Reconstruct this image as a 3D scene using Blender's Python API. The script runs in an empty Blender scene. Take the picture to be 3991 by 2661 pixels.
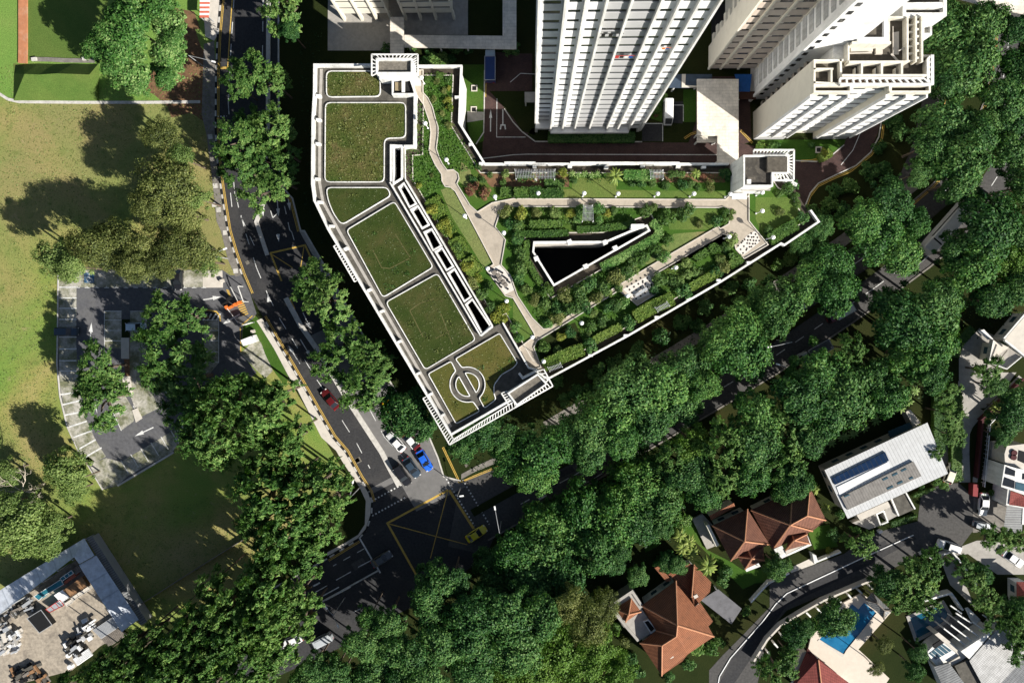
import bpy, math, random
from mathutils import Vector, Matrix
from mathutils.geometry import tessellate_polygon
random.seed(7)
SC = bpy.context.scene
COL = SC.collection
R = math.radians
# ---------------------------------------------------------------- camera model
SW, SH, F, CH = 3991.0, 2661.0, 3000.0, 150.0
NAD = (2065.0, 1195.0)
ax = -math.atan((SH/2 - NAD[1]) / F)
ay = math.atan((NAD[0] - SW/2) / F)
ROT = Matrix.Rotation(ax, 3, 'X') @ Matrix.Rotation(ay, 3, 'Y')
CAMP = Vector((0, 0, CH))
def P(sx, sy, z=0.0):
    d = ROT @ Vector(((sx - SW/2)/F, -(sy - SH/2)/F, -1.0))
    return CAMP + d * ((CH - z) / (-d.z))
TILES = {}
for r_, y0 in zip('ABC', (0, 900, 1761)):
    for c_, x0 in zip('1234', (0, 1000, 2000, 2991)):
        TILES[r_ + c_] = (x0, y0, 1000/1742.0)
TILES.update(D=(0, 0, 3991/2352.0), T1=(2650, 0, 600/1680.0), T2=(3150, 0, 600/1680.0), T3=(2700, 540, 600/1680.0),
             U1=(1250, 0, 800/2240.0), U2=(2070, 0, 580/1568.0), U3=(1500, 250, 500/1425.0),
             V1=(3300, 2050, 691/1773.0), V2=(3500, 1500, 491/1283.0), V3=(0, 2050, 620/1591.0), S=(0, 0, 1.0))
def tp(t, x, y, z=0.0):
    a = TILES[t]
    return P(a[0] + x*a[2], a[1] + y*a[2], z)
def pts(spec, z=0.0):
    """'A2 385,433 790,433; A3 1465,1118' -> points on the plane z"""
    out = []
    for seg in spec.split(';'):
        w = seg.split()
        for q in w[1:]:
            x, y = q.split(',')
            out.append(tp(w[0], float(x), float(y), z))
    return out
# ---------------------------------------------------------------- mesh builder
def area2(poly):
    return sum(a.x*b.y - b.x*a.y for a, b in zip(poly, poly[1:] + poly[:1]))
class MB:
    def __init__(s): s.v = []; s.f = []; s.m = []; s.uv = {}
    def face(s, ps, m=0, uv=None):
        i = len(s.v); s.v.extend([Vector(p) for p in ps]); s.f.append(tuple(range(i, i+len(ps)))); s.m.append(m)
        if uv: s.uv[len(s.f)-1] = uv
        return s
    def sheet(s, poly, z, m=0, holes=()):
        poly = [Vector((p[0], p[1], z)) for p in poly]
        if area2(poly) < 0: poly = poly[::-1]
        loops = [poly]
        for h in holes: loops.append([Vector((p[0], p[1], z)) for p in h])
        flat = [p for l in loops for p in l]
        base = len(s.v); s.v.extend(flat)
        for t in tessellate_polygon(loops):
            a, b, c = (flat[k] for k in t)
            if ((b-a).cross(c-a)).z < 0: t = (t[0], t[2], t[1])
            s.f.append(tuple(base+k for k in t)); s.m.append(m)
        return s
    def wallring(s, poly, z0, z1, m=0, inward=False):
        poly = [Vector((p[0], p[1], 0)) for p in poly]
        if (area2(poly) < 0) != inward: poly = poly[::-1]
        for a, b in zip(poly, poly[1:] + poly[:1]):
            s.face([(a.x,a.y,z0), (b.x,b.y,z0), (b.x,b.y,z1), (a.x,a.y,z1)], m)
        return s
    def prism(s, poly, z0, z1, m=0, mt=None, bottom=False):
        s.wallring(poly, z0, z1, m); s.sheet(poly, z1, m if mt is None else mt)
        if bottom:
            pl = [Vector((p[0], p[1], z0)) for p in poly]
            if area2(pl) > 0: pl = pl[::-1]
            s.face(pl, m)
        return s
    def box(s, c, d, rot=0.0, m=0, mt=None):
        cx, cy, cz = c; dx, dy, dz = d[0]/2, d[1]/2, d[2]/2
        ca, sa = math.cos(rot), math.sin(rot)
        q = [(cx + x*ca - y*sa, cy + x*sa + y*ca) for x, y in ((-dx,-dy),(dx,-dy),(dx,dy),(-dx,dy))]
        return s.prism(q, cz-dz, cz+dz, m, mt, True)
    def bar(s, a, b, w, h, m=0):
        """a bar with rectangular section from a to b (any direction)"""
        a, b = Vector(a), Vector(b); d = (b-a)
        if d.length < 1e-6: return s
        d.normalize()
        up = Vector((0,0,1)) if abs(d.z) < .95 else Vector((1,0,0))
        x = d.cross(up).normalized()*w/2; y = x.cross(d).normalized()*h/2
        q = [-x-y, x-y, x+y, -x+y]
        A = [a+k for k in q]; B = [b+k for k in q]
        s.face(A[::-1] if True else A, m); s.face(B, m)
        for i in range(4):
            j = (i+1) % 4; s.face([A[i], A[j], B[j], B[i]], m)
        return s
    def tube(s, path, rads, n=6, m=0, cap=True):
        rings = []
        path = [Vector(p) for p in path]
        for i, p in enumerate(path):
            d = (path[min(i+1, len(path)-1)] - path[max(i-1, 0)]).normalized()
            up = Vector((0,0,1)) if abs(d.z) < .9 else Vector((1,0,0))
            x = d.cross(up).normalized(); y = d.cross(x).normalized()
            r = rads[i] if isinstance(rads, (list, tuple)) else rads
            k = len(s.v)
            s.v.extend([p + (x*math.cos(2*math.pi*j/n) + y*math.sin(2*math.pi*j/n))*r for j in range(n)])
            rings.append(k)
        for a, b in zip(rings, rings[1:]):
            for j in range(n):
                s.f.append((a+j, a+(j+1) % n, b+(j+1) % n, b+j)); s.m.append(m)
        if cap:
            s.f.append(tuple(rings[-1]+j for j in range(n))); s.m.append(m)
            s.f.append(tuple(rings[0]+j for j in range(n))[::-1]); s.m.append(m)
        return s
    def strip(s, line, w, z0, z1, m=0, closed=False, side=0, mt=None):
        """a wall of width w along a polyline; side -1/0/1 sets it left/centred/right of the line"""
        L = [Vector((p[0], p[1], 0)) for p in line]
        n = len(L); A = []; B = []
        for i in range(n):
            p = L[i]
            a = L[i-1] if (i > 0 or closed) else None
            b = L[(i+1) % n] if (i < n-1 or closed) else None
            d1 = (p-a).normalized() if a is not None else None
            d2 = (b-p).normalized() if b is not None else None
            if d1 is None: d1 = d2
            if d2 is None: d2 = d1
            n1 = Vector((-d1.y, d1.x, 0)); n2 = Vector((-d2.y, d2.x, 0))
            nn = n1+n2
            nn = nn/max(nn.length_squared/2, .35)
            l, r = {-1: (w, 0), 0: (w/2, -w/2), 1: (0, -w)}[side]
            A.append(p + nn*l); B.append(p + nn*r)
        rng = range(n) if closed else range(n-1)
        mt = m if mt is None else mt
        for i in rng:
            j = (i+1) % n
            q = [B[i], B[j], A[j], A[i]]
            s.face([(p.x,p.y,z1) for p in q], mt)
            s.face([(B[i].x,B[i].y,z0),(B[j].x,B[j].y,z0),(B[j].x,B[j].y,z1),(B[i].x,B[i].y,z1)], m)
            s.face([(A[j].x,A[j].y,z0),(A[i].x,A[i].y,z0),(A[i].x,A[i].y,z1),(A[j].x,A[j].y,z1)], m)
        if not closed:
            for i, (p, q) in ((0, (A[0], B[0])), (1, (B[-1], A[-1]))):
                s.face([(p.x,p.y,z0),(q.x,q.y,z0),(q.x,q.y,z1),(p.x,p.y,z1)], m)
        return s
    def ball(s, c, r, n=10, m=0, sz=1.0):
        c = Vector(c); k = len(s.v); st = max(4, n//2)
        for i in range(1, st):
            t = math.pi*i/st
            for j in range(n):
                a = 2*math.pi*j/n
                s.v.append(c + Vector((math.sin(t)*math.cos(a), math.sin(t)*math.sin(a), math.cos(t)*sz))*r)
        for i in range(st-2):
            for j in range(n):
                s.f.append((k+i*n+j, k+(i+1)*n+j, k+(i+1)*n+(j+1) % n, k+i*n+(j+1) % n)); s.m.append(m)
        t, b = len(s.v), len(s.v)+1
        s.v.extend([c+Vector((0,0,r*sz)), c-Vector((0,0,r*sz))])
        for j in range(n):
            s.f.append((t, k+j, k+(j+1) % n)); s.m.append(m)
            e = k+(st-2)*n
            s.f.append((b, e+(j+1) % n, e+j)); s.m.append(m)
        return s
    def mesh(s, name, mats, off=None, smooth=False):
        me = bpy.data.meshes.new(name)
        off = off or Vector((0,0,0))
        me.from_pydata([(p.x-off.x, p.y-off.y, p.z-off.z) for p in s.v], [], s.f)
        for mt in (mats if isinstance(mats, (list, tuple)) else [mats]): me.materials.append(mt)
        me.polygons.foreach_set('material_index', s.m)
        if s.uv:
            ul = me.uv_layers.new(name='UVMap')
            for fi, uv in s.uv.items():
                for li, q in zip(me.polygons[fi].loop_indices, uv): ul.data[li].uv = q
        if smooth: me.polygons.foreach_set('use_smooth', [True]*len(me.polygons))
        me.update()
        return me
    def build(s, name, mats, parent=None, smooth=False, label=None, cat=None, group=None, kind=None, partlabel=None):
        if parent is not None:
            off = parent.get('_w'); off = Vector(off) if off else Vector((0,0,0))
            o = bpy.data.objects.new(name, s.mesh(name, mats, off, smooth)); COL.objects.link(o); o.parent = parent
            if '_w' in parent.keys(): o['_w'] = parent['_w']
            if partlabel: o['label'] = partlabel
        else:
            xs = [p.x for p in s.v]; ys = [p.y for p in s.v]; zs = [p.z for p in s.v]
            off = Vector(((min(xs)+max(xs))/2, (min(ys)+max(ys))/2, min(zs)))
            o = bpy.data.objects.new(name, s.mesh(name, mats, off, smooth)); COL.objects.link(o); o.location = off
            o['_w'] = tuple(off)
            tag(o, label, cat, group, kind)
        return o
def tag(o, label=None, cat=None, group=None, kind=None):
    if label: o['label'] = label
    if cat: o['category'] = cat
    if group: o['group'] = group
    if kind: o['kind'] = kind
    return o
def thing(name, label, cat, loc=(0,0,0), rz=0.0, group=None, world=True):
    """an Empty at the thing's base; with world=True its parts are written in world coordinates"""
    o = bpy.data.objects.new(name, None); COL.objects.link(o)
    o.empty_display_size = .5
    o.location = loc; o.rotation_euler = (0, 0, rz)
    if world: o['_w'] = tuple(loc)
    return tag(o, label, cat, group)
def dup(root, loc, rz=0.0, label=None, group=None, scale=None):
    r = root.copy(); COL.objects.link(r); r.location = loc; r.rotation_euler = (0, 0, rz)
    if scale is not None: r.scale = scale if isinstance(scale, (tuple, list, Vector)) else (scale,)*3
    if label: r['label'] = label
    if group: r['group'] = group
    for ch in list(root.children):
        c = ch.copy(); COL.objects.link(c); c.parent = r
        for g in ch.children:
            d = g.copy(); COL.objects.link(d); d.parent = c
    return r
def lerp(a, b, t): return a + (b-a)*t
def roundpoly(poly, r, n=3):
    out = []; N = len(poly)
    for i in range(N):
        p, a, b = poly[i], poly[i-1], poly[(i+1) % N]
        da, db = (a-p), (b-p); k = min(r, da.length*.45, db.length*.45)
        q0 = p+da.normalized()*k; q1 = p+db.normalized()*k
        for j in range(n+1):
            t = j/n; out.append(q0*(1-t)**2 + p*2*t*(1-t) + q1*t*t)
    return out
def inset(poly, d):
    L = [Vector((p[0], p[1], 0)) for p in poly]
    if area2(L) < 0: L = L[::-1]
    out = []; n = len(L)
    for i in range(n):
        d1 = (L[i]-L[i-1]).normalized(); d2 = (L[(i+1) % n]-L[i]).normalized()
        nn = Vector((-d1.y, d1.x, 0)) + Vector((-d2.y, d2.x, 0))
        nn = nn/max(nn.length_squared/2, .3)
        out.append(L[i]+nn*d)
    return out
def inside(p, poly):
    c = False; n = len(poly)
    for i in range(n):
        a, b = poly[i], poly[i-1]
        if (a.y > p[1]) != (b.y > p[1]) and p[0] < (b.x-a.x)*(p[1]-a.y)/(b.y-a.y)+a.x: c = not c
    return c
# ---------------------------------------------------------------- materials
def nt(name):
    m = bpy.data.materials.new(name); m.use_nodes = True
    t = m.node_tree; b = t.nodes['Principled BSDF']
    b.inputs['Specular IOR Level'].default_value = .25
    return m, t, b
def node(t, kind, **kw):
    n = t.nodes.new(kind)
    for k, v in kw.items():
        if hasattr(n, k): setattr(n, k, v)
        else: n.inputs[k].default_value = v
    return n
def ramp(t, fac, stops):
    r = t.nodes.new('ShaderNodeValToRGB'); e = r.color_ramp.elements
    while len(e) < len(stops): e.new(.5)
    for k, (pos, c) in zip(e, stops): k.position = pos; k.color = (*c, 1)
    t.links.new(fac, r.inputs[0]); return r.outputs[0]
def mix(t, fac, a, b, mode='MIX'):
    n = t.nodes.new('ShaderNodeMix'); n.data_type = 'RGBA'; n.blend_type = mode
    for sock, val in ((n.inputs[0], fac), (n.inputs[6], a), (n.inputs[7], b)):
        if hasattr(val, 'is_linked') or hasattr(val, 'node'): t.links.new(val, sock)
        elif isinstance(val, (int, float)): sock.default_value = val
        else: sock.default_value = (*val, 1)
    return n.outputs[2]
def noise(t, scale, detail=4, rough=.6, vec=None, dist=0.0):
    n = t.nodes.new('ShaderNodeTexNoise'); n.inputs['Scale'].default_value = scale
    n.inputs['Detail'].default_value = detail; n.inputs['Roughness'].default_value = rough; n.inputs['Distortion'].default_value = dist
    if vec is None: vec = geo(t)
    t.links.new(vec, n.inputs['Vector']); return n.outputs['Fac']
def geo(t):
    g = t.nodes.get('GEO')
    if not g: g = t.nodes.new('ShaderNodeNewGeometry'); g.name = 'GEO'
    return g.outputs['Position']
def objc(t):
    g = t.nodes.get('OBC')
    if not g: g = t.nodes.new('ShaderNodeTexCoord'); g.name = 'OBC'
    return g.outputs['Object']
def bump(t, b, h, strength=.4, dist=.05):
    n = t.nodes.new('ShaderNodeBump'); n.inputs['Strength'].default_value = strength; n.inputs['Distance'].default_value = dist
    t.links.new(h, n.inputs['Height']); t.links.new(n.outputs[0], b.inputs['Normal'])
def plain(name, c, rough=.7, var=.18, scale=1.5, metal=0.0, spec=.25, dirt=None, dscale=.35, damt=.5):
    """a painted or mineral surface: its colour with soft mottling, optional stains of another colour"""
    m, t, b = nt(name)
    lo = tuple(max(0, x*(1-var)) for x in c); hi = tuple(min(.9, x*(1+var*.6)) for x in c)
    col = ramp(t, noise(t, scale, 6, .65), [(.3, lo), (.7, hi)])
    if dirt:
        msk = ramp(t, noise(t, dscale, 7, .7, dist=.6), [(.5, (0,0,0)), (.72, (damt,)*3)])
        col = mix(t, msk, col, dirt)
    t.links.new(col, b.inputs['Base Color'])
    b.inputs['Roughness'].default_value = rough; b.inputs['Metallic'].default_value = metal
    b.inputs['Specular IOR Level'].default_value = spec
    return m
def grassy(name, cols, s1=.08, s2=1.4, s3=9.0, bumpy=.6):
    """turf: large patches, medium mottling and fine blades"""
    m, t, b = nt(name)
    n1 = noise(t, s1, 5, .6, dist=.4); n2 = noise(t, s2, 6, .7); n3 = noise(t, s3, 4, .7)
    c1 = ramp(t, n1, [(.3, cols[0]), (.5, cols[1]), (.7, cols[2])])
    c2 = ramp(t, n2, [(.3, tuple(x*.6 for x in cols[1])), (.62, cols[1])])
    c = mix(t, ramp(t, n2, [(.35, (.1,)*3), (.7, (.6,)*3)]), c1, c2)
    c = mix(t, .75, c, ramp(t, n3, [(.25, (.35,.35,.35)), (.75, (1.5,1.5,1.4))]), 'MULTIPLY')
    t.links.new(c, b.inputs['Base Color']); b.inputs['Roughness'].default_value = .95
    b.inputs['Specular IOR Level'].default_value = .05
    bump(t, b, n3, bumpy, .12)
    return m
def leafy(name, c0, c1, c2, trans=.25, hue=.35):
    """leaves: colour varies from clump to clump and from plant to plant"""
    m, t, b = nt(name)
    n1 = noise(t, .45, 3, .6); n2 = noise(t, 2.6, 2, .6)
    oi = t.nodes.new('ShaderNodeObjectInfo')
    ad = node(t, 'ShaderNodeMath', operation='MULTIPLY_ADD'); t.links.new(n1, ad.inputs[0]); ad.inputs[1].default_value = .45
    geo(t); ri = t.nodes['GEO'].outputs['Random Per Island']
    m0 = node(t, 'ShaderNodeMath', operation='MULTIPLY_ADD'); t.links.new(ri, m0.inputs[0]); m0.inputs[1].default_value = .34; m0.inputs[2].default_value = -.06
    ml = node(t, 'ShaderNodeMath', operation='MULTIPLY_ADD'); t.links.new(n2, ml.inputs[0]); ml.inputs[1].default_value = .22; t.links.new(m0.outputs[0], ml.inputs[2])
    t.links.new(ml.outputs[0], ad.inputs[2])
    ad2 = node(t, 'ShaderNodeMath', operation='MULTIPLY_ADD'); t.links.new(oi.outputs['Random'], ad2.inputs[0]); ad2.inputs[1].default_value = hue*.5
    t.links.new(ad.outputs[0], ad2.inputs[2])
    c = ramp(t, ad2.outputs[0], [(.3, c0), (.52, c1), (.78, c2)])
    out = t.nodes['Material Output']
    t.nodes.remove(b)
    df = t.nodes.new('ShaderNodeBsdfDiffuse'); tr = t.nodes.new('ShaderNodeBsdfTranslucent'); gl = t.nodes.new('ShaderNodeBsdfGlossy')
    gl.inputs['Roughness'].default_value = .55; gl.inputs['Color'].default_value = (.7,.75,.7,1)
    mx = t.nodes.new('ShaderNodeMixShader'); mx.inputs[0].default_value = trans
    m2 = t.nodes.new('ShaderNodeMixShader'); m2.inputs[0].default_value = .02
    t.links.new(c, df.inputs[0]); t.links.new(mix(t, 1.0, c, (1.1,1.25,.6), 'MULTIPLY'), tr.inputs[0])
    t.links.new(df.outputs[0], mx.inputs[1]); t.links.new(tr.outputs[0], mx.inputs[2])
    t.links.new(mx.outputs[0], m2.inputs[1]); t.links.new(gl.outputs[0], m2.inputs[2]); t.links.new(m2.outputs[0], out.inputs[0])
    return m
def ribbed(name, c, c2, scale, axis=0, rough=.5, dirt=None, uv=True, metal=0.0, both=0.0, seam=.12, mott=.62):
    """sheet or tiles with ribs running up the slope (UV v), rows across it if both"""
    m, t, b = nt(name)
    tc = t.nodes.new('ShaderNodeTexCoord'); sp = t.nodes.new('ShaderNodeSeparateXYZ')
    t.links.new(tc.outputs['UV' if uv else 'Object'], sp.inputs[0])
    def saw(o, k):
        a = node(t, 'ShaderNodeMath', operation='MULTIPLY'); t.links.new(sp.outputs[o], a.inputs[0]); a.inputs[1].default_value = k
        f = node(t, 'ShaderNodeMath', operation='FRACT'); t.links.new(a.outputs[0], f.inputs[0]); return f.outputs[0]
    rib = saw(axis, scale)
    h = ramp(t, rib, [(0, (0,0,0)), (seam, (0,0,0)), (min(.98, seam*2.5), (1,1,1)), (.5, (1,1,1))])
    col = mix(t, h, c2, c)
    if both:
        row = saw(1-axis, both); h2 = ramp(t, row, [(0, (.55,)*3), (.25, (1,1,1))])
        col = mix(t, 1.0, col, h2, 'MULTIPLY')
    nz = noise(t, .9, 6, .7)
    col = mix(t, 1.0, col, ramp(t, nz, [(.25, (mott,mott*.98,mott*.96)), (.7, (1.12,1.11,1.1))]), 'MULTIPLY')
    if dirt:
        msk = ramp(t, noise(t, .35, 6, .7), [(.5, (0,0,0)), (.75, (.6,)*3)]); col = mix(t, msk, col, dirt)
    t.links.new(col, b.inputs['Base Color']); b.inputs['Roughness'].default_value = rough; b.inputs['Metallic'].default_value = metal
    bump(t, b, h, .5, .04)
    return m
M = {}
def stained(name, c, c2, amt):
    m, t, b = nt(name)
    mp = t.nodes.new('ShaderNodeMapping'); mp.inputs['Scale'].default_value = (1.6, 1.6, .18); t.links.new(geo(t), mp.inputs[0])
    n1 = noise(t, 1.0, 7, .72, mp.outputs[0]); n2 = noise(t, .22, 5, .65); n3 = noise(t, 5, 4, .7)
    col = mix(t, ramp(t, n1, [(.46, (0,0,0)), (.72, (amt,)*3)]), c, c2)
    col = mix(t, 1.0, col, ramp(t, n2, [(.3, (.72,.72,.71)), (.65, (1.02,1.02,1.01))]), 'MULTIPLY')
    col = mix(t, 1.0, col, ramp(t, n3, [(.25, (.88,.88,.87)), (.6, (1,1,1))]), 'MULTIPLY')
    t.links.new(col, b.inputs['Base Color']); b.inputs['Roughness'].default_value = .7; return m
M['white'] = stained('white_paint', (.78,.775,.75), (.36,.35,.32), .62)
M['white_clean'] = stained('clean_white_paint', (.84,.84,.84), (.60,.60,.58), .35)
M['cream'] = plain('cream_paint', (.72,.68,.58), .7, .06, .6, dirt=(.5,.46,.38), dscale=.3, damt=.3)
M['beige'] = plain('beige_paint', (.68,.63,.53), .7, .07, .6, dirt=(.42,.38,.3), dscale=.3, damt=.3)
M['greypanel'] = plain('grey_panel', (.40,.40,.40), .7, .06, .7)
M['brownpanel'] = plain('brown_panel', (.52,.44,.37), .7, .08, .7)
M['glass'] = plain('dark_glass', (.015,.018,.022), .12, .2, 2, spec=.5)
M['glassblue'] = plain('bluish_glass', (.05,.10,.13), .1, .2, 2, spec=.5)
M['dark'] = plain('dark_interior', (.012,.012,.013), .9)  # near black stands in for unlit interiors, pits and openings
M['roofdeck'] = plain('stained_roof_deck', (.095,.088,.074), .9, .4, 1.3, dirt=(.035,.033,.028), dscale=.25, damt=.85)
M['roofgrav'] = plain('gravel_roof', (.16,.145,.12), .95, .4, 3.0, dirt=(.07,.065,.055), dscale=.4, damt=.8)
M['concrete'] = plain('concrete', (.34,.32,.29), .85, .18, 1.2, dirt=(.2,.19,.17), dscale=.4, damt=.6)
M['pale_conc'] = plain('pale_concrete', (.52,.48,.42), .85, .12, 1.0, dirt=(.36,.33,.28), dscale=.4, damt=.5)
M['kerb'] = plain('kerb_concrete', (.50,.48,.44), .85, .2, 2.0, dirt=(.25,.23,.2), dscale=.6, damt=.6)
M['asphalt'] = plain('asphalt', (.036,.036,.038), .9, .4, 2.6, dirt=(.056,.054,.052), dscale=.18, damt=.8)
M['asphalt2'] = plain('worn_asphalt', (.072,.069,.066), .9, .35, 2.2, dirt=(.045,.044,.044), dscale=.15, damt=.8)
M['greyroad'] = plain('pale_skid_surface', (.155,.150,.145), .9, .15, .8, dirt=(.10,.098,.095), dscale=.22, damt=.7)
M['lot'] = plain('car_park_asphalt', (.098,.098,.104), .9, .3, 1.6, dirt=(.13,.128,.122), dscale=.2, damt=.7)
M['pave'] = plain('pavement_slabs', (.19,.175,.155), .9, .3, 1.6, dirt=(.09,.08,.07), dscale=.35, damt=.8)
M['linewhite'] = plain('road_marking_white', (.62,.62,.60), .8, .25, 3, dirt=(.2,.2,.2), dscale=.9, damt=.7)
M['lineyellow'] = plain('road_marking_yellow', (.50,.33,.07), .8, .25, 3, dirt=(.2,.15,.06), dscale=.9, damt=.6)
M['tan'] = plain('tan_paving', (.38,.33,.265), .85, .15, 1.6, dirt=(.22,.19,.15), dscale=.3, damt=.6)
M['tile_white'] = plain('white_floor_tiles', (.58,.54,.49), .8, .08, 2)
M['soil'] = plain('bare_soil', (.17,.095,.05), .95, .4, 1.6, dirt=(.05,.04,.02), dscale=.4, damt=.8)
M['steel'] = plain('galvanised_steel', (.42,.43,.44), .45, .1, 2, metal=.3)
M['whitemetal'] = plain('white_metal', (.78,.78,.76), .5, .05, 2)
M['bark'] = plain('bark', (.13,.10,.075), .95, .4, 3)
M['palebark'] = plain('pale_bark', (.42,.37,.30), .95, .3, 3)
M['black'] = plain('black_plastic', (.012,.012,.012), .6)
M['rubber'] = plain('rubber', (.015,.015,.015), .85)
M['orange'] = plain('orange_plastic', (.65,.16,.03), .6)
M['red'] = plain('red_paint', (.42,.035,.03), .55, .15)
M['redwall'] = plain('dull_red_wall', (.06,.014,.016), .8, .25)
M['wood'] = plain('weathered_wood', (.27,.15,.075), .85, .35, 2.5)
M['timber'] = plain('grey_timber', (.20,.175,.15), .85, .35, 2.5)
M['tealtarp'] = plain('teal_tarpaulin', (.02,.15,.20), .6, .35, 1.5)
M['bluepaint'] = plain('blue_canopy', (.010,.075,.27), .55, .2)
M['metalroof'] = ribbed('grey_standing_seam', (.56,.57,.57), (.40,.41,.41), 1.6, rough=.45, seam=.1, mott=.88)
M['metalroof2'] = ribbed('brownish_roof_sheet', (.25,.235,.215), (.2,.19,.175), 2.0, rough=.6, seam=.1)
M['shedroof'] = ribbed('silver_shed_roof', (.56,.60,.66), (.42,.46,.52), .25, rough=.5, seam=.04)
M['greytile'] = ribbed('grey_roof_tiles', (.50,.50,.49), (.33,.33,.33), 3.0, rough=.8, seam=.15, dirt=(.30,.30,.29), both=2.2)
M['blueroof'] = ribbed('blue_grey_roof', (.14,.20,.29), (.08,.12,.18), 3.0, rough=.5, both=2.0)
M['greyrib'] = ribbed('grey_ribbed_canopy', (.22,.23,.23), (.12,.12,.13), 2.2, rough=.6, seam=.2)
M['redtile'] = ribbed('red_clay_tiles', (.27,.108,.052), (.11,.04,.022), 3.4, rough=.85, seam=.22, dirt=(.13,.06,.035), both=2.4)
M['browntile'] = ribbed('brown_clay_tiles', (.19,.085,.055), (.085,.038,.025), 3.4, rough=.85, seam=.22, dirt=(.09,.04,.028), both=2.4)
M['ridge'] = plain('ridge_tiles', (.42,.20,.11), .85, .2, 2)
M['darkredtile'] = ribbed('dark_red_tiles', (.24,.06,.05), (.12,.03,.025), 3.4, rough=.85, seam=.22, both=2.4)
M['solar'] = ribbed('solar_cells', (.012,.03,.075), (.05,.06,.08), 1.1, rough=.15, seam=.05)
# ---------------------------------------------------------------- more materials
M['lawn'] = grassy('field_grass', [(.090,.165,.042), (.160,.185,.066), (.27,.21,.115)], .055, .5, 5, .5)
M['greenlawn'] = grassy('green_lawn', [(.060,.125,.026), (.10,.150,.036), (.16,.17,.055)], .06, .9, 6, .5)
M['verge'] = grassy('shady_verge', [(.014,.024,.007), (.022,.030,.009), (.040,.036,.013)], .06, .7, 5, .5)  # near-black tone paints in tree shade along with dark leaf litter
M['bright_lawn'] = grassy('bright_lawn', [(.030,.080,.012), (.050,.110,.018), (.095,.125,.030)], .08, .8, 7, .4)
M['turf_roof'] = grassy('roof_turf', [(.034,.070,.013), (.075,.085,.024), (.150,.115,.055)], .22, 1.2, 7, .8)
M['turf_trim'] = grassy('mown_roof_turf', [(.024,.045,.009), (.042,.057,.015), (.078,.072,.028)], .2, 1.0, 8, .6)
M['turf_gold'] = grassy('golden_roof_turf', [(.055,.070,.017), (.090,.088,.024), (.13,.105,.04)], .15, 1.2, 8, .6)
def brickmat(name, c1, c2, mortar, scale, msize=.02):
    m, t, b = nt(name)
    br = t.nodes.new('ShaderNodeTexBrick'); t.links.new(geo(t), br.inputs['Vector'])
    br.inputs['Color1'].default_value = (*c1,1); br.inputs['Color2'].default_value = (*c2,1); br.inputs['Mortar'].default_value = (*mortar,1)
    br.inputs['Scale'].default_value = scale; br.inputs['Mortar Size'].default_value = msize
    c = mix(t, 1.0, br.outputs['Color'], ramp(t, noise(t, .5, 6, .7), [(.25,(.6,.6,.6)), (.75,(1.2,1.2,1.2))]), 'MULTIPLY')
    t.links.new(c, b.inputs['Base Color']); b.inputs['Roughness'].default_value = .9
    return m
M['brick'] = brickmat('red_paving_bricks', (.095,.052,.045), (.062,.038,.035), (.035,.025,.024), 2.2, .03)
M['slab'] = brickmat('roof_slabs', (.74,.68,.59), (.69,.635,.55), (.45,.41,.35), .42, .008)
def paver():
    m, t, b = nt('grass_pavers')
    br = t.nodes.new('ShaderNodeTexBrick'); t.links.new(geo(t), br.inputs['Vector'])
    br.inputs['Scale'].default_value = 2.1; br.inputs['Mortar Size'].default_value = .16; br.offset = 0
    br.inputs['Color1'].default_value = (0,0,0,1); br.inputs['Color2'].default_value = (.15,.15,.15,1); br.inputs['Mortar'].default_value = (1,1,1,1)
    n1 = noise(t, .35, 6, .7); n2 = noise(t, 2.2, 5, .7)
    gr = ramp(t, n2, [(.3,(.045,.062,.02)), (.6,(.11,.115,.04)), (.8,(.17,.15,.08))])
    cc = ramp(t, n2, [(.3,(.30,.285,.255)), (.7,(.56,.53,.47))])
    c = mix(t, br.outputs['Color'], gr, cc)
    c = mix(t, ramp(t, n1, [(.35,(0,0,0)), (.6,(.85,.85,.85))]), c, gr)
    t.links.new(c, b.inputs['Base Color']); b.inputs['Roughness'].default_value = .95
    return m
M['paver'] = paver()
def water(name, c, c2):
    m, t, b = nt(name)
    t.links.new(ramp(t, noise(t, .6, 4, .6), [(.3, c), (.7, c2)]), b.inputs['Base Color'])
    b.inputs['Roughness'].default_value = .06; b.inputs['Specular IOR Level'].default_value = .4
    bump(t, b, noise(t, 3, 3, .5), .15, .05); return m
M['pool'] = water('pool_water', (.010,.105,.22), (.020,.16,.31))
M['pool2'] = water('teal_pool_water', (.005,.07,.115), (.008,.09,.14))
def field_mat():
    m, t, b = nt('field_turf')
    n1 = noise(t, .05, 6, .62, dist=.5); n2 = noise(t, .32, 7, .7, dist=.3); n3 = noise(t, 4.5, 5, .75); n4 = noise(t, .018, 3, .5)
    g = ramp(t, n1, [(.32, (.125,.225,.046)), (.47, (.175,.240,.054)), (.58, (.265,.255,.082)), (.72, (.35,.285,.125))])
    g = mix(t, ramp(t, n4, [(.42, (0,0,0)), (.6, (.65,.65,.65))]), g, (.25,.205,.10))
    g = mix(t, ramp(t, n2, [(.55, (0,0,0)), (.72, (.75,.75,.75))]), g, (.105,.16,.038))
    g = mix(t, ramp(t, n2, [(.28, (.8,.8,.8)), (.38, (0,0,0))]), g, (.34,.26,.155))
    g = mix(t, .8, g, ramp(t, n3, [(.25, (.5,.5,.5)), (.75, (1.4,1.4,1.35))]), 'MULTIPLY')
    t.links.new(g, b.inputs['Base Color']); b.inputs['Roughness'].default_value = .95; b.inputs['Specular IOR Level'].default_value = .05
    bump(t, b, n3, .8, .15); return m
M['field'] = field_mat()
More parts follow.
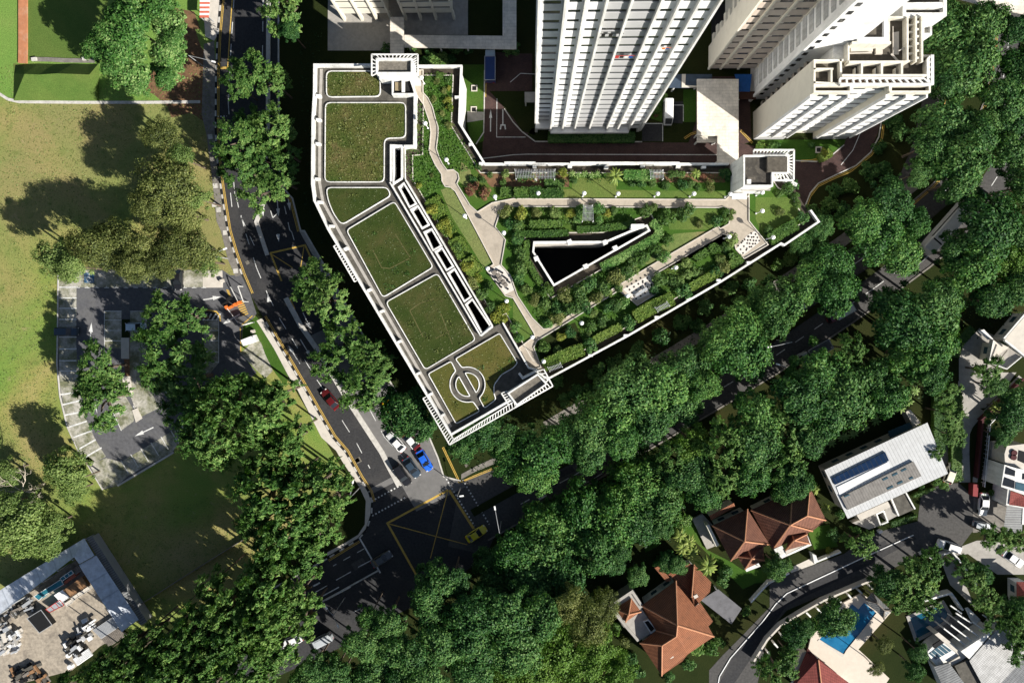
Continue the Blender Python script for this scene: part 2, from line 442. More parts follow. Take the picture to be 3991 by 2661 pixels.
# leaves
M['lf_lime'] = leafy('lime_leaves', (.022,.075,.013), (.068,.175,.032), (.25,.36,.12))
M['lf_mid'] = leafy('mid_green_leaves', (.018,.060,.011), (.068,.158,.029), (.215,.315,.085))
M['lf_climber'] = leafy('climber_leaves', (.05,.105,.016), (.105,.17,.026), (.19,.25,.05))
M['lf_dark'] = leafy('dark_green_leaves', (.009,.042,.010), (.034,.104,.023), (.125,.225,.058), .2)
M['lf_ave'] = leafy('avenue_leaves', (.011,.050,.010), (.041,.126,.024), (.145,.262,.058), .2)
M['lf_under'] = leafy('undergrowth_leaves', (.006,.018,.005), (.012,.035,.009), (.025,.055,.015), .15)  # colour darkened to paint the deep shade under the trees
M['lf_olive'] = leafy('olive_leaves', (.034,.050,.012), (.098,.124,.030), (.25,.27,.085))
M['lf_pale'] = leafy('pale_green_leaves', (.045,.085,.018), (.115,.18,.042), (.26,.335,.105))
M['lf_shrub'] = leafy('shrub_leaves', (.022,.064,.013), (.055,.12,.024), (.13,.20,.05))
M['lf_yellow'] = leafy('yellow_green_leaves', (.10,.15,.02), (.19,.22,.03), (.30,.28,.05))
M['lf_red'] = leafy('reddish_leaves', (.11,.045,.03), (.18,.075,.045), (.24,.13,.07))
M['lf_hedge'] = leafy('hedge_leaves', (.026,.070,.012), (.055,.12,.020), (.11,.18,.035))
M['lf_cover'] = leafy('ground_cover_leaves', (.028,.080,.012), (.060,.13,.022), (.12,.18,.04))
M['lf_grassdry'] = leafy('dry_grass_blades', (.055,.085,.018), (.10,.115,.030), (.20,.17,.075), .15)
M['lf_grassgreen'] = leafy('green_grass_blades', (.035,.06,.014), (.06,.08,.022), (.10,.105,.04), .15)
M['lf_fieldblade'] = leafy('field_blades', (.085,.15,.034), (.15,.19,.05), (.25,.23,.09), .15)
M['lf_palm'] = leafy('palm_leaves', (.11,.17,.03), (.19,.25,.05), (.29,.32,.09))
M['lf_banana'] = leafy('broad_leaves', (.08,.16,.04), (.15,.24,.06), (.28,.36,.13))
M['lf_bright'] = leafy('bright_bamboo_leaves', (.055,.125,.016), (.095,.185,.025), (.16,.25,.045))
# ---------------------------------------------------------------- camera, sky, sun
cam = bpy.data.cameras.new('camera'); cam.sensor_width = 36; cam.lens = 36*F/SW; cam.clip_end = 6000; cam.clip_start = 1
co = bpy.data.objects.new('camera', cam); COL.objects.link(co); co.location = CAMP; co.rotation_euler = ROT.to_euler(); SC.camera = co
ELEV = R(33); AZ = Vector((.814, -.581))
w = bpy.data.worlds.new('World'); SC.world = w; w.use_nodes = True
sk = w.node_tree.nodes.new('ShaderNodeTexSky'); sk.sky_type = 'NISHITA'; sk.sun_disc = False
sk.sun_elevation = ELEV; sk.sun_rotation = math.atan2(AZ.x, AZ.y)
bg = w.node_tree.nodes['Background']; bg.inputs[1].default_value = .05
w.node_tree.links.new(sk.outputs[0], bg.inputs[0])
sl = bpy.data.lights.new('sun', 'SUN'); sl.energy = 5.0; sl.angle = R(.5); sl.color = (1, .955, .88)
so = bpy.data.objects.new('sun', sl); COL.objects.link(so)
so.rotation_euler = Vector((AZ.x*math.cos(ELEV), AZ.y*math.cos(ELEV), math.sin(ELEV))).to_track_quat('Z', 'Y').to_euler()
SC.view_settings.view_transform = 'Standard'; SC.view_settings.look = 'None'; SC.view_settings.exposure = .9; SC.view_settings.gamma = 1
SC.cycles.max_bounces = 5; SC.cycles.diffuse_bounces = 3; SC.cycles.transmission_bounces = 3; SC.cycles.glossy_bounces = 2
# ---------------------------------------------------------------- ground, roads
def struct(name, mb, mat, **k):
    return mb.build(name, mat, kind='structure', **k)
def sheet(name, spec, mat, z, rnd=0):
    p = pts(spec) if isinstance(spec, str) else spec
    if rnd: p = roundpoly(p, rnd)
    return struct(name, MB().sheet(p, z), mat)
def jag(p, amp, step, seed):
    rr = random.Random(seed); out = []
    for a, b in zip(p, p[1:]+p[:1]):
        n = max(1, int((b-a).length/step))
        for i in range(n):
            q = a.lerp(b, i/n); out.append(q+Vector((rr.uniform(-amp,amp), rr.uniform(-amp,amp), 0)))
    return out
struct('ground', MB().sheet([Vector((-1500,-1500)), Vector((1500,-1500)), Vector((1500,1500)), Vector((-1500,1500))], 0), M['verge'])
sheet('field', 'D -60,-60 498,-60 492,300 520,500 550,625 590,735 660,865 740,1000 800,1100 790,1180 700,1235 620,1280 540,1350 350,1450 270,1440 -60,1600', M['field'], .008)
M['upfield'] = grassy('upper_field_grass', [(.105,.225,.044), (.15,.25,.056), (.21,.25,.078)], .07, .8, 5, .5)
sheet('upper_field', 'A1 -60,-60 1480,-60 1460,690 560,694 130,690 55,672 0,638 -60,598', M['upfield'], .010)
sheet('shaded_grass', 'D 55,-20 250,-20 235,140 60,140', M['greenlawn'], .012)  # darker grass paints the lime tree's cast shadow into the field
struct('soil_patch', MB().sheet(jag(pts('A1 1210,60 1330,90 1385,300 1370,790 1180,760 960,640 1000,560 1180,380'), 1.2, 2, 3), .016), M['soil'])
LK = 'A1 1503,-60 1500,0 1478,250 1468,480 1464,880 1480,1130 1512,1350 1548,1568; B1 1592,150 1645,300 1700,430; B2 45,585 300,1020 520,1400 607,1500; C2 700,170 765,270 785,340 780,430 745,530 690,592 560,672 480,722 0,985; C1 1400,1200 1000,1430 600,1660'
lk = pts(LK)
rk = pts('A2 150,-60 150,600 160,1250 245,1350 300,1568; B2 325,0 450,215 640,560 870,960 1000,1180 1160,1370 1232,1540; C2 1270,165 1385,195')
road1 = pts('A1 1503,-60 1500,0 1478,250 1468,480 1464,880 1480,1130 1512,1350 1548,1568; B1 1592,150 1645,300 1700,430; B2 45,585 300,1020 520,1400 607,1500; C2 700,170 765,270 785,340 780,430 745,530 690,592 560,672 480,722 0,985; C1 1400,1200 1000,1430 600,1660 1400,1660; C2 60,1560 560,1330 900,1120 1180,1000 1560,700 1640,520 1500,380') + rk[::-1]
sheet('main_road', road1, M['asphalt'], .020)
med = pts('D 1085,1178 1178,1126 1300,1060 1450,972 1600,884 1763,785 1880,705 1989,630 2090,555 2186,474 2247,405 2295,330 2330,240 2350,120 2362,-60')
def offset(line, d):
    out = []
    for i, p in enumerate(line):
        a = line[max(i-1,0)]; b = line[min(i+1,len(line)-1)]; t = (b-a).normalized()
        out.append(p+Vector((-t.y, t.x, 0))*d)
    return out
UPW, LOW = 5.6, 6.2
side = offset(med, UPW)[1:]; low = offset(med, -LOW)
sheet('avenue', [tp('C2',1385,195)] + side + low[::-1] + pts('C2 1560,700 1300,640'), M['asphalt2'], .024)
sheet('pale_road', 'B2 365,712 620,590 870,965 1000,1185 1160,1372 1232,1542; C2 1270,165 1385,195 1420,235 1085,402 985,225 900,60; B2 700,1290 600,1110 440,830', M['greyroad'], .028)
sheet('pale_crossing_band', 'C2 765,250 920,168 935,205 780,285', M['greyroad'], .030)
# kerbs and pavements
def kerb(spec_or, w=.3, h=.14, mat='kerb', name='kerb', side_=0):
    p = pts(spec_or) if isinstance(spec_or, str) else spec_or
    return struct(name, MB().strip(p, w, 0, h, side=side_), M[mat])
kerb(lk[:10]); kerb(pts('B2 45,585 300,1020 520,1400 607,1500; C2 700,170 765,270 785,340 780,430 745,530 690,592 560,672 480,722 0,985; C1 1400,1200'))
kerb(rk); kerb(side, mat='pave'); kerb(low, mat='pave')
km = MB(); KL = pts('B2 45,585 300,1020 520,1400 607,1500; C2 700,170 765,270 785,340 780,430 745,530 690,592 560,672 480,722')
sheet('pavement', 'A1 1490,-40 1495,0 1472,250 1455,280 1395,250 1385,120 1400,-40', M['pale_conc'], .06)
sheet('pavement', 'A1 1455,280 1462,480 1458,880 1473,1130 1505,1350 1540,1568; B1 1584,150 1635,300 1600,310 1550,200 1500,0; A1 1470,1500 1440,1200 1400,900 1370,780 1385,300', M['pave'], .05)
sheet('pavement', 'B2 38,592 294,1026 514,1406 600,1504; C2 694,172 758,275 778,340 772,428 740,522 685,585 560,660 480,705 480,680 600,615 690,560 735,490 742,330 700,240 580,60 540,-10; B2 440,1400 280,1080 215,980 120,800 20,640 0,610', M['pale_conc'], .05)
sheet('pavement', 'B2 330,0 455,215 650,560 700,640 665,640 560,560 410,215 290,0', M['concrete'], .05)
sheet('pavement', 'C2 1390,185 1470,140 1742,25; C3 180,-70 150,-95; C2 1742,-20 1480,100 1390,150', M['pave'], .05)
sheet('footpath', offset(med, UPW+1.2)[2:-3] + offset(med, UPW+3.4)[2:-3][::-1], M['pave'], .04)
# medians
struct('median', MB().strip(pts('A2 82,-60 80,600 75,1300; B2 0,-60 75,165'), .8, 0, .2), M['kerb'])
struct('median', MB().strip(pts('B2 200,455 300,640 420,812 600,1115 850,1500; C2 900,100 968,228'), 1.0, 0, .2), M['kerb'])
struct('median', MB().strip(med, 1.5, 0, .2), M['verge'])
struct('median', MB().strip(pts('C2 830,800 640,905 450,1010'), .28, 0, .2), M['kerb'])
# markings
mk = MB(); my = MB(); ZM = .034
def dash(mb, spec, w=.14, on=1.6, off=1.6, z=ZM):
    p = pts(spec) if isinstance(spec, str) else spec
    for a, b in zip(p, p[1:]):
        L = (b-a).length; d = (b-a).normalized(); t = 0
        while t < L:
            e = min(L, t+on); mb.strip([a+d*t, a+d*e], w, .015, z); t += on+off
def line(mb, spec, w=.14, z=ZM):
    mb.strip(pts(spec) if isinstance(spec, str) else spec, w, .015, z)
def arrow(mb, tail, head, w=.16, hl=1.5, hw=.75, z=ZM):
    d = (head-tail).normalized(); n = Vector((-d.y, d.x, 0)); q = head-d*hl
    mb.strip([tail, q], w, .015, z)
    mb.sheet([head, q+n*hw/2, q-n*hw/2], z+.002)
dash(mk, 'A1 1590,-20 1570,300 1550,700; A2 -150,1300; B1 1670,20; B2 0,250 80,440 160,600 240,730 330,880 410,1010 500,1140 590,1300 680,1440; C2 770,110', on=2.2, off=2.6)
dash(mk, 'A2 45,-20 40,400', on=2, off=2.6)
for s_ in ('A1 1565,1310 1575,1405; A1 1600,1310 1620,1410', ):
    for q in s_.split('; '): line(mk, q)
dash(mk, 'A1 1635,1470 1742,1700', on=2, off=2.2); dash(mk, 'A2 95,1430 110,1480; A2 190,1400 225,1560; B2 240,10 265,95', on=1.6, off=1.6)
arrow(mk, tp('A2',140,1355), tp('A2',150,1470)); arrow(mk, tp('A2',215,1350), tp('A2',228,1430)); arrow(mk, tp('A2',40,1400), tp('A2',46,1470))
arrow(mk, tp('B2',315,555), tp('B2',372,672)); arrow(mk, tp('B2',297,735), tp('B2',372,860)); arrow(mk, tp('B2',295,900), tp('B2',215,775)); arrow(mk, tp('B2',145,20), tp('B2',152,75))
arrow(mk, tp('B2',85,480), tp('B2',72,430))
dash(mk, 'B2 770,1215 870,1400; C2 1000,40', on=2.4, off=2.2); dash(mk, 'B2 830,1215 920,1370', on=2, off=2)
line(mk, 'C2 700,585 786,732', .3); line(mk, 'C2 690,780 785,730'); dash(mk, 'C2 730,655 520,772', on=1.6, off=1.6)
line(mk, 'C2 540,868 640,812'); line(mk, 'C2 385,910 430,885', .3); line(mk, 'C2 400,950 480,905'); line(mk, 'C2 450,975 560,915', .2); line(mk, 'C2 470,1005 640,915'); line(mk, 'C2 660,1085 705,1062')
line(mk, 'C2 800,745 840,820', .3)
for s_ in ('C2 782,332 1015,205', 'C2 785,432 1020,302', 'C2 1275,160 1480,500', 'C2 1400,190 1580,490'):
    dash(mk, s_, w=.28, on=.3, off=.42)
dash(mk, 'A1 1455,793 1540,790', w=.25, on=.25, off=.35); dash(mk, 'A2 0,868 60,872', w=.25, on=.25, off=.35)
for k in (-3.1, 2.9):
    dash(mk, offset(med, k)[1:], on=2.0, off=2.4)
dash(mk, offset(med, -LOW+.6)[1:4], on=2.0, off=1.0)
line(mk, 'C3 390,235 470,190', .2); line(mk, 'C3 175,320 225,292', .4)
line(mk, 'B3 1540,1010 1660,940', .2)
struct('road_markings', mk, M['linewhite'])
dash(km, KL, w=.34, on=1.1, off=1.1, z=.145); dash(km, lk[:10], w=.34, on=1.1, off=1.1, z=.145)
struct('kerb_markings', km, M['rubber'])
for dd in (.35, .62):
    line(my, offset(lk[:11], dd)); line(my, offset(pts('B2 45,585 300,1020 520,1400 607,1500; C2 700,170 765,270 785,340'), dd)); line(my, offset(pts('C2 690,592 560,672 480,722'), dd))
    line(my, offset(side[:2] , -dd)); line(my, offset(side[6:], -dd))
    line(my, offset(pts('A2 200,1300 245,1350 300,1568'), -dd)); line(my, offset(pts('C2 1280,-40 1390,195 1470,150 1742,38'), -dd))
line(my, 'A1 1578,-20 1545,470', .2); line(my, 'A1 1468,463 1545,463', .45)
line(my, 'B2 170,340 95,150 330,97 400,250', .34); line(my, 'B2 105,160 245,250', .16); line(my, 'B2 322,108 300,245', .16)
line(my, 'C2 1300,258 888,482 1085,835', .4); line(my, 'C2 1308,258 1475,520', .5); line(my, 'C2 890,484 1430,628', .16); line(my, 'C2 1297,270 1180,720', .16)
line(my, 'B2 220,455 255,530', .5)
struct('road_markings', my, M['lineyellow'])
# manholes and patches
mh = MB()
for t_, x, y, s_ in (('B2',163,658,1.0), ('C2',690,55,1.1), ('B1',1680,215,.7), ('A1',1735,1130,.6), ('B2',685,1555,.8), ('C2',1425,90,.6)):
    p = tp(t_, x, y); mh.box((p.x,p.y,.034), (s_,s_,.016), .5)
struct('manhole_covers', mh, M['roofgrav'])
tr = MB()
for t_, x, y in (('A1',1428,930), ('A1',1462,1262), ('A1',1485,1425), ('B1',1600,272), ('B1',1530,12), ('A1',1455,1390)):
    p = tp(t_, x, y); tr.box((p.x,p.y,.06), (.9,.9,.03), .1)
struct('drain_covers', tr, M['kerb'])
# scalloped field drain (a long narrow concrete channel) on the left
drn = MB().strip(pts('A1 -60,600 0,640 55,675 130,693 560,697 1000,697 1360,693'), .55, 0, .12)
drn.build('field_drain', M['kerb'], label='long pale concrete drain curving across the grass field left of the road', cat='drain')
# ---------------------------------------------------------------- car park
sheet('car_park', 'B1 400,262 1512,265 1560,300 1640,300 1700,430; B2 0,560 -30,600; B1 1650,640 1635,830 1742,960 1700,1000 1490,990 1400,1040 1250,1310 1190,1420; C1 1180,0 800,228 700,255 540,0; B1 555,1545 460,1330 410,1120 390,900 395,600', M['lot'], .022)
for s_ in ('B1 402,268 1380,268 1380,382 402,382', 'B1 402,382 520,382 518,790 398,790', 'B1 398,790 520,790 530,1040 408,1045', 'B1 408,1045 530,1045 570,1240 650,1420 720,1530 650,1568 560,1545 462,1330',
           'B1 650,1568 720,1540; C1 800,60 870,160 800,225 700,252 560,0', 'B1 820,1568 1225,1325 1240,1400; C1 1170,0 870,160 800,60', 'B1 710,545 825,545 825,800 712,790', 'B1 885,545 1000,545 1000,860 1010,1060 1080,1200 940,1270 880,1100 880,870',
           'B1 1385,610 1485,610 1485,895 1400,1000 1385,980', 'B1 740,1100 840,1100 900,1200 910,1290 820,1355 770,1230', 'B1 1630,830 1742,730; B2 30,755 75,850 110,950 60,1000; B1 1742,945'):
    sheet('grass_paver_bays', s_, M['paver'], .030)
sheet('concrete_pad', 'B1 1378,270 1510,270 1515,385 1378,385', M['pale_conc'], .032)
lm = MB()
for i in range(15):
    x = 460+i*66
    if x < 1390: line(lm, 'B1 %d,375 %d,387' % (x, x), .12, .04); line(lm, 'B1 %d,385 %d,385' % (x-16, x+16), .12, .042)
for y in (382, 455, 525, 600, 660, 720, 800, 880, 950): line(lm, 'B1 402,%d 520,%d' % (y, y), .2, .04)
for y in (545, 605, 675, 745): line(lm, 'B1 710,%d 825,%d' % (y, y), .14, .04)
for y in (605, 675, 745, 820, 890): line(lm, 'B1 1385,%d 1485,%d' % (y, y), .14, .04)
line(lm, 'B1 710,545 710,790', .12, .044); line(lm, 'B1 1485,610 1485,895', .12, .044); line(lm, 'B1 885,545 1000,545', .1, .04)
for a, b in (('410,1110','530,1095'), ('425,1180','545,1150'), ('440,1250','565,1225'), ('470,1330','590,1290'), ('500,1400','625,1355'), ('535,1480','650,1415'), ('560,1545','690,1470')):
    line(lm, 'B1 %s %s' % (a, b), .3, .04)
for k in range(7):
    t = k/6; x = lerp(820,1230,t); y = lerp(1555,1315,t); line(lm, 'B1 %d,%d %d,%d' % (x, y, x+52, y+88), .14, .04)
line(lm, 'B1 730,1110 770,1235 825,1355', .14, .045); line(lm, 'B1 1110,985 1130,1105', .14, .04); line(lm, 'B1 905,1185 940,1270', .12, .04)
arrow(lm, tp('B1',612,755), tp('B1',622,620), .2, 1.9, .8, .046); arrow(lm, tp('B1',635,1140), tp('B1',662,1240), .3, 1.2, .3, .046)
arrow(lm, tp('B1',1042,1332), tp('B1',915,1392), .22, 1.9, .8, .046); arrow(lm, tp('B1',1380,468), tp('B1',1500,447), .25, 1.6, .9, .046); arrow(lm, tp('B1',1628,565), tp('B1',1512,632), .25, 1.6, .9, .046)
struct('bay_markings', lm, M['linewhite'])
kerb('B1 398,262 394,600 389,900 409,1120 459,1330 558,1550; C1 540,0 700,255', .25, .16); kerb('C1 800,228 1180,2', .35, .16)
isl = MB()
for s_ in ('B1 825,725 880,725 878,868 825,865', 'B1 832,985 885,985 900,1110 845,1118', 'B1 900,1215 935,1200 968,1270 925,1298'): isl.prism(pts(s_), 0, .18)
isl.build('car_park_island', M['pale_conc'], kind='structure')
struct('island_soil_and_shade', MB().prism(pts('B1 845,868 880,868 882,985 850,985'), 0, .10), M['soil']); struct('island_soil_and_shade', MB().prism(pts('B1 828,600 882,600 882,722 828,722'), 0, .12), M['verge'])  # second prism is dark only to paint the island's shadowed part
sheet('striped_zone', 'B1 1345,535 1470,545 1495,610 1370,612', M['asphalt'], .032)
sz = MB()
for k in range(4): x = 1378+k*30; line(sz, 'B1 %d,608 %d,562' % (x, x+28), .3, .045)
struct('zone_stripes', sz, M['linewhite'])
zy = MB(); line(zy, 'B1 1345,535 1420,538 1470,548 1492,575 1497,612', .25, .046); struct('zone_edge_line', zy, M['lineyellow'])
# ---------------------------------------------------------------- condominium grounds
sheet('forecourt', 'A2 485,-60 1435,-60 1435,240 1000,240 905,345 483,345', M['concrete'], .03)
sheet('brick_driveway', 'A2 1560,350 1742,365; A3 130,365 130,960 1190,970 1240,830 1240,520 1600,520 1620,960; T3 560,60 1100,180 1250,265 1420,220 1560,120; A4 480,990 540,940 660,850 770,800 750,900 700,1030 600,1120 480,1190 340,1250 280,1330 250,1400 240,1560 150,1500 180,1290; A3 1500,1130 0,1130; A2 1530,1130 1545,720 1555,480', M['brick'], .030)
sheet('condo_lawn', 'A2 1380,440 1550,440 1550,600 1548,740 1540,960 1470,980 1440,900 1420,700', M['bright_lawn'], .036)
sheet('paved_apron', 'A2 1430,755 1545,762 1542,815 1430,832', M['concrete'], .040)
sheet('parking_bays', 'A3 870,840 1015,840 1015,960 870,960', M['asphalt'], .036); sheet('parking_bays', 'A3 1015,690 1155,690 1150,840 1015,830', M['asphalt'], .036)
sheet('condo_lawn', 'A3 920,600 1015,610 1010,830 920,800', M['bright_lawn'], .036); sheet('condo_lawn', 'A3 1155,610 1240,610 1240,830 1155,830', M['bright_lawn'], .038)
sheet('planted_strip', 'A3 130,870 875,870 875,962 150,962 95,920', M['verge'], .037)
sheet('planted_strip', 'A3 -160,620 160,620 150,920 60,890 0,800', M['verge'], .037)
sheet('condo_lawn', 'A4 -60,950 530,950 520,985 440,1050 330,1095 190,1090 60,1020', M['bright_lawn'], .036)
cm = MB()
line(cm, 'A3 -270,1085 0,1052 100,1048 1385,1052', .14, .05); line(cm, 'A3 1015,715 1155,715 1155,825', .12, .05); line(cm, 'A3 870,840 1015,840 1015,960', .12, .05)
arrow(cm, tp('A2',1588,895), tp('A2',1590,745), .2, 1.6, .6, .05); line(cm, 'A2 1672,745 1672,850', .2, .05); line(cm, 'A2 1655,880 1660,850 1685,850 1690,880', .25, .05); line(cm, 'A2 1632,670 1630,932 1742,932; A3 85,932', .12, .05)
line(cm, 'A3 -20,560 50,500 160,505', .12, .05); line(cm, 'A4 640,880 580,1020 500,1120', .12, .05)
struct('driveway_markings', cm, M['linewhite'])
cy = MB()
for dd in (0, .28):
    line(cy, offset(pts('T3 1180,255 1300,250 1420,220 1530,170'), dd), .14, .05); line(cy, offset(pts('A4 790,800 770,950 700,1050 560,1160 440,1210 340,1260 285,1330 260,1400'), dd), .14, .05)
    line(cy, offset(pts('A3 1165,945 1210,915 1245,905'), dd), .14, .05); line(cy, offset(pts('A3 1540,890 1620,975'), dd), .14, .05); line(cy, offset(pts('A2 1548,560 1546,660'), dd), .14, .05)
    line(cy, offset(pts('A4 1215,640 1120,905'), dd), .14, .05)
struct('driveway_lines', cy, M['lineyellow'])
for s_ in ('A4 775,810 755,930 700,1035 600,1125 470,1185 345,1245 290,1310 255,1400', 'A4 190,1092 330,1098 440,1052 520,985', 'A3 -60,740 0,830 60,895 150,962 875,964', 'A2 1548,480 1546,740 1542,900 1490,980'):
    kerb(s_, .2, .12)
sheet('side_road', 'A4 1060,640 1235,640 1130,910 1000,1160 900,1300 860,1280 980,1000', M['asphalt2'], .026)
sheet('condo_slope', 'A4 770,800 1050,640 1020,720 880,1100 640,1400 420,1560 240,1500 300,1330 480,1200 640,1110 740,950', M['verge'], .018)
# residential lane
sheet('residential_lane', 'C3 1330,1700 1330,1480 1420,1380 1560,1240 1742,1050; C4 15,890 140,830 330,760 520,690 700,560 830,520 1020,470 1040,300 1180,215 1300,210 1400,300 1405,520 1300,660 1040,690 700,870 360,975 130,1075 50,1170 0,1250; C3 1640,1660 1600,1800', M['asphalt2'], .022)
sheet('lane_drain', 'C3 1400,1568 1490,1390 1700,1145; C4 60,1015 130,955 600,735 930,590 990,560 1010,590 700,760 360,930 130,1040 60,1140; C3 1480,1600', M['asphalt'], .030)
kerb('C3 1385,1600 1400,1520 1475,1395 1690,1152; C4 55,1030 130,958 360,850 600,738 920,592 990,562', .16, .16, 'white_clean')
sheet('concrete_drive', 'V2 612,-40 700,-40 708,200 830,235 885,275 760,430 730,500 725,700 737,990 618,990 625,700 612,400', M['concrete'], .030)
sheet('concrete_drive', 'B4 1300,1010 1300,860 1330,770 1440,660 1560,720 1500,900 1600,960 1690,960 1600,1080 1480,1200 1360,1210 1330,1100', M['concrete'], .032)
sheet('brown_track', 'V2 435,120 540,160 540,970 490,960 445,700', M['pave'], .024)
sheet('house_forecourt', 'C4 1160,690 1290,650 1420,600 1490,600 1742,640 1742,830 1560,830 1360,690 1290,700 1330,860 1410,1060 1240,900', M['concrete'], .030)
sheet('driveway', 'V2 770,1130 1080,1040 1120,1220 1080,1500 760,1500', M['pave'], .030)

for s_ in ('C3 1100,390 1240,440 1320,665 1480,745 1560,800 1700,790 1742,880 1640,890 1560,930 1400,770 1280,650 1160,540', 'C4 270,520 420,490 480,640 320,665', 'C4 240,1150 340,1115 335,1200 250,1245', 'C3 870,590 960,570 980,640 900,680'):
    sheet('villa_lawn', s_, M['bright_lawn'], .016)

M['roofdark'] = plain('weathered_dark_roof', (.085,.075,.060), .95, .4, 1.6, dirt=(.15,.13,.10), dscale=.9, damt=.7)
M['roofdark2'] = plain('mossy_dark_roof', (.055,.050,.043), .95, .4, 1.6, dirt=(.16,.14,.11), dscale=.8, damt=.7)

for t_, q in (('B2','235,640 330,600 360,670 262,712'), ('B2','545,1330 640,1290 690,1390 590,1440'), ('B1','1655,60 1700,50 1722,120 1675,130'), ('C2','640,760 720,715 750,760 670,805'), ('C3','300,140 400,95 420,130 320,175'), ('A1','1500,560 1540,560 1542,640 1503,640'), ('C4','700,640 800,600 815,630 720,670')):
    sheet('road_patch', '%s %s' % (t_, q), M['asphalt'] if t_ in ('C3','C4','B2') else M['asphalt2'], .031)
# ---------------------------------------------------------------- the car park building with roof lawns and garden
ZG, ZR = 13.0, 14.4
ZP, ZGP = 15.6, 14.0
W_out = pts('A2 790,433 385,433 383,635 373,800 370,1250 385,1362 480,1560; B2 1098,1030 1318,1392', ZP) + pts('B3 218,1022', ZP)
bound = pts('B3 178,948 105,928', 14.6) + pts('B2 1672,622 1600,655', 14.6) + pts('A2 1005,1225 1003,1000 1073,995 1078,625 1060,560', 14.6)
WR = W_out + bound + pts('A2 1095,540 1095,455 790,455', 14.6)
G_out = pts('A2 1095,455 1382,455 1368,835 1545,1120; A3 1465,1120; T3 450,290 880,300 1000,470 1125,527 1278,788 1362,905 1000,1150 965,1132; B3 1408,338 775,706 225,1002', ZGP)
GD = bound + G_out
wells = [pts(s_, ZR) for s_ in ('A2 938,1008 985,1008 985,1212 940,1240', 'A2 978,1278 1003,1258 1080,1385 1045,1402', 'A2 1060,1430 1097,1410 1166,1525 1130,1545',
        'B2 1150,15 1190,-2 1250,100 1205,125', 'B2 1225,145 1260,125 1330,240 1295,260', 'B2 1310,290 1345,267 1450,445 1415,470', 'B2 1430,500 1465,472 1582,645 1535,688')]
void = pts('D 1229,559 1391,558 1450,533 1484,521 1488,529 1273,652 1227,578', ZGP)
B = thing('car_park_building', 'low white-walled car park building carrying green roof lawns and a garden terrace', 'car park', tuple(WR[0][:2])+(0,))
mb = MB(); mb.wallring(WR, 0, ZR)
Ge = G_out[:]
full = [bound[-1]] + Ge + [bound[0]]
for a, b in zip(full, full[1:]):
    mb.face([(b.x,b.y,0),(a.x,a.y,0),(a.x,a.y,ZG),(b.x,b.y,ZG)])
mb.build('wall', M['white'], B)
mb = MB(); mb.sheet(WR, ZR, holes=wells); mb.build('roof_deck', M['roofdeck'], B)
mb = MB(); mb.sheet(GD, ZG, holes=[void]); mb.build('garden_deck', plain('damp_channel', (.055,.045,.033), .9, .35, 1.2), B)
op = MB()
for z in (2.0, 4.8, 7.6, 10.4):
    for seg in (W_out[1:10], [G_out[-1], G_out[-2], G_out[-3], G_out[-4], G_out[-5]]):
        op.strip(seg, .05, z, z+1.2, 0)
op.build('dark_opening_band', M['dark'], B)  # dark strips painted on the wall for unlit openings
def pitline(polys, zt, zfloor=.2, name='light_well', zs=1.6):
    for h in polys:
        m_ = MB(); m_.wallring(h, zt-zs, zt, 0, inward=True); m_.wallring(h, zfloor, zt-zs, 1, inward=True); m_.sheet(h, zfloor, 1)  # lower walls and floor painted near black for the shade deep inside
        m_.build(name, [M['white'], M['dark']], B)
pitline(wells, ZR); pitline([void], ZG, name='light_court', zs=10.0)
m_ = MB(); q_ = [v + Vector((0,-.12,0)) for v in void[:2]]
for z in (12.2, 11.0, 9.8, 8.6, 7.4): m_.strip(q_, .2, z, z+.25)
m_.build('court_louvres', M['concrete'], B)
wk = MB()
for h in wells[1:]: wk.strip(h, .3, ZR, ZR+.75, closed=True, side=1 if area2(h) > 0 else -1)
wk.strip(wells[0], .3, ZR, ZR+.75, closed=True, side=1 if area2(wells[0]) > 0 else -1)
wk.build('well_frame', M['white'], B)
wk = MB()
a = pts('A2 905,1238', 15.2)[0]; b = pts('B2 1522,712', 15.2)[0]; c = pts('B2 1602,648', 15.2)[0]; d = pts('A2 1012,1222', 15.2)[0]
wk.strip([a, b], .24, ZR, ZR+.9); wk.strip([d, c], .24, ZR-1.4, ZR+.9); wk.strip([b+(c-b)*.02, c], .35, ZR, ZR+.88)
wk.strip(pts('A2 912,1232 912,988 1000,992', 15.2), .32, ZR, ZR+.9)
wk.build('well_wall', M['white'], B)
vk = MB(); vk.strip(void, .34, ZG, ZGP+.3, closed=True, side=1 if area2(void) > 0 else -1)
for (x, y) in ((1308,556), (1389,557), (1232,594), (1345,612), (1413,570)):
    p = tp('D', x, y, ZGP); vk.box((p.x, p.y, ZG+.7), (.8,.8,1.5), .4)
vk.build('court_parapet', M['white'], B)
m_ = MB(); m_.prism(pts('A3 802,1522 890,1520 893,1545 800,1552', 15.6), ZG, 15.6); m_.build('lift_box', M['white'], B)
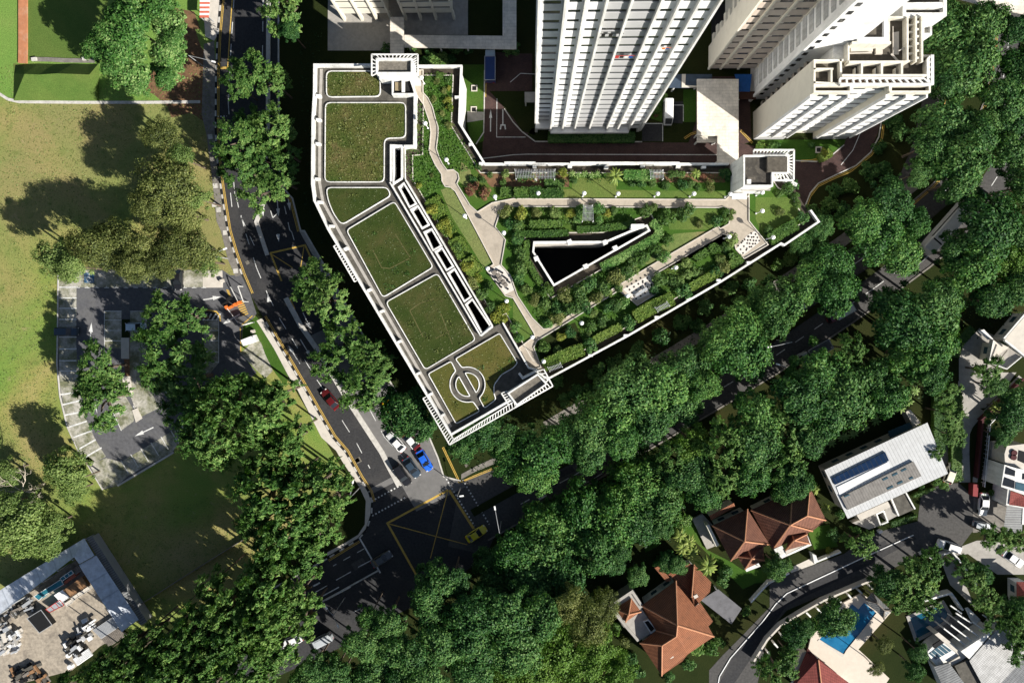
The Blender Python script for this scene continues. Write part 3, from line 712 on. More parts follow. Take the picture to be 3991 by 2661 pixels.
# parapets
def parapet(line, w, z0, z1, side, knobs=(), kz=None):
    m_ = MB(); m_.strip(line, w, z0, z1, side=side)
    m_.build('parapet', M['white'], B)
    for (t_, x, y) in knobs:
        p = tp(t_, x, y, kz or z1); k = MB(); k.box((p.x, p.y, (z0+z1)/2+.02), (.75,.42,z1-z0+.1), math.atan2(.5,1) if t_ == 'B2' else 0); k.build('buttress', M['white'], B)
parapet(W_out[:10], .38, ZR, ZP, -1, [('A2',418,650), ('A2',418,812), ('A2',415,975), ('A2',410,1215), ('A2',428,1372), ('A2',505,1535), ('B2',605,120), ('B2',765,400), ('B2',850,545), ('B2',968,752), ('B2',1098,968), ('B2',1178,1110), ('B2',1262,1252)])
parapet(bound[:3], .25, ZG, ZR+.7, 0); parapet(pts('A2 1000,992 1070,992 1074,640', 15.4), .34, ZG, 15.5, 0)
parapet(pts('A2 1095,455 1382,455 1368,835 1545,1120; A3 1465,1120', ZGP), .36, ZG, ZGP, -1, [('A2',1360,660), ('A2',1455,980), ('A2',1525,1110), ('A3',145,1130), ('A3',385,1130), ('A3',632,1135), ('A3',880,1130), ('A3',1122,1130), ('A3',1295,1135)], ZGP)
parapet(pts('A3 -60,1112 152,1112', ZGP+.35), .36, ZG, ZGP+.35, -1); parapet(pts('A3 388,1112 1130,1114', ZGP+.35), .36, ZG, ZGP+.35, -1)
parapet(G_out[7:9], .6, ZG, ZGP+.2, -1); parapet(G_out[9:], .34, ZG, ZGP, -1, [('B3',1600,215), ('B3',1395,335), ('B3',1190,460), ('B3',975,585), ('B3',765,710), ('B3',525,845)], ZGP)
# roof lawns
def panel(spec, mat, z=ZR, r=.9, tilez=ZR+.25, tuft=None, dens=6, n=3):
    p = pts(spec, tilez) if isinstance(spec, str) else spec
    p = roundpoly(p, r, n)
    m_ = MB(); q = inset(p, .1); m_.sheet(q, z+.22); o = m_.build('roof_lawn', M[mat], B)
    k = MB(); k.strip(p, .15, z, z+.34, closed=True); k2 = k.build('kerb', M['white'], o)
    if tuft:
        rr = random.Random(len(p)*7+int(p[0].x*10)); t = MB()
        xs = [v.x for v in q]; ys = [v.y for v in q]
        for i in range(int(abs(area2(q))/2*dens)):
            x = rr.uniform(min(xs), max(xs)); y = rr.uniform(min(ys), max(ys))
            if not inside((x, y), q): continue
            a_ = rr.uniform(0, 6.28); l = rr.uniform(.12,.32); hh = rr.uniform(.06,.26)*tuft; wd = rr.uniform(.05,.11)
            cx, cy = math.cos(a_), math.sin(a_)
            t.face([(x-cy*wd, y+cx*wd, z+.22), (x+cy*wd, y-cx*wd, z+.22), (x+cx*l, y+cy*l, z+.22+hh)])
        to = t.build('grass_tufts', M['lf_grassdry' if mat != 'turf_trim' else 'lf_grassgreen'], o); to['kind'] = 'stuff'
    return o
panel('A2 475,484 800,484 840,545 840,656 475,660', 'turf_roof', tuft=1.3, dens=13)
panel('A2 468,698 1012,698 1012,936 868,940 866,1236 464,1236', 'turf_roof', tuft=1.3, dens=13)
panel('A2 472,1274 888,1274 912,1328 578,1528 522,1450 486,1360', 'turf_trim', tuft=.6, dens=9)
panel(pts('A2 936,1368', ZR+.25) + pts('B2 1200,245 858,452 610,-5', ZR+.25), 'turf_trim', r=.7, tuft=.6, dens=9)
panel('B2 1228,288 1488,738 1145,942 878,484', 'turf_trim', r=.7, tuft=.6, dens=9)
cc = tp('B2', 1432, 1042, ZR+.25); sc = (tp('B2', 1532, 1042, ZR+.25)-cc).length/100
dr = (tp('B2', 1530, 1200, ZR+.25)-tp('B2', 1340, 862, ZR+.25)).normalized(); nr = Vector((-dr.y, dr.x, 0))
if nr.x < 0: nr = -nr
def arc(rad, off, sgn, n=12):
    """points of the ring on one side of the straight path, from its upper to its lower end"""
    rad *= sc; off *= sc
    a0 = math.acos(off/rad)
    out = []
    for i in range(n+1):
        th = -a0 + 2*a0*i/n
        out.append(cc + nr*sgn*rad*math.cos(th) + dr*rad*math.sin(th))
    return out
R1, R2, HW = 120, 80, 24
pr = pts('B2 1548,1202 1626,1142 1612,1105 1612,1045 1662,975 1742,930 1772,895 1650,694 1350,868', ZR+.25)
panel(pr + arc(R1, HW, 1), 'turf_gold', r=.35, tuft=.9, dens=8, n=2)
pl_ = pts('B2 1515,1222 1355,1308 1165,970 1320,884', ZR+.25)
panel(pl_ + arc(R1, HW, -1), 'turf_gold', r=.35, tuft=.9, dens=8, n=2)
panel(arc(R2, HW, 1), 'turf_gold', r=.1, tuft=.6, dens=9, n=1); panel(arc(R2, HW, -1), 'turf_gold', r=.1, tuft=.6, dens=9, n=1)
# mown marks of old game courts on the two big lawns, left as worn lines
wl = MB()
for s_ in ('B2 790,130 850,250 905,255 1050,180', 'B2 940,20 1045,185', 'B2 1040,540 1110,490 1205,460', 'B2 1040,540 1130,720', 'B2 1215,730 1310,680', 'B2 1250,560 1330,770'):
    wl.strip(pts(s_, ZR+.24), .16, ZR+.20, ZR+.232)
wl.build('worn_line', grassy('worn_grass', [(.085,.085,.035), (.10,.095,.04), (.12,.105,.05)], .5, 1.5, 8, .5), B)
rb_ = random.Random(3)
for o_ in [c for c in B.children if c.name.startswith('roof_lawn')]:
    me = o_.data; vs = [me.vertices[i].co + Vector(B.location) for i in range(len(me.vertices))]
    P0 = [Vector((q.x,q.y,0)) for q in vs]; xs = [q.x for q in P0]; ys = [q.y for q in P0]
    if (max(xs)-min(xs)) < 5: continue
    cl = MB(); v = []; f = []
    for i in range(int((max(xs)-min(xs))*(max(ys)-min(ys))/9)):
        x, y = rb_.uniform(min(xs)+.6,max(xs)-.6), rb_.uniform(min(ys)+.6,max(ys)-.6)
        if not inside((x,y), P0): continue
        R_ = rb_.uniform(.2,.75)
        for k in range(int(26*R_/.5)):
            a_ = rb_.uniform(0,6.28); r_ = R_*math.sqrt(rb_.random()); q = (x+r_*math.cos(a_), y+r_*math.sin(a_)); l = rb_.uniform(.12,.3); w_ = l*.3; t_ = rb_.uniform(0,6.28); cx, cy = math.cos(t_)*l, math.sin(t_)*l
            cl.face([(q[0]-cy*.3, q[1]+cx*.3, ZR+.23), (q[0]+cy*.3, q[1]-cx*.3, ZR+.23), (q[0]+cx, q[1]+cy, ZR+.23+rb_.uniform(.1,.4))])
    if cl.f: oc = cl.build('weed_clumps', M[rb_.choice(['lf_shrub','lf_olive'])], o_); oc['kind'] = 'stuff'
# roof walk paving joints
# frames of thin beams (pergolas)
def beamframe(root, inner, outer, z, n, w=.15, h=.22, name='pergola', posts=True):
    m_ = MB()
    up = lambda p: Vector((p.x, p.y, z))
    m_.bar(up(outer[0]), up(outer[1]), w*1.4, h*1.2); m_.bar(up(inner[0])+Vector((0,0,.01)), up(inner[1])+Vector((0,0,.01)), w, h)
    for i in range(n+1):
        t = i/n; m_.bar(up(inner[0].lerp(inner[1], t))-Vector((0,0,.03)), up(outer[0].lerp(outer[1], t))-Vector((0,0,.03)), w, h)
    return m_.build(name, M['white'], root)
def P2(t_, a, b, z): return pts('%s %s %s' % (t_, a, b), z)
z_ = ZR+.9
beamframe(B, P2('B2','1165,1120','1338,1412',z_), P2('B2','1130,1135','1311,1450',z_), z_, 18)
i0 = pts('B2 1338,1412', z_)+pts('B3 240,1012', z_); o0 = pts('B2 1311,1450', z_)+pts('B3 270,1052', z_)
beamframe(B, i0, o0, z_, 36)
m_ = MB(); m_.bar(i0[0], o0[0], .2, .25); m_.build('pergola_brace', M['white'], B)
beamframe(B, P2('B2','548,92','690,330',z_), P2('B2','524,103','666,345',z_), z_, 14)
beamframe(B, P2('B3','160,955','240,1012',z_+1.4), P2('B3','208,938','268,1050',z_+1.4), z_+1.4, 4)
beamframe(B, P2('B2','1700,1088','1742,1160',z_+1.4), P2('B2','1662,1100','1712,1180',z_+1.4), z_+1.4, 5)
# stair towers and lift tower on the roof
def tower(name, spec, zt, z0, mat='white', par=.45, pw=.26, roofmat='roofgrav', parent=B):
    p = pts(spec, zt)
    m_ = MB(); m_.wallring(p, z0, zt-.6); o = m_.build(name, M[mat], parent)
    q = inset(p, pw)
    m_ = MB(); m_.strip(p, pw, zt-.6, zt, closed=True, side=-1 if area2(p) > 0 else 1); m_.build('parapet', M[mat], o)
    m_ = MB(); m_.sheet(p, zt-.6); m_.build('roof', M[roofmat], o)
    return o, p
st, sp_ = tower('stair_tower', 'U1 607,642 1000,642 1000,805 607,805', 18.4, ZG)
for a, b, c, d, n in (('607,640','1000,640','556,597','1062,597',11), ('1000,640','1000,805','1060,597','1060,830',8), ('607,640','607,805','557,597','557,830',5)):
    beamframe(st, P2('U1',a,b,18.3), P2('U1',c,d,18.3), 18.3, n)
m_ = MB(); p = pts('U1 640,868 1060,868 1060,800 640,800', 17.0); m_.prism(p, ZG, 17.0); m_.build('stair_porch', M['white'], st)
o2, _ = tower('stair_lobby', 'U1 775,862 985,862 1030,1000 1030,1035 775,1035', 16.4, ZG, roofmat='dark')
m_ = MB(); m_.bar(tp('U1',902,880,16.2), tp('U1',902,1010,16.2), .5, .6); m_.build('roof_beam', M['white'], o2)
m_ = MB(); m_.sheet(pts('U1 812,900 890,900 890,992 812,992', 15.9), 15.95); m_.build('skylight', plain('warm_interior', (.25,.2,.12), .8), o2)
lt, lp = tower('lift_tower', 'T3 553,180 1042,180 1042,378 878,378 878,524 553,524', 21.5, ZG, roofmat='roofdark2')
m_ = MB(); m_.prism(pts('T3 812,203 1028,203 1028,366 812,366', 21.6), 20.9, 21.75); m_.build('plant_room', [M['roofdark']], lt)
m_ = MB(); m_.prism(pts('T3 582,452 626,452 626,500 582,500', 21.0), 20.9, 21.6); m_.build('access_hatch', M['white'], lt)
for a, b, c, d, n in (('665,175','1042,175','665,127','1104,127',11), ('1045,175','1045,378','1103,127','1099,455',8), ('880,380','1042,380','880,457','1099,457',5)):
    beamframe(lt, P2('T3',a,b,20.8), P2('T3',c,d,20.8), 20.8, n, .2, .25)
m_ = MB(); m_.prism(pts('T3 535,540 848,540 848,566 535,566', 18.0), 17.6, 18.0, bottom=True); m_.build('door_canopy', M['concrete'], lt)
m_ = MB(); m_.prism(pts('T3 428,598 588,598 588,662 428,662', 15.6), 15.3, 15.6, bottom=True); m_.build('entrance_canopy', M['white'], lt)
m_ = MB(); q = pts('T3 445,600 585,600', 13); m_.bar(Vector((q[0].x+.3,q[0].y+.2,13)), Vector((q[0].x+.3,q[0].y+.2,15.3)), .2, .2); m_.bar(Vector((q[1].x-.3,q[1].y-.8,13)), Vector((q[1].x-.3,q[1].y-.8,15.3)), .2, .2); m_.build('canopy_post', M['white'], lt)
s3, _ = tower('stair_tower', 'D 1165,903 1235,858 1258,882 1187,932', 17.4, ZG)
m_ = MB(); m_.strip(pts('B3 40,968 65,1000 165,948', 16.2), .35, ZR, 16.2); m_.build('screen_wall', M['white'], B)
# roof paving seams: drain slab line along the outer walk
m_ = MB(); m_.strip(offset(pts('A2 440,470 430,800 428,1240 450,1370 560,1568; B2 1180,1080 1320,1330', ZR), 0), .5, ZR, ZR+.05)
m_.build('roof_gutter', M['concrete'], B)
# ---------------------------------------------------------------- garden terrace surfaces
zb = ZG+.28
gin = inset(GD, 1.25)
hole = inset(void, -1.9)
cov = MB(); cov.sheet(gin, zb, holes=[hole]); cov.wallring(gin, ZG, zb); cov.wallring(hole, ZG, zb, inward=True)
struct('garden_bed', cov, M['bright_lawn'])
k = MB(); k.strip(gin, .16, ZG, zb+.06, closed=True); k.strip(hole, .16, ZG, zb+.06, closed=True); struct('bed_kerb', k, M['pale_conc'])
def path(name, specs, mat, z, wall=True):
    for s_ in specs:
        p = pts(s_, z); m_ = MB(); m_.sheet(p, z); struct(name, m_, M[mat])
zp = zb+.05
P1 = 'U3 372,70 425,70 425,320 480,380 530,480 560,600 592,700 592,780 572,940 605,1040 640,1110 692,1180 760,1175 812,1215 825,1270 800,1330 945,1568; A2 1500,1440 1600,1378 1742,1350; A3 1440,1356 1470,1330 1480,1290 1610,1290; T3 612,580 612,900 820,1160 560,1312 468,1208 440,1090 330,1040 ; B3 1435,18 950,300 985,418 842,505 770,440 715,405 250,692 160,745 140,790 190,925 110,942 42,792 148,712 140,690 0,455; B2 1690,440 1560,262 1610,225 1490,-5; A2 1350,1300 1310,1270; U3 720,1368 670,1360 635,1300 630,1225 560,1120 505,1000 492,960 500,900 512,760 495,640 430,450 285,250 300,200 372,190'
P1h = 'B3 30,440 130,590 205,665 240,660 930,238 1390,-30; T3 300,985 395,930 395,770 330,745; A3 1395,1410 -40,1402; A2 1660,1420 1620,1540; B2 1690,60 1660,230; B3 -20,300'
pm = MB(); outer = pts(P1, zp); hol = pts(P1h, zp)
pm.sheet(outer, zp, holes=[hol]); struct('garden_path', pm, M['tan'])
k = MB(); k.strip(outer, .15, ZG+.2, zp+.2, closed=True); k.strip(hol, .15, ZG+.2, zp+.2, closed=True); struct('path_kerb', k, M['pale_conc'])
sheet_ = lambda n, s_, m, z: struct(n, MB().sheet(pts(s_, z), z), M[m])
sheet_('tiled_terrace', 'T3 470,1205 590,1060 690,1000 740,1120 560,1270 530,1262', 'tile_white', zp+.02)
sheet_('tiled_terrace', 'B3 745,395 925,300 975,410 835,470 790,440', 'tile_white', zp+.02)
sheet_('tiled_terrace', 'B2 1565,265 1650,230 1742,330; B3 10,400; B2 1690,430', 'tile_white', zp+.02)
tl = MB()
def diamonds(o, a, b, na, nb, s_):
    o = pts(o, zp)[0]; a = pts(a, zp)[0]; b = pts(b, zp)[0]
    for i in range(na):
        for j in range(nb):
            p = o + (a-o)*(i/(na-1)) + (b-o)*(j/(nb-1))
            tl.box((p.x, p.y, zp+.025), (s_, s_, .022), .5)
diamonds('T3 495,1170', 'T3 548,1250', 'T3 638,1035', 3, 5, .28); diamonds('T3 600,1110', 'T3 640,1180', 'T3 685,1045', 3, 3, .28); diamonds('T3 545,1120', 'T3 590,1200', 'T3 610,1070', 2, 2, .28)
diamonds('B3 775,378', 'B3 835,460', 'B3 895,300', 5, 5, .3); diamonds('B3 880,350', 'B3 930,420', 'B3 940,370', 3, 2, .3)
struct('terrace_tiles', tl, M['black'])
# patches of mown lawn, soil and darker beds inside the garden
for s_, m, z in (('A3 10,1280 1440,1300 1440,1345 10,1345', 'greenlawn', zb+.012), ('A3 400,1210 700,1210 700,1290 400,1290', 'greenlawn', zb+.016),
                 ('A2 1250,1290 1290,1275 1330,1290 1465,1500; B2 1590,215 1540,250 1450,100; A2 1330,1480', 'lawn', zb+.014), ('A2 1390,1100 1450,1150 1500,1350 1410,1260 1370,1230', 'lawn', zb+.014),
                 ('B2 1740,480; B3 0,460 130,690 130,712 30,765 0,720', 'greenlawn', zb+.014), ('T3 685,640 1100,640 1190,790 830,1130 720,960 685,880', 'greenlawn', zb+.014),
                 ('B3 1090,20 1330,0 1200,70 1060,150 950,220 880,230', 'lawn', zb+.014), ('A3 1040,1420 1390,1420 1390,1560 1060,1560', 'greenlawn', zb+.014),
                 ('B3 150,780 260,690 420,620 480,760 200,900', 'verge', zb+.014), ('A2 1470,1130 1530,1180; A3 380,1180 380,1270 -150,1270', 'soil', zb+.01), ('A3 880,1170 1440,1170 1440,1240 880,1240', 'soil', zb+.01)):
    struct('garden_lawn', MB().sheet(pts(s_, z), z), M[m])
# ---------------------------------------------------------------- towers
def xat(t, x, y, z): return tp(t, x, y, z).x
def southface(root, xs, y, z0, nf, fh, wallmat, bays, sp=.62, proud=.14, fin=.75, finw=.28, finmat='white', keep=100, finz=None, back=0.0, winname='window', slit=(.22,.86)):
    """window bands, spandrels and upright fins on a wall that faces south (towards -y)"""
    zt = z0+nf*fh
    sm = {}
    for b, (xa, xb) in enumerate(zip(xs, xs[1:])):
        kind = bays[b]
        if not kind: continue
        m_ = sm.setdefault('panel', MB())
        for k in range(nf):
            z = z0+k*fh
            q = sp*fh
            m_.box(((xa+xb)/2, y-proud/2, z+q/2), (xb-xa-.02, proud, q))
            if kind == 'g':   # recessed balcony front with a raised rail
                m_.box(((xa+xb)/2, y-proud-.04, z+q-.06), (xb-xa-.3, .1, .1))
        nm = {'w': 'spandrel_panels', 'g': 'balcony_fronts', 'b': 'spandrel_panels'}[kind]
        sm.pop('panel').build(nm, M[{'w': wallmat, 'g': 'greypanel', 'b': 'brownpanel'}[kind]], root)
    rest = MB(); n = 0
    for k in reversed(range(nf)):
        for b, (xa, xb) in enumerate(zip(xs, xs[1:])):
            kind = bays[b]
            if not kind: continue
            z = z0+k*fh+sp*fh; W_ = xb-xa
            fa, fb = slit if kind != 'g' else (.03, .97)
            m_ = MB() if n < keep else rest
            m_.box((xa+W_*(fa+fb)/2, y-.02, z+(fh*(1-sp))/2), (W_*(fb-fa), .05, fh*(1-sp)-.06))
            if n < keep: m_.build(winname, M['glass'], root)
            n += 1
    if rest.f:
        o = rest.build('lower_windows', M['glass'], root); o['kind'] = 'stuff'
    for i, x in enumerate(xs):
        if fin <= 0: break
        f_ = MB(); f_.box((x, y-fin/2, (z0+zt)/2), (finw, fin, zt-z0)); f_.build('fin', M[finmat], root)
# white tower
fx = [xat('U2', x, 1300, 4.0) for x in (205, 330, 458, 610, 792, 908, 1028, 1152)]
xl = xat('U2', 45, 1355, 3.5)
yF = tp('U2', 600, 1352, 3.5).y; HT = 74
T = thing('apartment_tower', 'tall bright white apartment tower with upright fins and grey balcony columns', 'tower', (fx[3], yF, 0))
m_ = MB(); m_.box(((fx[0]+fx[-1])/2, yF+8, (3.4+HT)/2), (fx[-1]-fx[0], 16, HT-3.4)); m_.box(((xl+fx[0])/2-.02, yF+8.0, (3.4+HT)/2+.1), (fx[0]-xl, 14, HT-3.2)); m_.build('wall', M['white_clean'], T)
m_ = MB(); m_.box(((xl+fx[-1])/2, yF+8.4, 1.7), (fx[-1]-xl-.8, 15, 3.36)); m_.build('void_deck', M['greypanel'], T)
m_ = MB()
for i, x in enumerate([xl+.2]+fx): m_.box((x, yF+.3, 1.7), (.5, .5, 3.4))
m_.build('void_deck_columns', M['white'], T)
southface(T, fx, yF, 3.6, 24, 2.9, 'white_clean', ['w','w','g','g','w','w','w'], keep=84, sp=.72, proud=.08, slit=(.22,.82), fin=.6)
southface(T, [xl, fx[0]-.02], yF+1.0, 3.6, 24, 2.9, 'white_clean', ['w'], keep=14, fin=.2, slit=(.2,.88), sp=.68, proud=.08)
m_ = MB(); m_.box(((fx[0]+fx[-2])/2, yF-.5, 3.85), (fx[-2]-fx[0], 1.0, .9)); m_.box(((xl+fx[0])/2, yF+.9, 3.8), (fx[0]-xl-.1, 2.1, 1.0)); m_.build('skirt_ledge', M['white_clean'], T)
# laundry hung on bars below the windows
def laundry(label, t_, x, y, h, cols, wd=.5, hgt=.8, gap=.62):
    L = MB(); p = tp(t_, x, y, h)
    for i, c in enumerate(cols): L.box((p.x+i*gap, yF-.5, h), (wd, .06, hgt*(1-.2*(i % 2))), m=i)
    L.box((p.x+gap*(len(cols)-1)/2, yF-.5, h+hgt/2+.05), (gap*len(cols)+.4, .05, .05), m=0)
    L.build('laundry', [M[c] for c in cols], label=label, cat='laundry', group='laundry on the white tower')
def hfor(t_, y): # height on the tower front for an image row
    s_ = TILES[t_][1]+y*TILES[t_][2]; lo, hi = 0, 74
    for _ in range(40):
        mid = (lo+hi)/2
        if tp(t_, 700, y, mid).y > yF: lo = mid
        else: hi = mid
    return mid
laundry('dark clothes hung below a grey balcony high on the white tower', 'U2', 760, 330, hfor('U2',330), ['black','black','greypanel'], .45, .9, .9)
laundry('red, black and blue washing on a grey balcony halfway up the white tower', 'U2', 905, 565, hfor('U2',565), ['red','black','white','bluepaint'], .5, .9, .6)
laundry('orange and blue washing in a white window bay near the right edge of the tower', 'U2', 1395, 478, hfor('U2',478), ['orange','bluepaint'], .4, .5, .5)
# beige wing
yB = tp('T1', 400, 745, 3.5).y
bx = [xat('T1', x, 745, 3.5) for x in (312, 440, 632, 830)]
Bw = thing('apartment_block', 'beige apartment wing with brown window bands right of the white tower', 'building', (bx[1], yB, 0))
m_ = MB(); m_.box(((bx[0]+bx[-1])/2, yB+2.0, (3.4+66)/2), (bx[-1]-bx[0], 4.0, 62.6)); m_.box(((bx[0]+bx[-1])/2+2.5, yB+11.0, (3.4+66)/2), (bx[-1]-bx[0]-1, 14.0, 62.6)); m_.build('wall', M['beige'], Bw)
m_ = MB(); m_.box(((bx[0]+bx[-1])/2+.5, yB+6.3, 1.7), (bx[-1]-bx[0]-1.5, 11, 3.36)); m_.build('void_deck', M['dark'], Bw)
southface(Bw, bx, yB, 3.6, 21, 2.9, 'beige', ['b','b','b'], keep=63, fin=.35, finw=.35, finmat='beige', slit=(.3,.86), sp=.72, proud=.08)
for k in range(20):
    b_ = MB(); b_.box((bx[0]+1.35, yB+5.2+(k % 2)*.5, 3.6+k*2.9+.6), (1.6, 1.8, 1.2)); b_.build('balcony', M['beige'], Bw)
# cream block with the stepped roof
ZT = 31.5
main = pts('T2 60,650 60,1012 475,1012 475,935 892,935 892,1012 1338,1012 1338,600 1243,600 1243,180 1030,180 870,180 870,450 430,450 430,640 355,650', ZT)
Ct = thing('apartment_block', 'cream apartment block with a stepped roof of white parapets and roof frames', 'building', (main[4].x, main[4].y, 0))
m_ = MB(); m_.wallring(main, 0, ZT-1.1); m_.build('wall', M['cream'], Ct)
m_ = MB(); m_.sheet(main, ZT-1.1); m_.build('roof', M['roofdark'], Ct)
m_ = MB(); m_.strip(main, .28, ZT-1.1, ZT, closed=True, side=-1 if area2(main) > 0 else 1); M['palecream'] = stained('pale_cream_paint', (.74,.70,.61), (.42,.38,.30), .5); m_.build('parapet', M['palecream'], Ct)
def southblock(i0, i1, bays, n, **k):
    xa, xb = sorted((main[i0].x, main[i1].x)); y = main[i0].y
    southface(Ct, [xa+(xb-xa)*j/n for j in range(n+1)], y, 2.2, 10, 2.82, 'white_clean', bays, finmat='white_clean', **k)
southblock(1, 2, ['w','w'], 2, keep=20, slit=(.42,.93), sp=.64, fin=.5, proud=.12, finw=.25)  # panes right of centre also stand in for each bay's shade
southblock(3, 4, ['w','w'], 2, keep=20, slit=(.35,.95), sp=.66, fin=.0)
southblock(5, 6, ['w','w'], 2, keep=20, slit=(.42,.93), sp=.64, fin=.5, proud=.12, finw=.25)  # right-set panes carry the bay shade here too
m_ = MB(); y_ = main[1].y
for i0, i1 in ((1,2),(5,6)): xa, xb = sorted((main[i0].x, main[i1].x)); m_.box(((xa+xb)/2, y_-.1, .9), (xb-xa+.05, .25, 1.8))
m_.build('plinth', M['greypanel'], Ct)
# roof walls: sunken bays, cross walls, frames
rw = MB()
for s_, w_, z1 in (('T2 60,752 275,752', .4, ZT), ('T2 60,900 345,915', .45, ZT), ('T2 255,760 255,905', .45, ZT), ('T2 355,650 360,840', .5, ZT), ('T2 60,930 1338,930', .5, ZT+.02), ('T2 430,690 1070,688', .6, ZT+.5),
                   ('T2 360,835 1300,835', .6, ZT+.45), ('T2 1300,650 1300,840', .5, ZT+.4), ('T2 575,690 575,830', .42, ZT+.4), ('T2 792,690 792,830', .5, ZT+.4), ('T2 1010,690 1010,830', .5, ZT+.4), ('T2 520,740 520,825', .2, ZT-.2), ('T2 740,740 740,825', .2, ZT-.2), ('T2 960,740 960,825', .2, ZT-.2),
                   ('T2 1075,200 1075,690', .45, ZT+.3), ('T2 1160,190 1160,690', .4, ZT+.5), ('T2 1225,190 1225,690', .45, ZT+.52), ('T2 475,940 475,1000', .4, ZT+.01), ('T2 892,940 892,1000', .4, ZT+.01), ('T2 430,470 430,690', .4, ZT+.4), ('T2 440,500 860,500', .6, ZT+1.3)):
    rw.strip(pts(s_, ZT), w_*.62, ZT-1.1, z1)
rw.build('roof_walls', M['palecream'], Ct)
for k in range(6): y = 250+k*78; rr_ = MB(); rr_.strip(pts('T2 1160,%d 1235,%d' % (y, y), ZT), .3, ZT-.4, ZT+.3); rr_.strip(pts('T2 1078,%d 1150,%d' % (y+20, y+20), ZT), .22, ZT-.9, ZT-.1); rr_.build('roof_rung', M['cream'], Ct)
beamframe(Ct, pts('T2 345,858 1255,858', ZT+.3), pts('T2 345,925 1335,925', ZT+.3), ZT+.3, 13, .26, .4)
beamframe(Ct, pts('T2 1300,650 1300,870', ZT+.3), pts('T2 1350,605 1350,930', ZT+.3), ZT+.3, 5, .3, .35)
m_ = MB(); m_.sheet(pts('T2 350,858 1335,858 1335,925 350,925', ZT), ZT-.9); m_.build('roof_strip', plain('peach_floor', (.62,.40,.27), .8, .15), Ct)
for s_, h_ in (('T2 725,520 800,520 800,600 725,600', .5), ('T2 920,360 985,350 985,600 920,600', .25), ('T2 450,525 690,525 690,575 450,590', .6)):
    m_ = MB(); m_.prism(pts(s_, ZT-1), ZT-1.1, ZT-1.1+h_); m_.build('roof_plant', M['pale_conc'], Ct)
m_ = MB(); m_.bar(tp('T2',985,560,ZT-.3), tp('T2',1080,505,ZT-.3), .15, .15); m_.bar(tp('T2',925,290,ZT-.6), tp('T2',925,520,ZT-.6), .08, .08); m_.bar(tp('T2',450,585,ZT-.2), tp('T2',695,580,ZT-.2), .12, .12); m_.bar(tp('T2',905,590,ZT-.8), tp('T2',980,670,ZT-.8), .3, .1); m_.build('roof_pipes', M['pale_conc'], Ct)
# taller white stair block behind it
yN = tp('T1', 830, 1085, 0).y
xw = xat('T1', 768, 960, 0); xe = P(3341, 157, ZT).x
ydeep = tp('T1', 800, 690, 0).y
m_ = MB(); m_.box(((xw+xe)/2, (yN+ydeep)/2+.02, 33.5), (xe-xw, ydeep-yN, 67)); ub = m_.build('upper_block', M['white_clean'], Ct)
for k in range(20):
    z = 3.0+k*2.82
    v_ = MB(); v_.box((xw-.03, yN+(ydeep-yN)*.55, z+.9), (.08, (ydeep-yN)*.72, 1.55)); lv = v_.build('window', M['greypanel'], ub)
    v_ = MB()
    for q in range(5): v_.box((xw-.1, yN+(ydeep-yN)*.55, z+.25+q*.33), (.16, (ydeep-yN)*.72, .07))
    v_.build('louvre', M['white'], ub)
    v_ = MB(); v_.box((xw+1.0, yN-.02, z+.9), (.75, .08, 1.1)); v_.build('window', M['glass'], ub)
m_ = MB(); m_.box((xw-.05, yN-.15, 33.5), (.5, .5, 67)); m_.build('corner_rib', M['white_clean'], ub)
# light court between the two, with small balconies
m_ = MB(); m_.box((main[0].x+5.5, (yN+main[0].y)/2, 15), (4.0, yN-main[0].y-.04, 30)); m_.build('court_wall', M['white'], Ct)
for k in range(9):
    b_ = MB(); z = 4.2+k*2.82; b_.box((main[0].x+1.3, main[0].y+.42, z), (2.2, .8, .15)); b_.box((main[0].x+.25, main[0].y+.42, z+.55), (.06, .8, 1.0)); b_.box((main[0].x+1.3, main[0].y+.80, z+.55), (2.2, .05, 1.0)); b_.build('balcony', M['timber'], Ct)
mid = pts('T2 535,180 865,180 865,448 535,448', ZT+1.5)
m_ = MB(); m_.wallring(mid, ZT-1.1, ZT+.9); o_ = m_.build('roof_block', M['white_clean'], Ct); m_ = MB(); m_.sheet(mid, ZT+.9); m_.build('roof', M['roofdark'], o_); m_ = MB(); m_.strip(mid, .5, ZT+.9, ZT+1.6, closed=True, side=-1 if area2(mid) > 0 else 1); m_.build('parapet', M['white_clean'], o_)
ne = pts('T2 1030,-420 1510,-420 1510,178 1030,178', ZT)
m_ = MB(); m_.wallring(ne, 0, ZT-1.1); ob = m_.build('rear_wing', M['white_clean'], Ct); m_ = MB(); m_.sheet(ne, ZT-1.1); m_.build('roof', M['roofdark'], ob)
m_ = MB(); m_.strip(ne, .5, ZT-1.1, ZT+.05, closed=True, side=-1 if area2(ne) > 0 else 1); m_.strip(pts('T2 1030,60 1510,55', ZT), .8, ZT-1.1, ZT); m_.build('parapet', M['white'], ob)
sm_ = pts('T2 1245,270 1352,270 1352,384 1245,384', ZT)
m_ = MB(); m_.wallring(sm_, 0, ZT-.8); ob = m_.build('side_bay', M['white_clean'], Ct); m_ = MB(); m_.sheet(sm_, ZT-.8); m_.build('roof', M['cream'], ob)
m_ = MB(); m_.strip(sm_, .3, ZT-.8, ZT, closed=True, side=-1 if area2(sm_) > 0 else 1); m_.build('parapet', M['white'], ob)
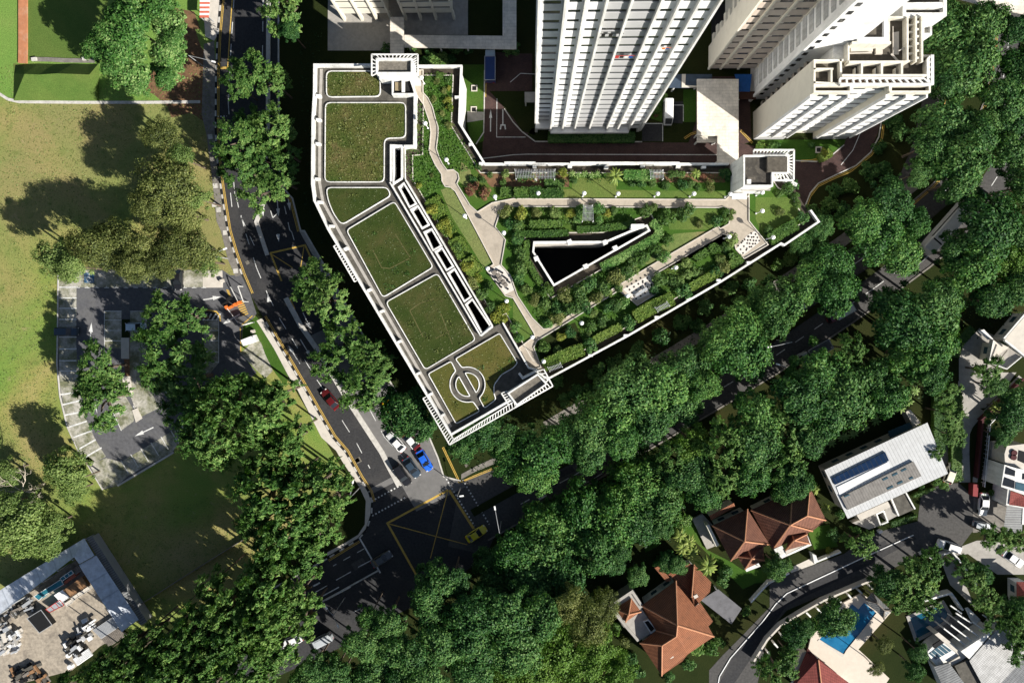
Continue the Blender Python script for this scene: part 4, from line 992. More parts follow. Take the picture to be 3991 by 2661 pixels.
# low-rise at the top
yL = tp('U1', 400, 205, 0).y
for nm_, xs_, lab in (('apartment_block', (265, 455, 617, 772), 'cream low apartment block raised on columns beside the paved forecourt, nearer the road'),
                      ('apartment_block', (932, 1095, 1260, 1457), 'cream low apartment block raised on columns beside the covered walkway')):
    lx = [xat('U1', x, 205, 0) for x in xs_]
    L = thing(nm_, lab, 'building', (lx[0], yL, 0))
    m_ = MB(); m_.box(((lx[0]+lx[-1])/2, yL+6, 14.5), (lx[-1]-lx[0], 12, 23)); m_.build('wall', M['cream'], L)
    southface(L, lx, yL, 3.1, 8, 2.9, 'cream', ['b','b','b'] if False else ['w','w','w'], sp=.70, fin=.5, finw=.35, finmat='cream', keep=24, slit=(.03,.97), proud=.2)
    for x in lx:
        c_ = MB(); c_.box((x, yL-.1, 1.55), (.42, .8, 3.1)); c_.build('column', M['cream'], L)
    m_ = MB(); m_.box(((lx[0]+lx[-1])/2, yL+8, 1.5), (lx[-1]-lx[0]-1, 7, 3.0)); m_.build('ground_floor', M['beige'], L)
lk0 = xat('U1', 772, 205, 0); lk1 = xat('U1', 932, 205, 0)
m_ = MB(); m_.box(((lk0+lk1)/2, yL+6, 12), (lk1-lk0-.6, 6, 24)); m_.build('link_block', M['concrete'], label='grey recessed stair block between the two cream low apartment blocks', cat='building')
def canopy(name, label, spec, z, mat, th=.22, posts=(), cat='canopy', group=None, holes=()):
    r = thing(name, label, cat, tuple(pts(spec, z)[0][:2])+(0,), group=group)
    m_ = MB(); p = pts(spec, z); m_.wallring(p, z-th, z); m_.sheet(p, z); q = p if area2(p) < 0 else p[::-1]; m_.face([Vector((v.x,v.y,z-th)) for v in q]) if len(p) < 5 else None
    m_.build('roof', M[mat], r)
    for (t_, x, y) in posts:
        a = tp(t_, x, y, z); c = MB(); c.box((a.x, a.y, (z-th)/2), (.25,.25,z-th-.02)); c.build('post', M['white'], r)
    return r
canopy('covered_walkway', 'pale slab roof over the walkway between low blocks and the stair tower', 'U1 757,188 907,188 907,596 757,596', 3.3, 'slab', posts=[('U1',775,250),('U1',890,250),('U1',775,420),('U1',890,420)])
canopy('covered_walkway', 'long L-shaped pale slab roof over the walkway above the brick driveway', 'U1 912,384 1985,394 1985,-80 2135,-80 2135,540 1000,520 912,520', 3.2, 'slab', posts=[('U1',960,500),('U1',1300,505),('U1',1600,510),('U1',1850,515),('U1',2110,300),('U1',2110,100)])
canopy('porch_canopy', 'large flat cream slab canopy over the drop-off porch beside the towers', 'A3 1250,537 1531,538 1531,1085 1490,1112 1387,1116 1387,922 1250,922', 4.6, 'slab', .5, posts=[('A3',1265,560),('A3',1515,560),('A3',1265,900),('A3',1515,900),('A3',1400,940),('A3',1400,1090)])
canopy('porch_canopy', 'small pale roof tucked below the big porch canopy', 'A3 1248,905 1386,905 1386,968 1248,968', 3.4, 'slab', .3, posts=[('A3',1258,955),('A3',1376,955)])
canopy('covered_walkway', 'blue-grey tiled roof over the link behind the white tower', 'A3 960,505 1350,505 1350,597 960,597', 3.6, 'blueroof', posts=[('A3',1100,585),('A3',1300,585)])
m_ = MB(); m_.prism(pts('A3 1146,505 1172,505 1168,580 1250,584 1250,595 1144,595', 3.7), 3.45, 3.75); m_.build('roof_flashing', M['pale_conc'], bpy.data.objects['covered_walkway.002'])
canopy('porch_canopy', 'dark blue canopy at the foot of the beige wing', 'A3 1505,505 1622,505 1608,622 1535,622', 3.2, 'bluepaint', posts=[('A3',1545,600),('A3',1600,600)])
canopy('porch_canopy', 'brown tiled little roof beside the big porch canopy', 'A3 1533,620 1650,622 1648,675 1533,672', 3.0, 'browntile', posts=[('A3',1545,660),('A3',1640,660)])
canopy('shelter', 'small grey flat shelter roof left of the white tower', 'A3 78,625 158,625 158,695 78,695', 3.0, 'concrete', posts=[('A3',85,690),('A3',85,632)])
canopy('covered_walkway', 'pale elevated walkway roof at the top right corner of the grounds', 'A4 1290,-60 1310,0 1480,45 1742,98 1800,100 1800,-60', 4.5, 'slab', posts=[('A4',1480,35),('A4',1650,70)])
# ---------------------------------------------------------------- houses
def house(name, label, loc, cat='house'):
    a = tp(*loc, 0); return thing(name, label, cat, (a.x, a.y, 0))
def roof(root, tile, V, faces, mat, name='roof', ridges=(), rmat='ridge'):
    m_ = MB(); HZ = 1.3; W3 = {k: tp(tile if len(v) == 3 else v[3], v[0], v[1], v[2]-(HZ if v[2] > 4.9 else 0)) for k, v in V.items()}
    for f in faces:
        ps = [W3[k] for k in f]
        n = Vector((0,0,0))
        for i in range(len(ps)): n += ps[i].cross(ps[(i+1) % len(ps)])
        if n.z < 0: ps = ps[::-1]; n = -n
        n.normalize()
        # eave direction = longest edge nearly level
        best = max(((ps[(i+1) % len(ps)]-ps[i]) for i in range(len(ps))), key=lambda e: e.length*(1-min(1, abs(e.z)/max(e.length,.01)*3)))
        u = best.normalized(); v = n.cross(u)
        o = ps[0]
        uv = [((p-o).dot(u), (p-o).dot(v)) for p in ps]
        if len(ps) > 4:
            # concave: triangulate
            for t in tessellate_polygon([ps]): 
                tri = [ps[k] for k in t]
                if (tri[1]-tri[0]).cross(tri[2]-tri[0]).z < 0: tri = tri[::-1]; t = t[::-1]
                m_.face(tri, 0, [uv[k] for k in t])
        else: m_.face(ps, 0, uv)
    o = m_.build(name, M[mat], root)
    if ridges:
        r = MB()
        for a, b in ridges: r.tube([W3[a]+Vector((0,0,.06)), W3[b]+Vector((0,0,.06))], .16, 5)
        r.build('ridge_cap', M[rmat], o)
    return o, W3
def walls(root, spec, ze, mat='white', d=.5, z0=0, name='wall'):
    if ze > 4.7: ze -= 1.3
    p = pts(spec, ze) if isinstance(spec, str) else spec
    q = inset(p, d); m_ = MB(); m_.wallring(q, z0, ze-.12); m_.sheet(q, ze-.12)
    # window openings
    o = m_.build(name, M[mat], root)
    for a, b in zip(q, q[1:]+q[:1]):
        L = (b-a).length
        if L < 3: continue
        dd = (b-a).normalized(); n = Vector((dd.y, -dd.x, 0))
        for i in range(int(L//3)):
            c = a+dd*(1.5+i*3.0)+n*.02
            for z in ([1.6, 4.4] if ze-z0 > 5 else [1.6]):
                if z+.7 > ze: continue
                w_ = MB(); w_.box((c.x, c.y, z0+z), (1.3, .1, 1.2), math.atan2(dd.y, dd.x)); w_.build('window', M['glassblue'], root)
    return o
def flat(root, spec, z, mat, th=.25, name='flat_roof', z0=None):
    p = pts(spec, z); m_ = MB(); m_.prism(p, z-th if z0 is None else z0, z); return m_.build(name, M[mat], root)
# --- terracotta house (lower)
H = house('villa', 'large terracotta hipped-roof villa with a grey flat roof annex and skylight hole', ('C3', 1100, 1200))
V = dict(a=(872,1040,5.8), b=(1105,872,5.8), c=(1235,1050,5.8), d=(1270,1020,5.8), e=(1357,1148,5.8), e2=(1326,1183,5.8), f=(1363,1251,5.8), g=(1185,1372,5.8), h=(1150,1418,5.8), i=(1008,1516,5.8), j=(861,1295,5.8), k=(968,1212,5.8), R1=(1115,1175,10.2), R2=(1108,1250,9.8), R3=(1010,1312,9.0))
roof(H, 'C3', V, ['abR', ] and [('a','b','R1'), ('b','c','d','e','e2','f','R1'), ('f','g','h','i','R3','R2','R1'), ('i','j','R3'), ('j','k','R2','R3'), ('k','a','R1','R2')], 'redtile', ridges=[('b','R1'), ('f','R1'), ('a','R1'), ('R1','R2'), ('R2','R3'), ('R3','i'), ('R3','j'), ('R2','k')])
walls(H, 'C3 872,1040 1105,872 1235,1050 1270,1020 1357,1148 1326,1183 1363,1251 1185,1372 1008,1516 861,1295 968,1212', 5.7)
V = dict(a=(1052,830,5.2), b=(1155,752,5.2), c=(1228,762,5.2), d=(1345,882,5.2), e=(1336,948,5.2), f=(1232,1052,5.2), R=(1212,985,7.8), q=(1105,880,5.2))
roof(H, 'C3', V, [('a','b','c','R','f','q'), ('c','d','e','f','R')], 'redtile', ridges=[('c','R')])
walls(H, 'C3 1052,830 1155,752 1228,762 1345,882 1336,948 1232,1052 1105,880', 5.1)
V = dict(a=(965,790,4.6), b=(1058,740,4.6), c=(1062,850,5.0), d=(1055,868,5.2)); roof(H, 'C3', dict(a=(960,785,4.4), b=(1000,770,4.4), c=(1075,870,5.3), d=(1040,880,5.3)), [('a','b','c','d')], 'redtile', name='lean_to_roof')
flat(H, 'C3 648,1046 808,940 880,1048 872,1062 968,1205 850,1285 772,1190 752,1190', 4.2, 'concrete', z0=0, name='annex')
m_ = MB(); m_.strip(pts('C3 655,1048 808,945 878,1050', 4.5), .5, 4.2, 4.6); m_.strip(pts('C3 655,1048 768,1185 850,1280', 4.5), .5, 4.2, 4.6); m_.build('annex_parapet', M['concrete'], H)
roof(H, 'C3', dict(a=(688,1062,5.7), b=(803,992,5.7), c=(868,1082,5.7), d=(764,1152,5.7), R=(784,1102,7.4)), [('a','b','R'),('b','c','R'),('c','d','R'),('d','a','R')], 'redtile', name='pyramid_roof', ridges=[('a','R'),('b','R'),('c','R'),('d','R')])
m_ = MB(); m_.prism(pts('C3 890,1152 917,1142 962,1200 936,1222', 4.25), 4.2, 4.23); o_ = m_.build('skylight', M['dark'], H); m_ = MB(); m_.strip(pts('C3 886,1150 918,1138 968,1202 936,1228', 4.5), .2, 4.2, 4.55, closed=True); m_.build('frame', M['white'], o_)
m_ = MB(); p = tp('C3',1072,1382,5.3); m_.box((p.x,p.y,5.35), (.7,.7,.5), .5); p = tp('C3',1238,975,5.0); m_.box((p.x,p.y,5.1), (.8,.6,.5), .5); m_.build('roof_vent', M['pale_conc'], H)
canopy('carport', 'grey ribbed carport roof beside the terracotta villa', 'C3 1275,1005 1392,930 1552,1062 1482,1168', 3.0, 'greyrib', .15, posts=[('C3',1300,1010),('C3',1480,1150),('C3',1530,1065),('C3',1390,945)], cat='carport')
# --- brown roofed house
H = house('villa', 'brown clay-tiled villa with two hipped roofs and a white front porch', ('C3', 1600, 600))
V = dict(W=(1352,498,5.8), N=(1590,386,5.8), E=(1742,628,5.8), S=(1478,737,5.8), R=(1572,606,10.2))
roof(H, 'C3', V, [('W','N','R'),('N','E','R'),('E','S','R'),('S','W','R')], 'browntile', ridges=[('W','R'),('N','R'),('E','R'),('S','R')])
V = dict(W=(-112,393,5.8), N=(168,260,5.8), M=(288,238,5.8), E=(398,463,5.8), F=(305,536,5.8), S=(33,664,5.8), R=(155,495,10.2), Q=(270,432,9.6))
roof(H, 'C4', V, [('W','N','R'),('N','M','Q','R'),('M','E','Q'),('R','Q','E','F','S'),('S','W','R')], 'browntile', ridges=[('W','R'),('N','R'),('M','Q'),('E','Q'),('Q','R'),('S','R'),('R','F')])
roof(H, 'C4', dict(a=(158,545,5.9), b=(268,556,5.9), c=(288,622,5.9), d=(122,668,5.9), R=(182,598,8.0)), [('a','b','R'),('b','c','R'),('c','d','R'),('d','a','R')], 'browntile', name='porch_gable', ridges=[('a','R'),('c','R'),('d','R'),('b','R')])
roof(H, 'C3', dict(a=(1585,642,5.9), b=(1700,640,5.9), c=(1705,735,5.9), d=(1575,795,5.9), e=(1520,705,5.9), R=(1620,722,7.9)), [('a','b','R'),('b','c','R'),('c','d','R'),('d','e','R'),('e','a','R')], 'browntile', name='porch_gable', ridges=[('a','R'),('c','R'),('d','R'),('e','R')])
walls(H, 'C3 1360,498 1590,392 1735,628 1478,730', 5.7, 'cream'); walls(H, 'C4 -100,398 168,268 284,246 390,463 305,530 38,658', 5.7, 'cream')
roof(H, 'C3', dict(a=(1332,432,4.4), b=(1500,345,4.4), c=(1508,372,4.0), d=(1345,462,4.0)), [('a','b','c','d')], 'redtile', name='lean_to_roof'); flat(H, 'C3 1340,438 1500,352 1505,368 1350,455', 3.9, 'cream', z0=0, name='lean_to')
flat(H, 'C3 1310,498 1330,490 1400,632 1378,642', 3.2, 'cream', z0=0, name='side_wall'); flat(H, 'C3 1215,455 1285,420 1360,500 1300,490 1370,638 1315,660', .6, 'concrete', z0=0, name='terrace')
flat(H, 'C4 42,650 100,635 130,690 75,732', 3.6, 'white', name='porch_roof', z0=3.2); flat(H, 'C4 120,668 262,600 275,618 130,692', 3.9, 'pale_conc', name='porch_roof', z0=3.6); flat(H, 'C4 255,552 268,556 300,632 80,730 75,720 282,624', 3.5, 'white', name='porch_frame', z0=2.9); flat(H, 'C3 1570,790 1665,752 1680,775 1585,812', 3.4, 'white', name='porch_roof', z0=3.1)
# --- metal roofed house
H = house('house', 'long house under a pale standing-seam metal roof with blue solar panels', ('C4', 800, 150))
V = dict(W=(388,122,7.0), N=(1086,-200,7.0), E=(1226,146,8.3), S=(545,452,8.3)); o_, W3 = roof(H, 'C4', V, [('W','N','E','S')], 'metalroof')
walls(H, [W3['W'], W3['N'], W3['E'], W3['S']], 6.6, 'pale_conc', .7)
def onroof(spec, lift, mat, name, parent=H, tile='C4'):
    # lay a panel on the sloping roof
    a, b, d = W3['W'], W3['N'], W3['S']; n = (b-a).cross(d-a).normalized()
    if n.z < 0: n = -n
    u = (b-a).normalized(); v = n.cross(u)
    m_ = MB(); ps = []
    for q in spec.split():
        x, y = map(float, q.split(',')); p0 = tp(tile, x, y, 0); dr_ = (p0-CAMP)
        t = (a+n*lift-CAMP).dot(n)/dr_.dot(n); ps.append(CAMP+dr_*t)
    if (ps[1]-ps[0]).cross(ps[2]-ps[0]).z < 0: ps = ps[::-1]
    uv = [((p-a).dot(u), (p-a).dot(v)) for p in ps]; m_.face(ps, 0, uv)
    for p, q in zip(ps, ps[1:]+ps[:1]): m_.face([p-n*lift*.95, q-n*lift*.95, q, p], 0, [(0,0)]*4)
    return m_.build(name, M[mat], parent)
onroof('440,178 800,0 826,58 460,222', .25, 'solar', 'solar_panel'); onroof('470,238 818,68 832,100 490,290', .12, 'white_clean', 'roof_sheet')
onroof('500,305 990,64 1046,162 545,392', .35, 'metalroof2', 'raised_roof')
for s_ in ('780,185 815,168 822,178 787,195', '845,155 880,138 887,148 852,165', '905,125 940,108 947,118 912,135', '810,245 850,226 857,237 817,256', '880,210 915,193 922,204 887,221', '960,178 985,166 992,176 967,188', '520,300 555,285 560,292 525,308'):
    onroof(s_, .42, 'glassblue', 'roof_light')
flat(H, 'C4 838,322 940,275 1002,386 890,436', 3.4, 'roofdeck', z0=0, name='flat_roof'); flat(H, 'C4 795,402 830,350 882,432 815,468', 3.2, 'concrete', z0=0, name='flat_roof')
m_ = MB(); m_.strip(pts('C4 842,318 890,432', 3.7), .3, 3.2, 3.8); m_.strip(pts('C4 940,275 1002,386', 3.7), .25, 3.2, 3.75); m_.strip(pts('C4 742,422 790,400 818,474 768,494', 3.4), .25, 2.9, 3.4, closed=True); m_.build('roof_frame', M['white'], H)
flat(H, 'C4 606,428 818,335 836,372 630,466', 4.4, 'pale_conc', z0=0, name='flat_roof'); flat(H, 'C4 575,480 735,420 760,500 690,525', 1.6, 'concrete', z0=0, name='terrace'); flat(H, 'B4 820,1360 965,1298 990,1335 835,1405', 3.0, 'glassblue', name='glass_canopy'); flat(H, 'B4 940,1228 968,1210 1042,1300 990,1330', 2.4, 'pale_conc', z0=0, name='side_wall')
# --- pool villa
H = house('villa', 'villa with a dark red tiled roof beside the bright blue swimming pool', ('C4', 330, 1500))
roof(H, 'C4', dict(a=(150,1620,5), b=(345,1408,6.6), c=(372,1640,6.6), d=(590,1590,5), e=(275,1330,5), f=(560,1570,5)), [('a','b','c'), ('b','f','d','c'), ('e','b','a')], 'darkredtile', ridges=[('b','c')])
walls(H, 'C4 170,1640 300,1400 560,1568 560,1660', 4.8, 'white'); flat(H, 'C4 160,1545 235,1362 262,1352 308,1420 200,1568', 3.0, 'pale_conc', z0=0, name='side_roof'); flat(H, 'C4 272,1330 340,1410 350,1400 470,1500 440,1530 330,1440 268,1350', 4.2, 'darkredtile', name='lower_roof')
deck = 'C4 515,1022 640,958 700,1000 835,1068 842,1085 618,1338 690,1405 828,1535 760,1640 520,1640 300,1420 278,1330 300,1240 380,1180'
pool_ = pts('C4 575,1030 618,1066 655,1020 740,1092 535,1345 520,1372 352,1272', .35)
m_ = MB(); dk = pts(deck, .35); m_.sheet(dk, .35, holes=[pool_]); m_.wallring(dk, 0, .35); struct('pool_deck', m_, plain('pool_deck_stone', (.56,.49,.41), .8, .08, 1.5))
m_ = MB(); m_.sheet(pool_, .22); m_.wallring(pool_, .1, .35, inward=True); struct('pool_water', m_, M['pool'])
m_ = MB()
for k in range(5): a = tp('C4', 462+k*18, 1352+k*8, .36); b = tp('C4', 500+k*12, 1405-k*6, .36)
m_.strip(pts('C4 345,1275 515,1385', .4), .5, .2, .42); m_.build('pool_coping', M['pale_conc'], kind='structure')
G = thing('gazebo', 'grey timber hipped gazebo roof at the corner of the bright blue pool', 'gazebo', tuple(tp('C4',750,1060,0)[:2])+(0,))
roof(G, 'C4', dict(a=(665,1002,3), b=(712,952,3), c=(842,1076,3), d=(790,1132,3), R=(745,1025,4.4), Q=(795,1075,4.4)), [('a','b','R'),('b','c','Q','R'),('c','d','Q'),('d','a','R','Q')], 'greyrib', ridges=[('a','R'),('R','Q'),('c','Q'),('b','R'),('d','Q')], rmat='timber')
for x, y in ((680,1003),(712,968),(826,1076),(790,1116)):
    p = tp('C4', x, y, 3); c_ = MB(); c_.box((p.x,p.y,1.65), (.2,.2,2.6)); c_.build('post', M['timber'], G)
W_ = thing('boundary_wall', 'white lane-side boundary wall with short stub piers by the blue pool', 'wall', tuple(tp('C4',420,1010,0)[:2])+(0,))
m_ = MB(); m_.strip(pts('C4 -90,1420 0,1275 90,1180 240,1090 380,1010 710,870', 1.6), .35, 0, 1.6); m_.build('wall_run', M['pale_conc'], W_)
for x, y, dx, dy in ((265,1090,30,30),(338,1062,28,28),(412,1030,25,30),(480,998,22,25),(548,965,22,26),(618,935,26,26),(688,902,26,28),(92,1240,24,26),(45,1298,26,28),(0,1355,18,24)):
    c_ = MB(); c_.strip(pts('C4 %d,%d %d,%d' % (x,y,x+dx,y+dy), 1.7), .3, 0, 1.7); c_.build('pier', M['white'], W_)
# --- grey roofed house with the teal pool
H = house('house', 'white modern house with a large weathered grey tiled roof and pergola beams', ('V1', 1500, 1300))
V = dict(a=(1226,1344,6.0), b=(1566,958,6.0), c=(1800,1290,6.0), d=(1800,1700,7.5), e=(1420,1700,6.0))
roof(H, 'V1', V, [('a','b','c','d','e')], 'greytile'); walls(H, 'V1 1226,1344 1566,958 1800,1290 1800,1700 1420,1700', 5.9)
roof(H, 'V1', dict(a=(872,1405,3.6), b=(1025,1365,4.4), c=(1200,1600,4.4), d=(980,1640,3.6)), [('a','b','c','d')], 'greyrib'); flat(H, 'V1 900,1420 1025,1390 1180,1600 990,1640', 3.4, 'white', z0=0, name='wing')
flat(H, 'V1 1080,1395 1220,1335 1400,1640 1200,1640', 3.9, 'roofdeck', z0=0, name='valley_roof'); flat(H, 'V1 1140,1250 1400,1080 1470,1040 1230,1330', 4.6, 'white', z0=0, name='side_wing')
flat(H, 'V1 800,1265 870,1190 960,1130 1130,1280 1050,1340 900,1395', 3.0, 'white', z0=0, name='conservatory'); flat(H, 'V1 822,1272 955,1172 1052,1242 890,1332', 3.06, 'glassblue', th=.04, name='glass_roof'); flat(H, 'V1 860,1190 950,1130 975,1165 880,1222', 3.3, 'dark', th=.3, name='roof_opening'); flat(H, 'V1 880,1080 920,1060 1215,1300 1060,1392 1020,1365 1130,1295', 3.4, 'pale_conc', z0=0, name='side_terrace')
m_ = MB()
for k in range(4):
    t = k/4+.1; a = tp('V1', lerp(830,960,t), lerp(1270,1175,t), 3.1); b = tp('V1', lerp(900,1045,t), lerp(1325,1245,t), 3.1); m_.bar(a, b, .08, .06)
m_.build('glazing_bars', M['white'], H)
for a, b in (('968,1018','1200,1196'), ('1038,985','1272,1162'), ('1105,942','1340,1116'), ('1255,955','1422,1072'), ('1360,884','1522,996'), ('1090,865','1245,965'), ('1035,790','1150,870')):
    q = pts('V1 %s %s' % (a, b), 3.6); c_ = MB(); c_.bar(q[0], q[1], .24, .3); c_.build('pergola_beam', M['white'], H)
    
for x, y in ((975,1022),(1045,988),(1110,945)):
    q = tp('V1', x, y, 3.6); c_ = MB(); c_.box((q.x,q.y,1.7), (.22,.22,3.4)); c_.build('pergola_post', M['white'], H)
m_ = MB(); pw_ = pts('V1 612,908 962,758 1036,880 985,960 885,1020 850,1060 712,1132 690,1130', .1); struct('pool_water', MB().sheet(pw_, .10), M['pool2'])
struct('pool_deck', MB().strip(pw_, .6, 0, .2, closed=True), M['concrete']); struct('paved_yard', MB().sheet(pts('V1 860,1060 1000,940 1130,870 1260,960 1240,1120 1100,1250 960,1140', 0), .05), M['timber'])
P_ = MB().strip(pts('V1 780,748 1000,682 1050,672 1165,840', 1.8), .35, 0, 1.8); P_.build('garden_wall', M['white'], label='angled white garden wall around the teal pool', cat='wall')
flat_ = MB(); flat_.prism(pts('V1 1185,820 1215,812 1340,935 1290,985 1245,945', 2.4), 2.2, 2.4, bottom=True); flat_.build('porch_slab', M['white'], label='white triangular porch slab beside the pergola beams of the grey-roofed house', cat='canopy')
# --- white house at the right edge
H = house('house', 'white house at the right edge with a red roof patch and grey ribbed carport roof', ('V2', 1200, 1000))
flat(H, 'V2 1085,810 1215,850 1290,860 1290,1010 1290,1120 1050,1035', 6.2, 'white', z0=0, name='wall'); flat(H, 'V2 1110,620 1200,610 1290,600 1290,860 1090,800 1085,700', 5.2, 'pale_conc', z0=0, name='balcony_slab')
for s_ in ('V2 1100,830 1195,870 1190,930 1090,905', 'V2 1085,935 1190,975 1185,1055 1065,1020', 'V2 1270,900 1290,900 1290,960 1265,960'): flat(H, s_, 6.26, 'glass', th=.05, name='window')
flat(H, 'V2 1200,985 1290,1005 1290,1085 1195,1060', 6.28, 'glassblue', th=.05, name='window'); flat(H, 'V2 1235,665 1290,680 1290,800 1222,770', 5.3, 'dark', th=.08, name='window')
for x, y in ((1180,690),(1175,735)):
    q = tp('V2', x, y, 5.3); c_ = MB(); c_.tube([(q.x,q.y,5.2),(q.x,q.y,5.5)], .55, 12); c_.build('planter', M['redwall'], H)
roof(H, 'V2', dict(a=(1148,1078,4.8), b=(1258,1110,4.8), c=(1300,1150,4.8), d=(1300,1240,4.8), e=(1132,1220,4.8), R=(1215,1150,5.8)), [('a','b','c','R'),('c','d','R'),('d','e','R'),('e','a','R')], 'darkredtile'); flat(H, 'V2 1118,1062 1150,1072 1128,1215 1290,1245 1290,1255 1100,1222', 4.6, 'white', z0=0, name='parapet_wall')
roof(H, 'V2', dict(a=(1108,1228,3), b=(1272,1246,3), c=(1262,1510,3), d=(1072,1490,3)), [('a','b','c','d')], 'greyrib', name='carport_roof'); flat(H, 'V2 1272,1246 1300,1250 1300,1420 1262,1420', 3.1, 'white', name='carport_beam')
for x, y in ((1085,1480),(1255,1490),(1118,1240)):
    q = tp('V2', x, y, 3); c_ = MB(); c_.box((q.x,q.y,1.45), (.2,.2,2.9)); c_.build('post', M['white'], H)
for x, y in ((1035,1040),(1020,1168)):
    q = tp('V2', x, y, 1); c_ = MB(); c_.tube([(q.x,q.y,0),(q.x,q.y,1.8)], .45, 10); c_.build('gate_column', M['white'], H)
# --- cream villa upper right
H = house('villa', 'cream flat-gabled villa at the right edge above the curved concrete drive', ('B4', 1650, 780))
roof(H, 'B4', dict(a=(1612,735,6.5), b=(1800,520,6.5), c=(1800,900,6.5), d=(1742,835,6.5)), [('a','b','c','d')], 'pale_conc'); walls(H, 'B4 1612,735 1800,520 1800,900 1742,835', 6.4)
m_ = MB(); m_.strip(pts('B4 1602,730 1800,500', 6.7), .3, 6.2, 6.9); m_.strip(pts('B4 1612,742 1760,860', 6.7), .3, 6.2, 6.85); m_.build('fascia', M['white'], H)
roof(H, 'B4', dict(a=(1528,738,4.2), b=(1640,790,5.2), c=(1722,852,4.6), d=(1622,938,4.4), e=(1498,890,3.8)), [('a','b','d','e'), ('b','c','d')], 'pale_conc', name='gable_roof'); walls(H, 'B4 1528,738 1722,852 1622,938 1498,890', 3.7, 'cream', .4)
m_ = MB(); m_.strip(pts('B4 1530,740 1500,888 1620,936 1720,853', 4.6), .15, 3.7, 4.9); m_.build('gable_trim', M['white'], H); m_ = MB(); m_.bar(tp('B4',1630,808,5.2), tp('B4',1562,890,4.5), .12, .2); m_.build('gable_rib', M['timber'], H)
flat(H, 'B4 1432,680 1470,668 1535,735 1500,738', 3.0, 'white', name='side_canopy')
H = house('house', 'house with a dull red roof at the right edge below the shaded driveway', ('C4', 1720, 950))
roof(H, 'C4', dict(a=(1690,880,5), b=(1800,880,5), c=(1800,1200,5), d=(1730,1160,5), e=(1692,1020,5), R=(1800,1020,6.4)), [('a','b','R'),('R','c','d','e'),('e','a','R')], 'darkredtile'); walls(H, 'C4 1690,880 1800,880 1800,1200 1730,1160 1692,1020', 4.9)
# ---------------------------------------------------------------- work yard (bottom left)
sheet('yard_floor', 'V3 -60,880 760,340 900,560 1050,800 1230,1060 1000,1200 720,1440 -60,1640', plain('yard_concrete', (.33,.285,.225), .9, .35, 1.4, dirt=(.11,.095,.08), dscale=.28, damt=.9), .03)
S1 = thing('storage_shed', 'long silver-roofed open shed along the upper side of the work yard', 'shed', tuple(tp('V3',400,520,0)[:2])+(0,))
roof(S1, 'V3', dict(a=(-60,675,3.6), b=(842,120,3.6), c=(945,292,4.4), d=(792,378,4.4), e=(742,308,4.4), f=(-60,925,4.4)), [('a','b','c','d','e','f')], 'shedroof')
m_ = MB(); m_.strip(pts('V3 -50,690 838,135', 3.6), .12, 0, 3.5); m_.build('back_wall', M['greypanel'], S1)
for k in range(6):
    q = tp('V3', lerp(-20,720,k/5), lerp(885,340,k/5), 4.3); c_ = MB(); c_.box((q.x,q.y,2.1), (.2,.2,4.2)); c_.build('post', M['steel'], S1)
S2 = thing('storage_shed', 'silver-roofed open shed along the right side of the work yard', 'shed', tuple(tp('V3',1100,650,0)[:2])+(0,))
roof(S2, 'V3', dict(a=(962,290,3.9), b=(1388,932,3.9), c=(1215,1056,4.5), d=(788,388,4.5)), [('a','b','c','d')], 'shedroof')
for k in range(5):
    q = tp('V3', lerp(800,1215,k/4), lerp(405,1045,k/4), 4.4); c_ = MB(); c_.box((q.x,q.y,2.1), (.2,.2,4.2)); c_.build('post', M['steel'], S2)
S3 = thing('lean_to', 'narrow grey lean-to roof strip outside the right shed of the yard', 'shed', tuple(tp('V3',1150,500,0)[:2])+(0,))
roof(S3, 'V3', dict(a=(858,122,2.9), b=(920,95,2.6), c=(1472,952,2.6), d=(1408,992,2.9)), [('a','b','c','d')], 'greyrib')
m_ = MB(); m_.strip(pts('V3 915,105 1462,950', 2.5), .1, 0, 2.45); m_.build('outer_wall', M['greypanel'], S3)
F_ = MB().strip(pts('C1 960,1030 1180,890 1480,700 1742,540', .8), .12, 0, .9); F_.build('boundary_fence', M['timber'], label='low dark fence running from the work yard across the shaded grass', cat='fence')
rb = pts('B2 0,1220; C1 10,0') if False else None
# ---------------------------------------------------------------- vehicles
PAINT = {}
def paint(name, c, rough=.3):
    if name not in PAINT:
        m, t, b = nt('car_paint_'+name); b.inputs['Base Color'].default_value = (*c, 1); b.inputs['Roughness'].default_value = rough
        b.inputs['Specular IOR Level'].default_value = .5; b.inputs['Coat Weight'].default_value = .4; b.inputs['Coat Roughness'].default_value = .1
        col = ramp(t, noise(t, 1.2, 4, .6), [(.3, tuple(x*.85 for x in c)), (.7, c)]); t.links.new(col, b.inputs['Base Color']); PAINT[name] = m
    return PAINT[name]
CP = dict(red=(.095,.008,.010), yellow=(.72,.60,.015), white=(.74,.74,.73), silver=(.42,.45,.47), blue=(.015,.12,.62), grey=(.06,.065,.07), black=(.012,.012,.014), paleblue=(.50,.62,.72), cream=(.66,.62,.5), navy=(.012,.03,.12), teal=(.03,.17,.23), darkblue=(.03,.05,.075), green=(.03,.12,.05))
LAMPG = plain('lamp_glass', (.75,.74,.7), .2, .05); TAIL = plain('tail_lamp', (.4,.02,.02), .3, .05)
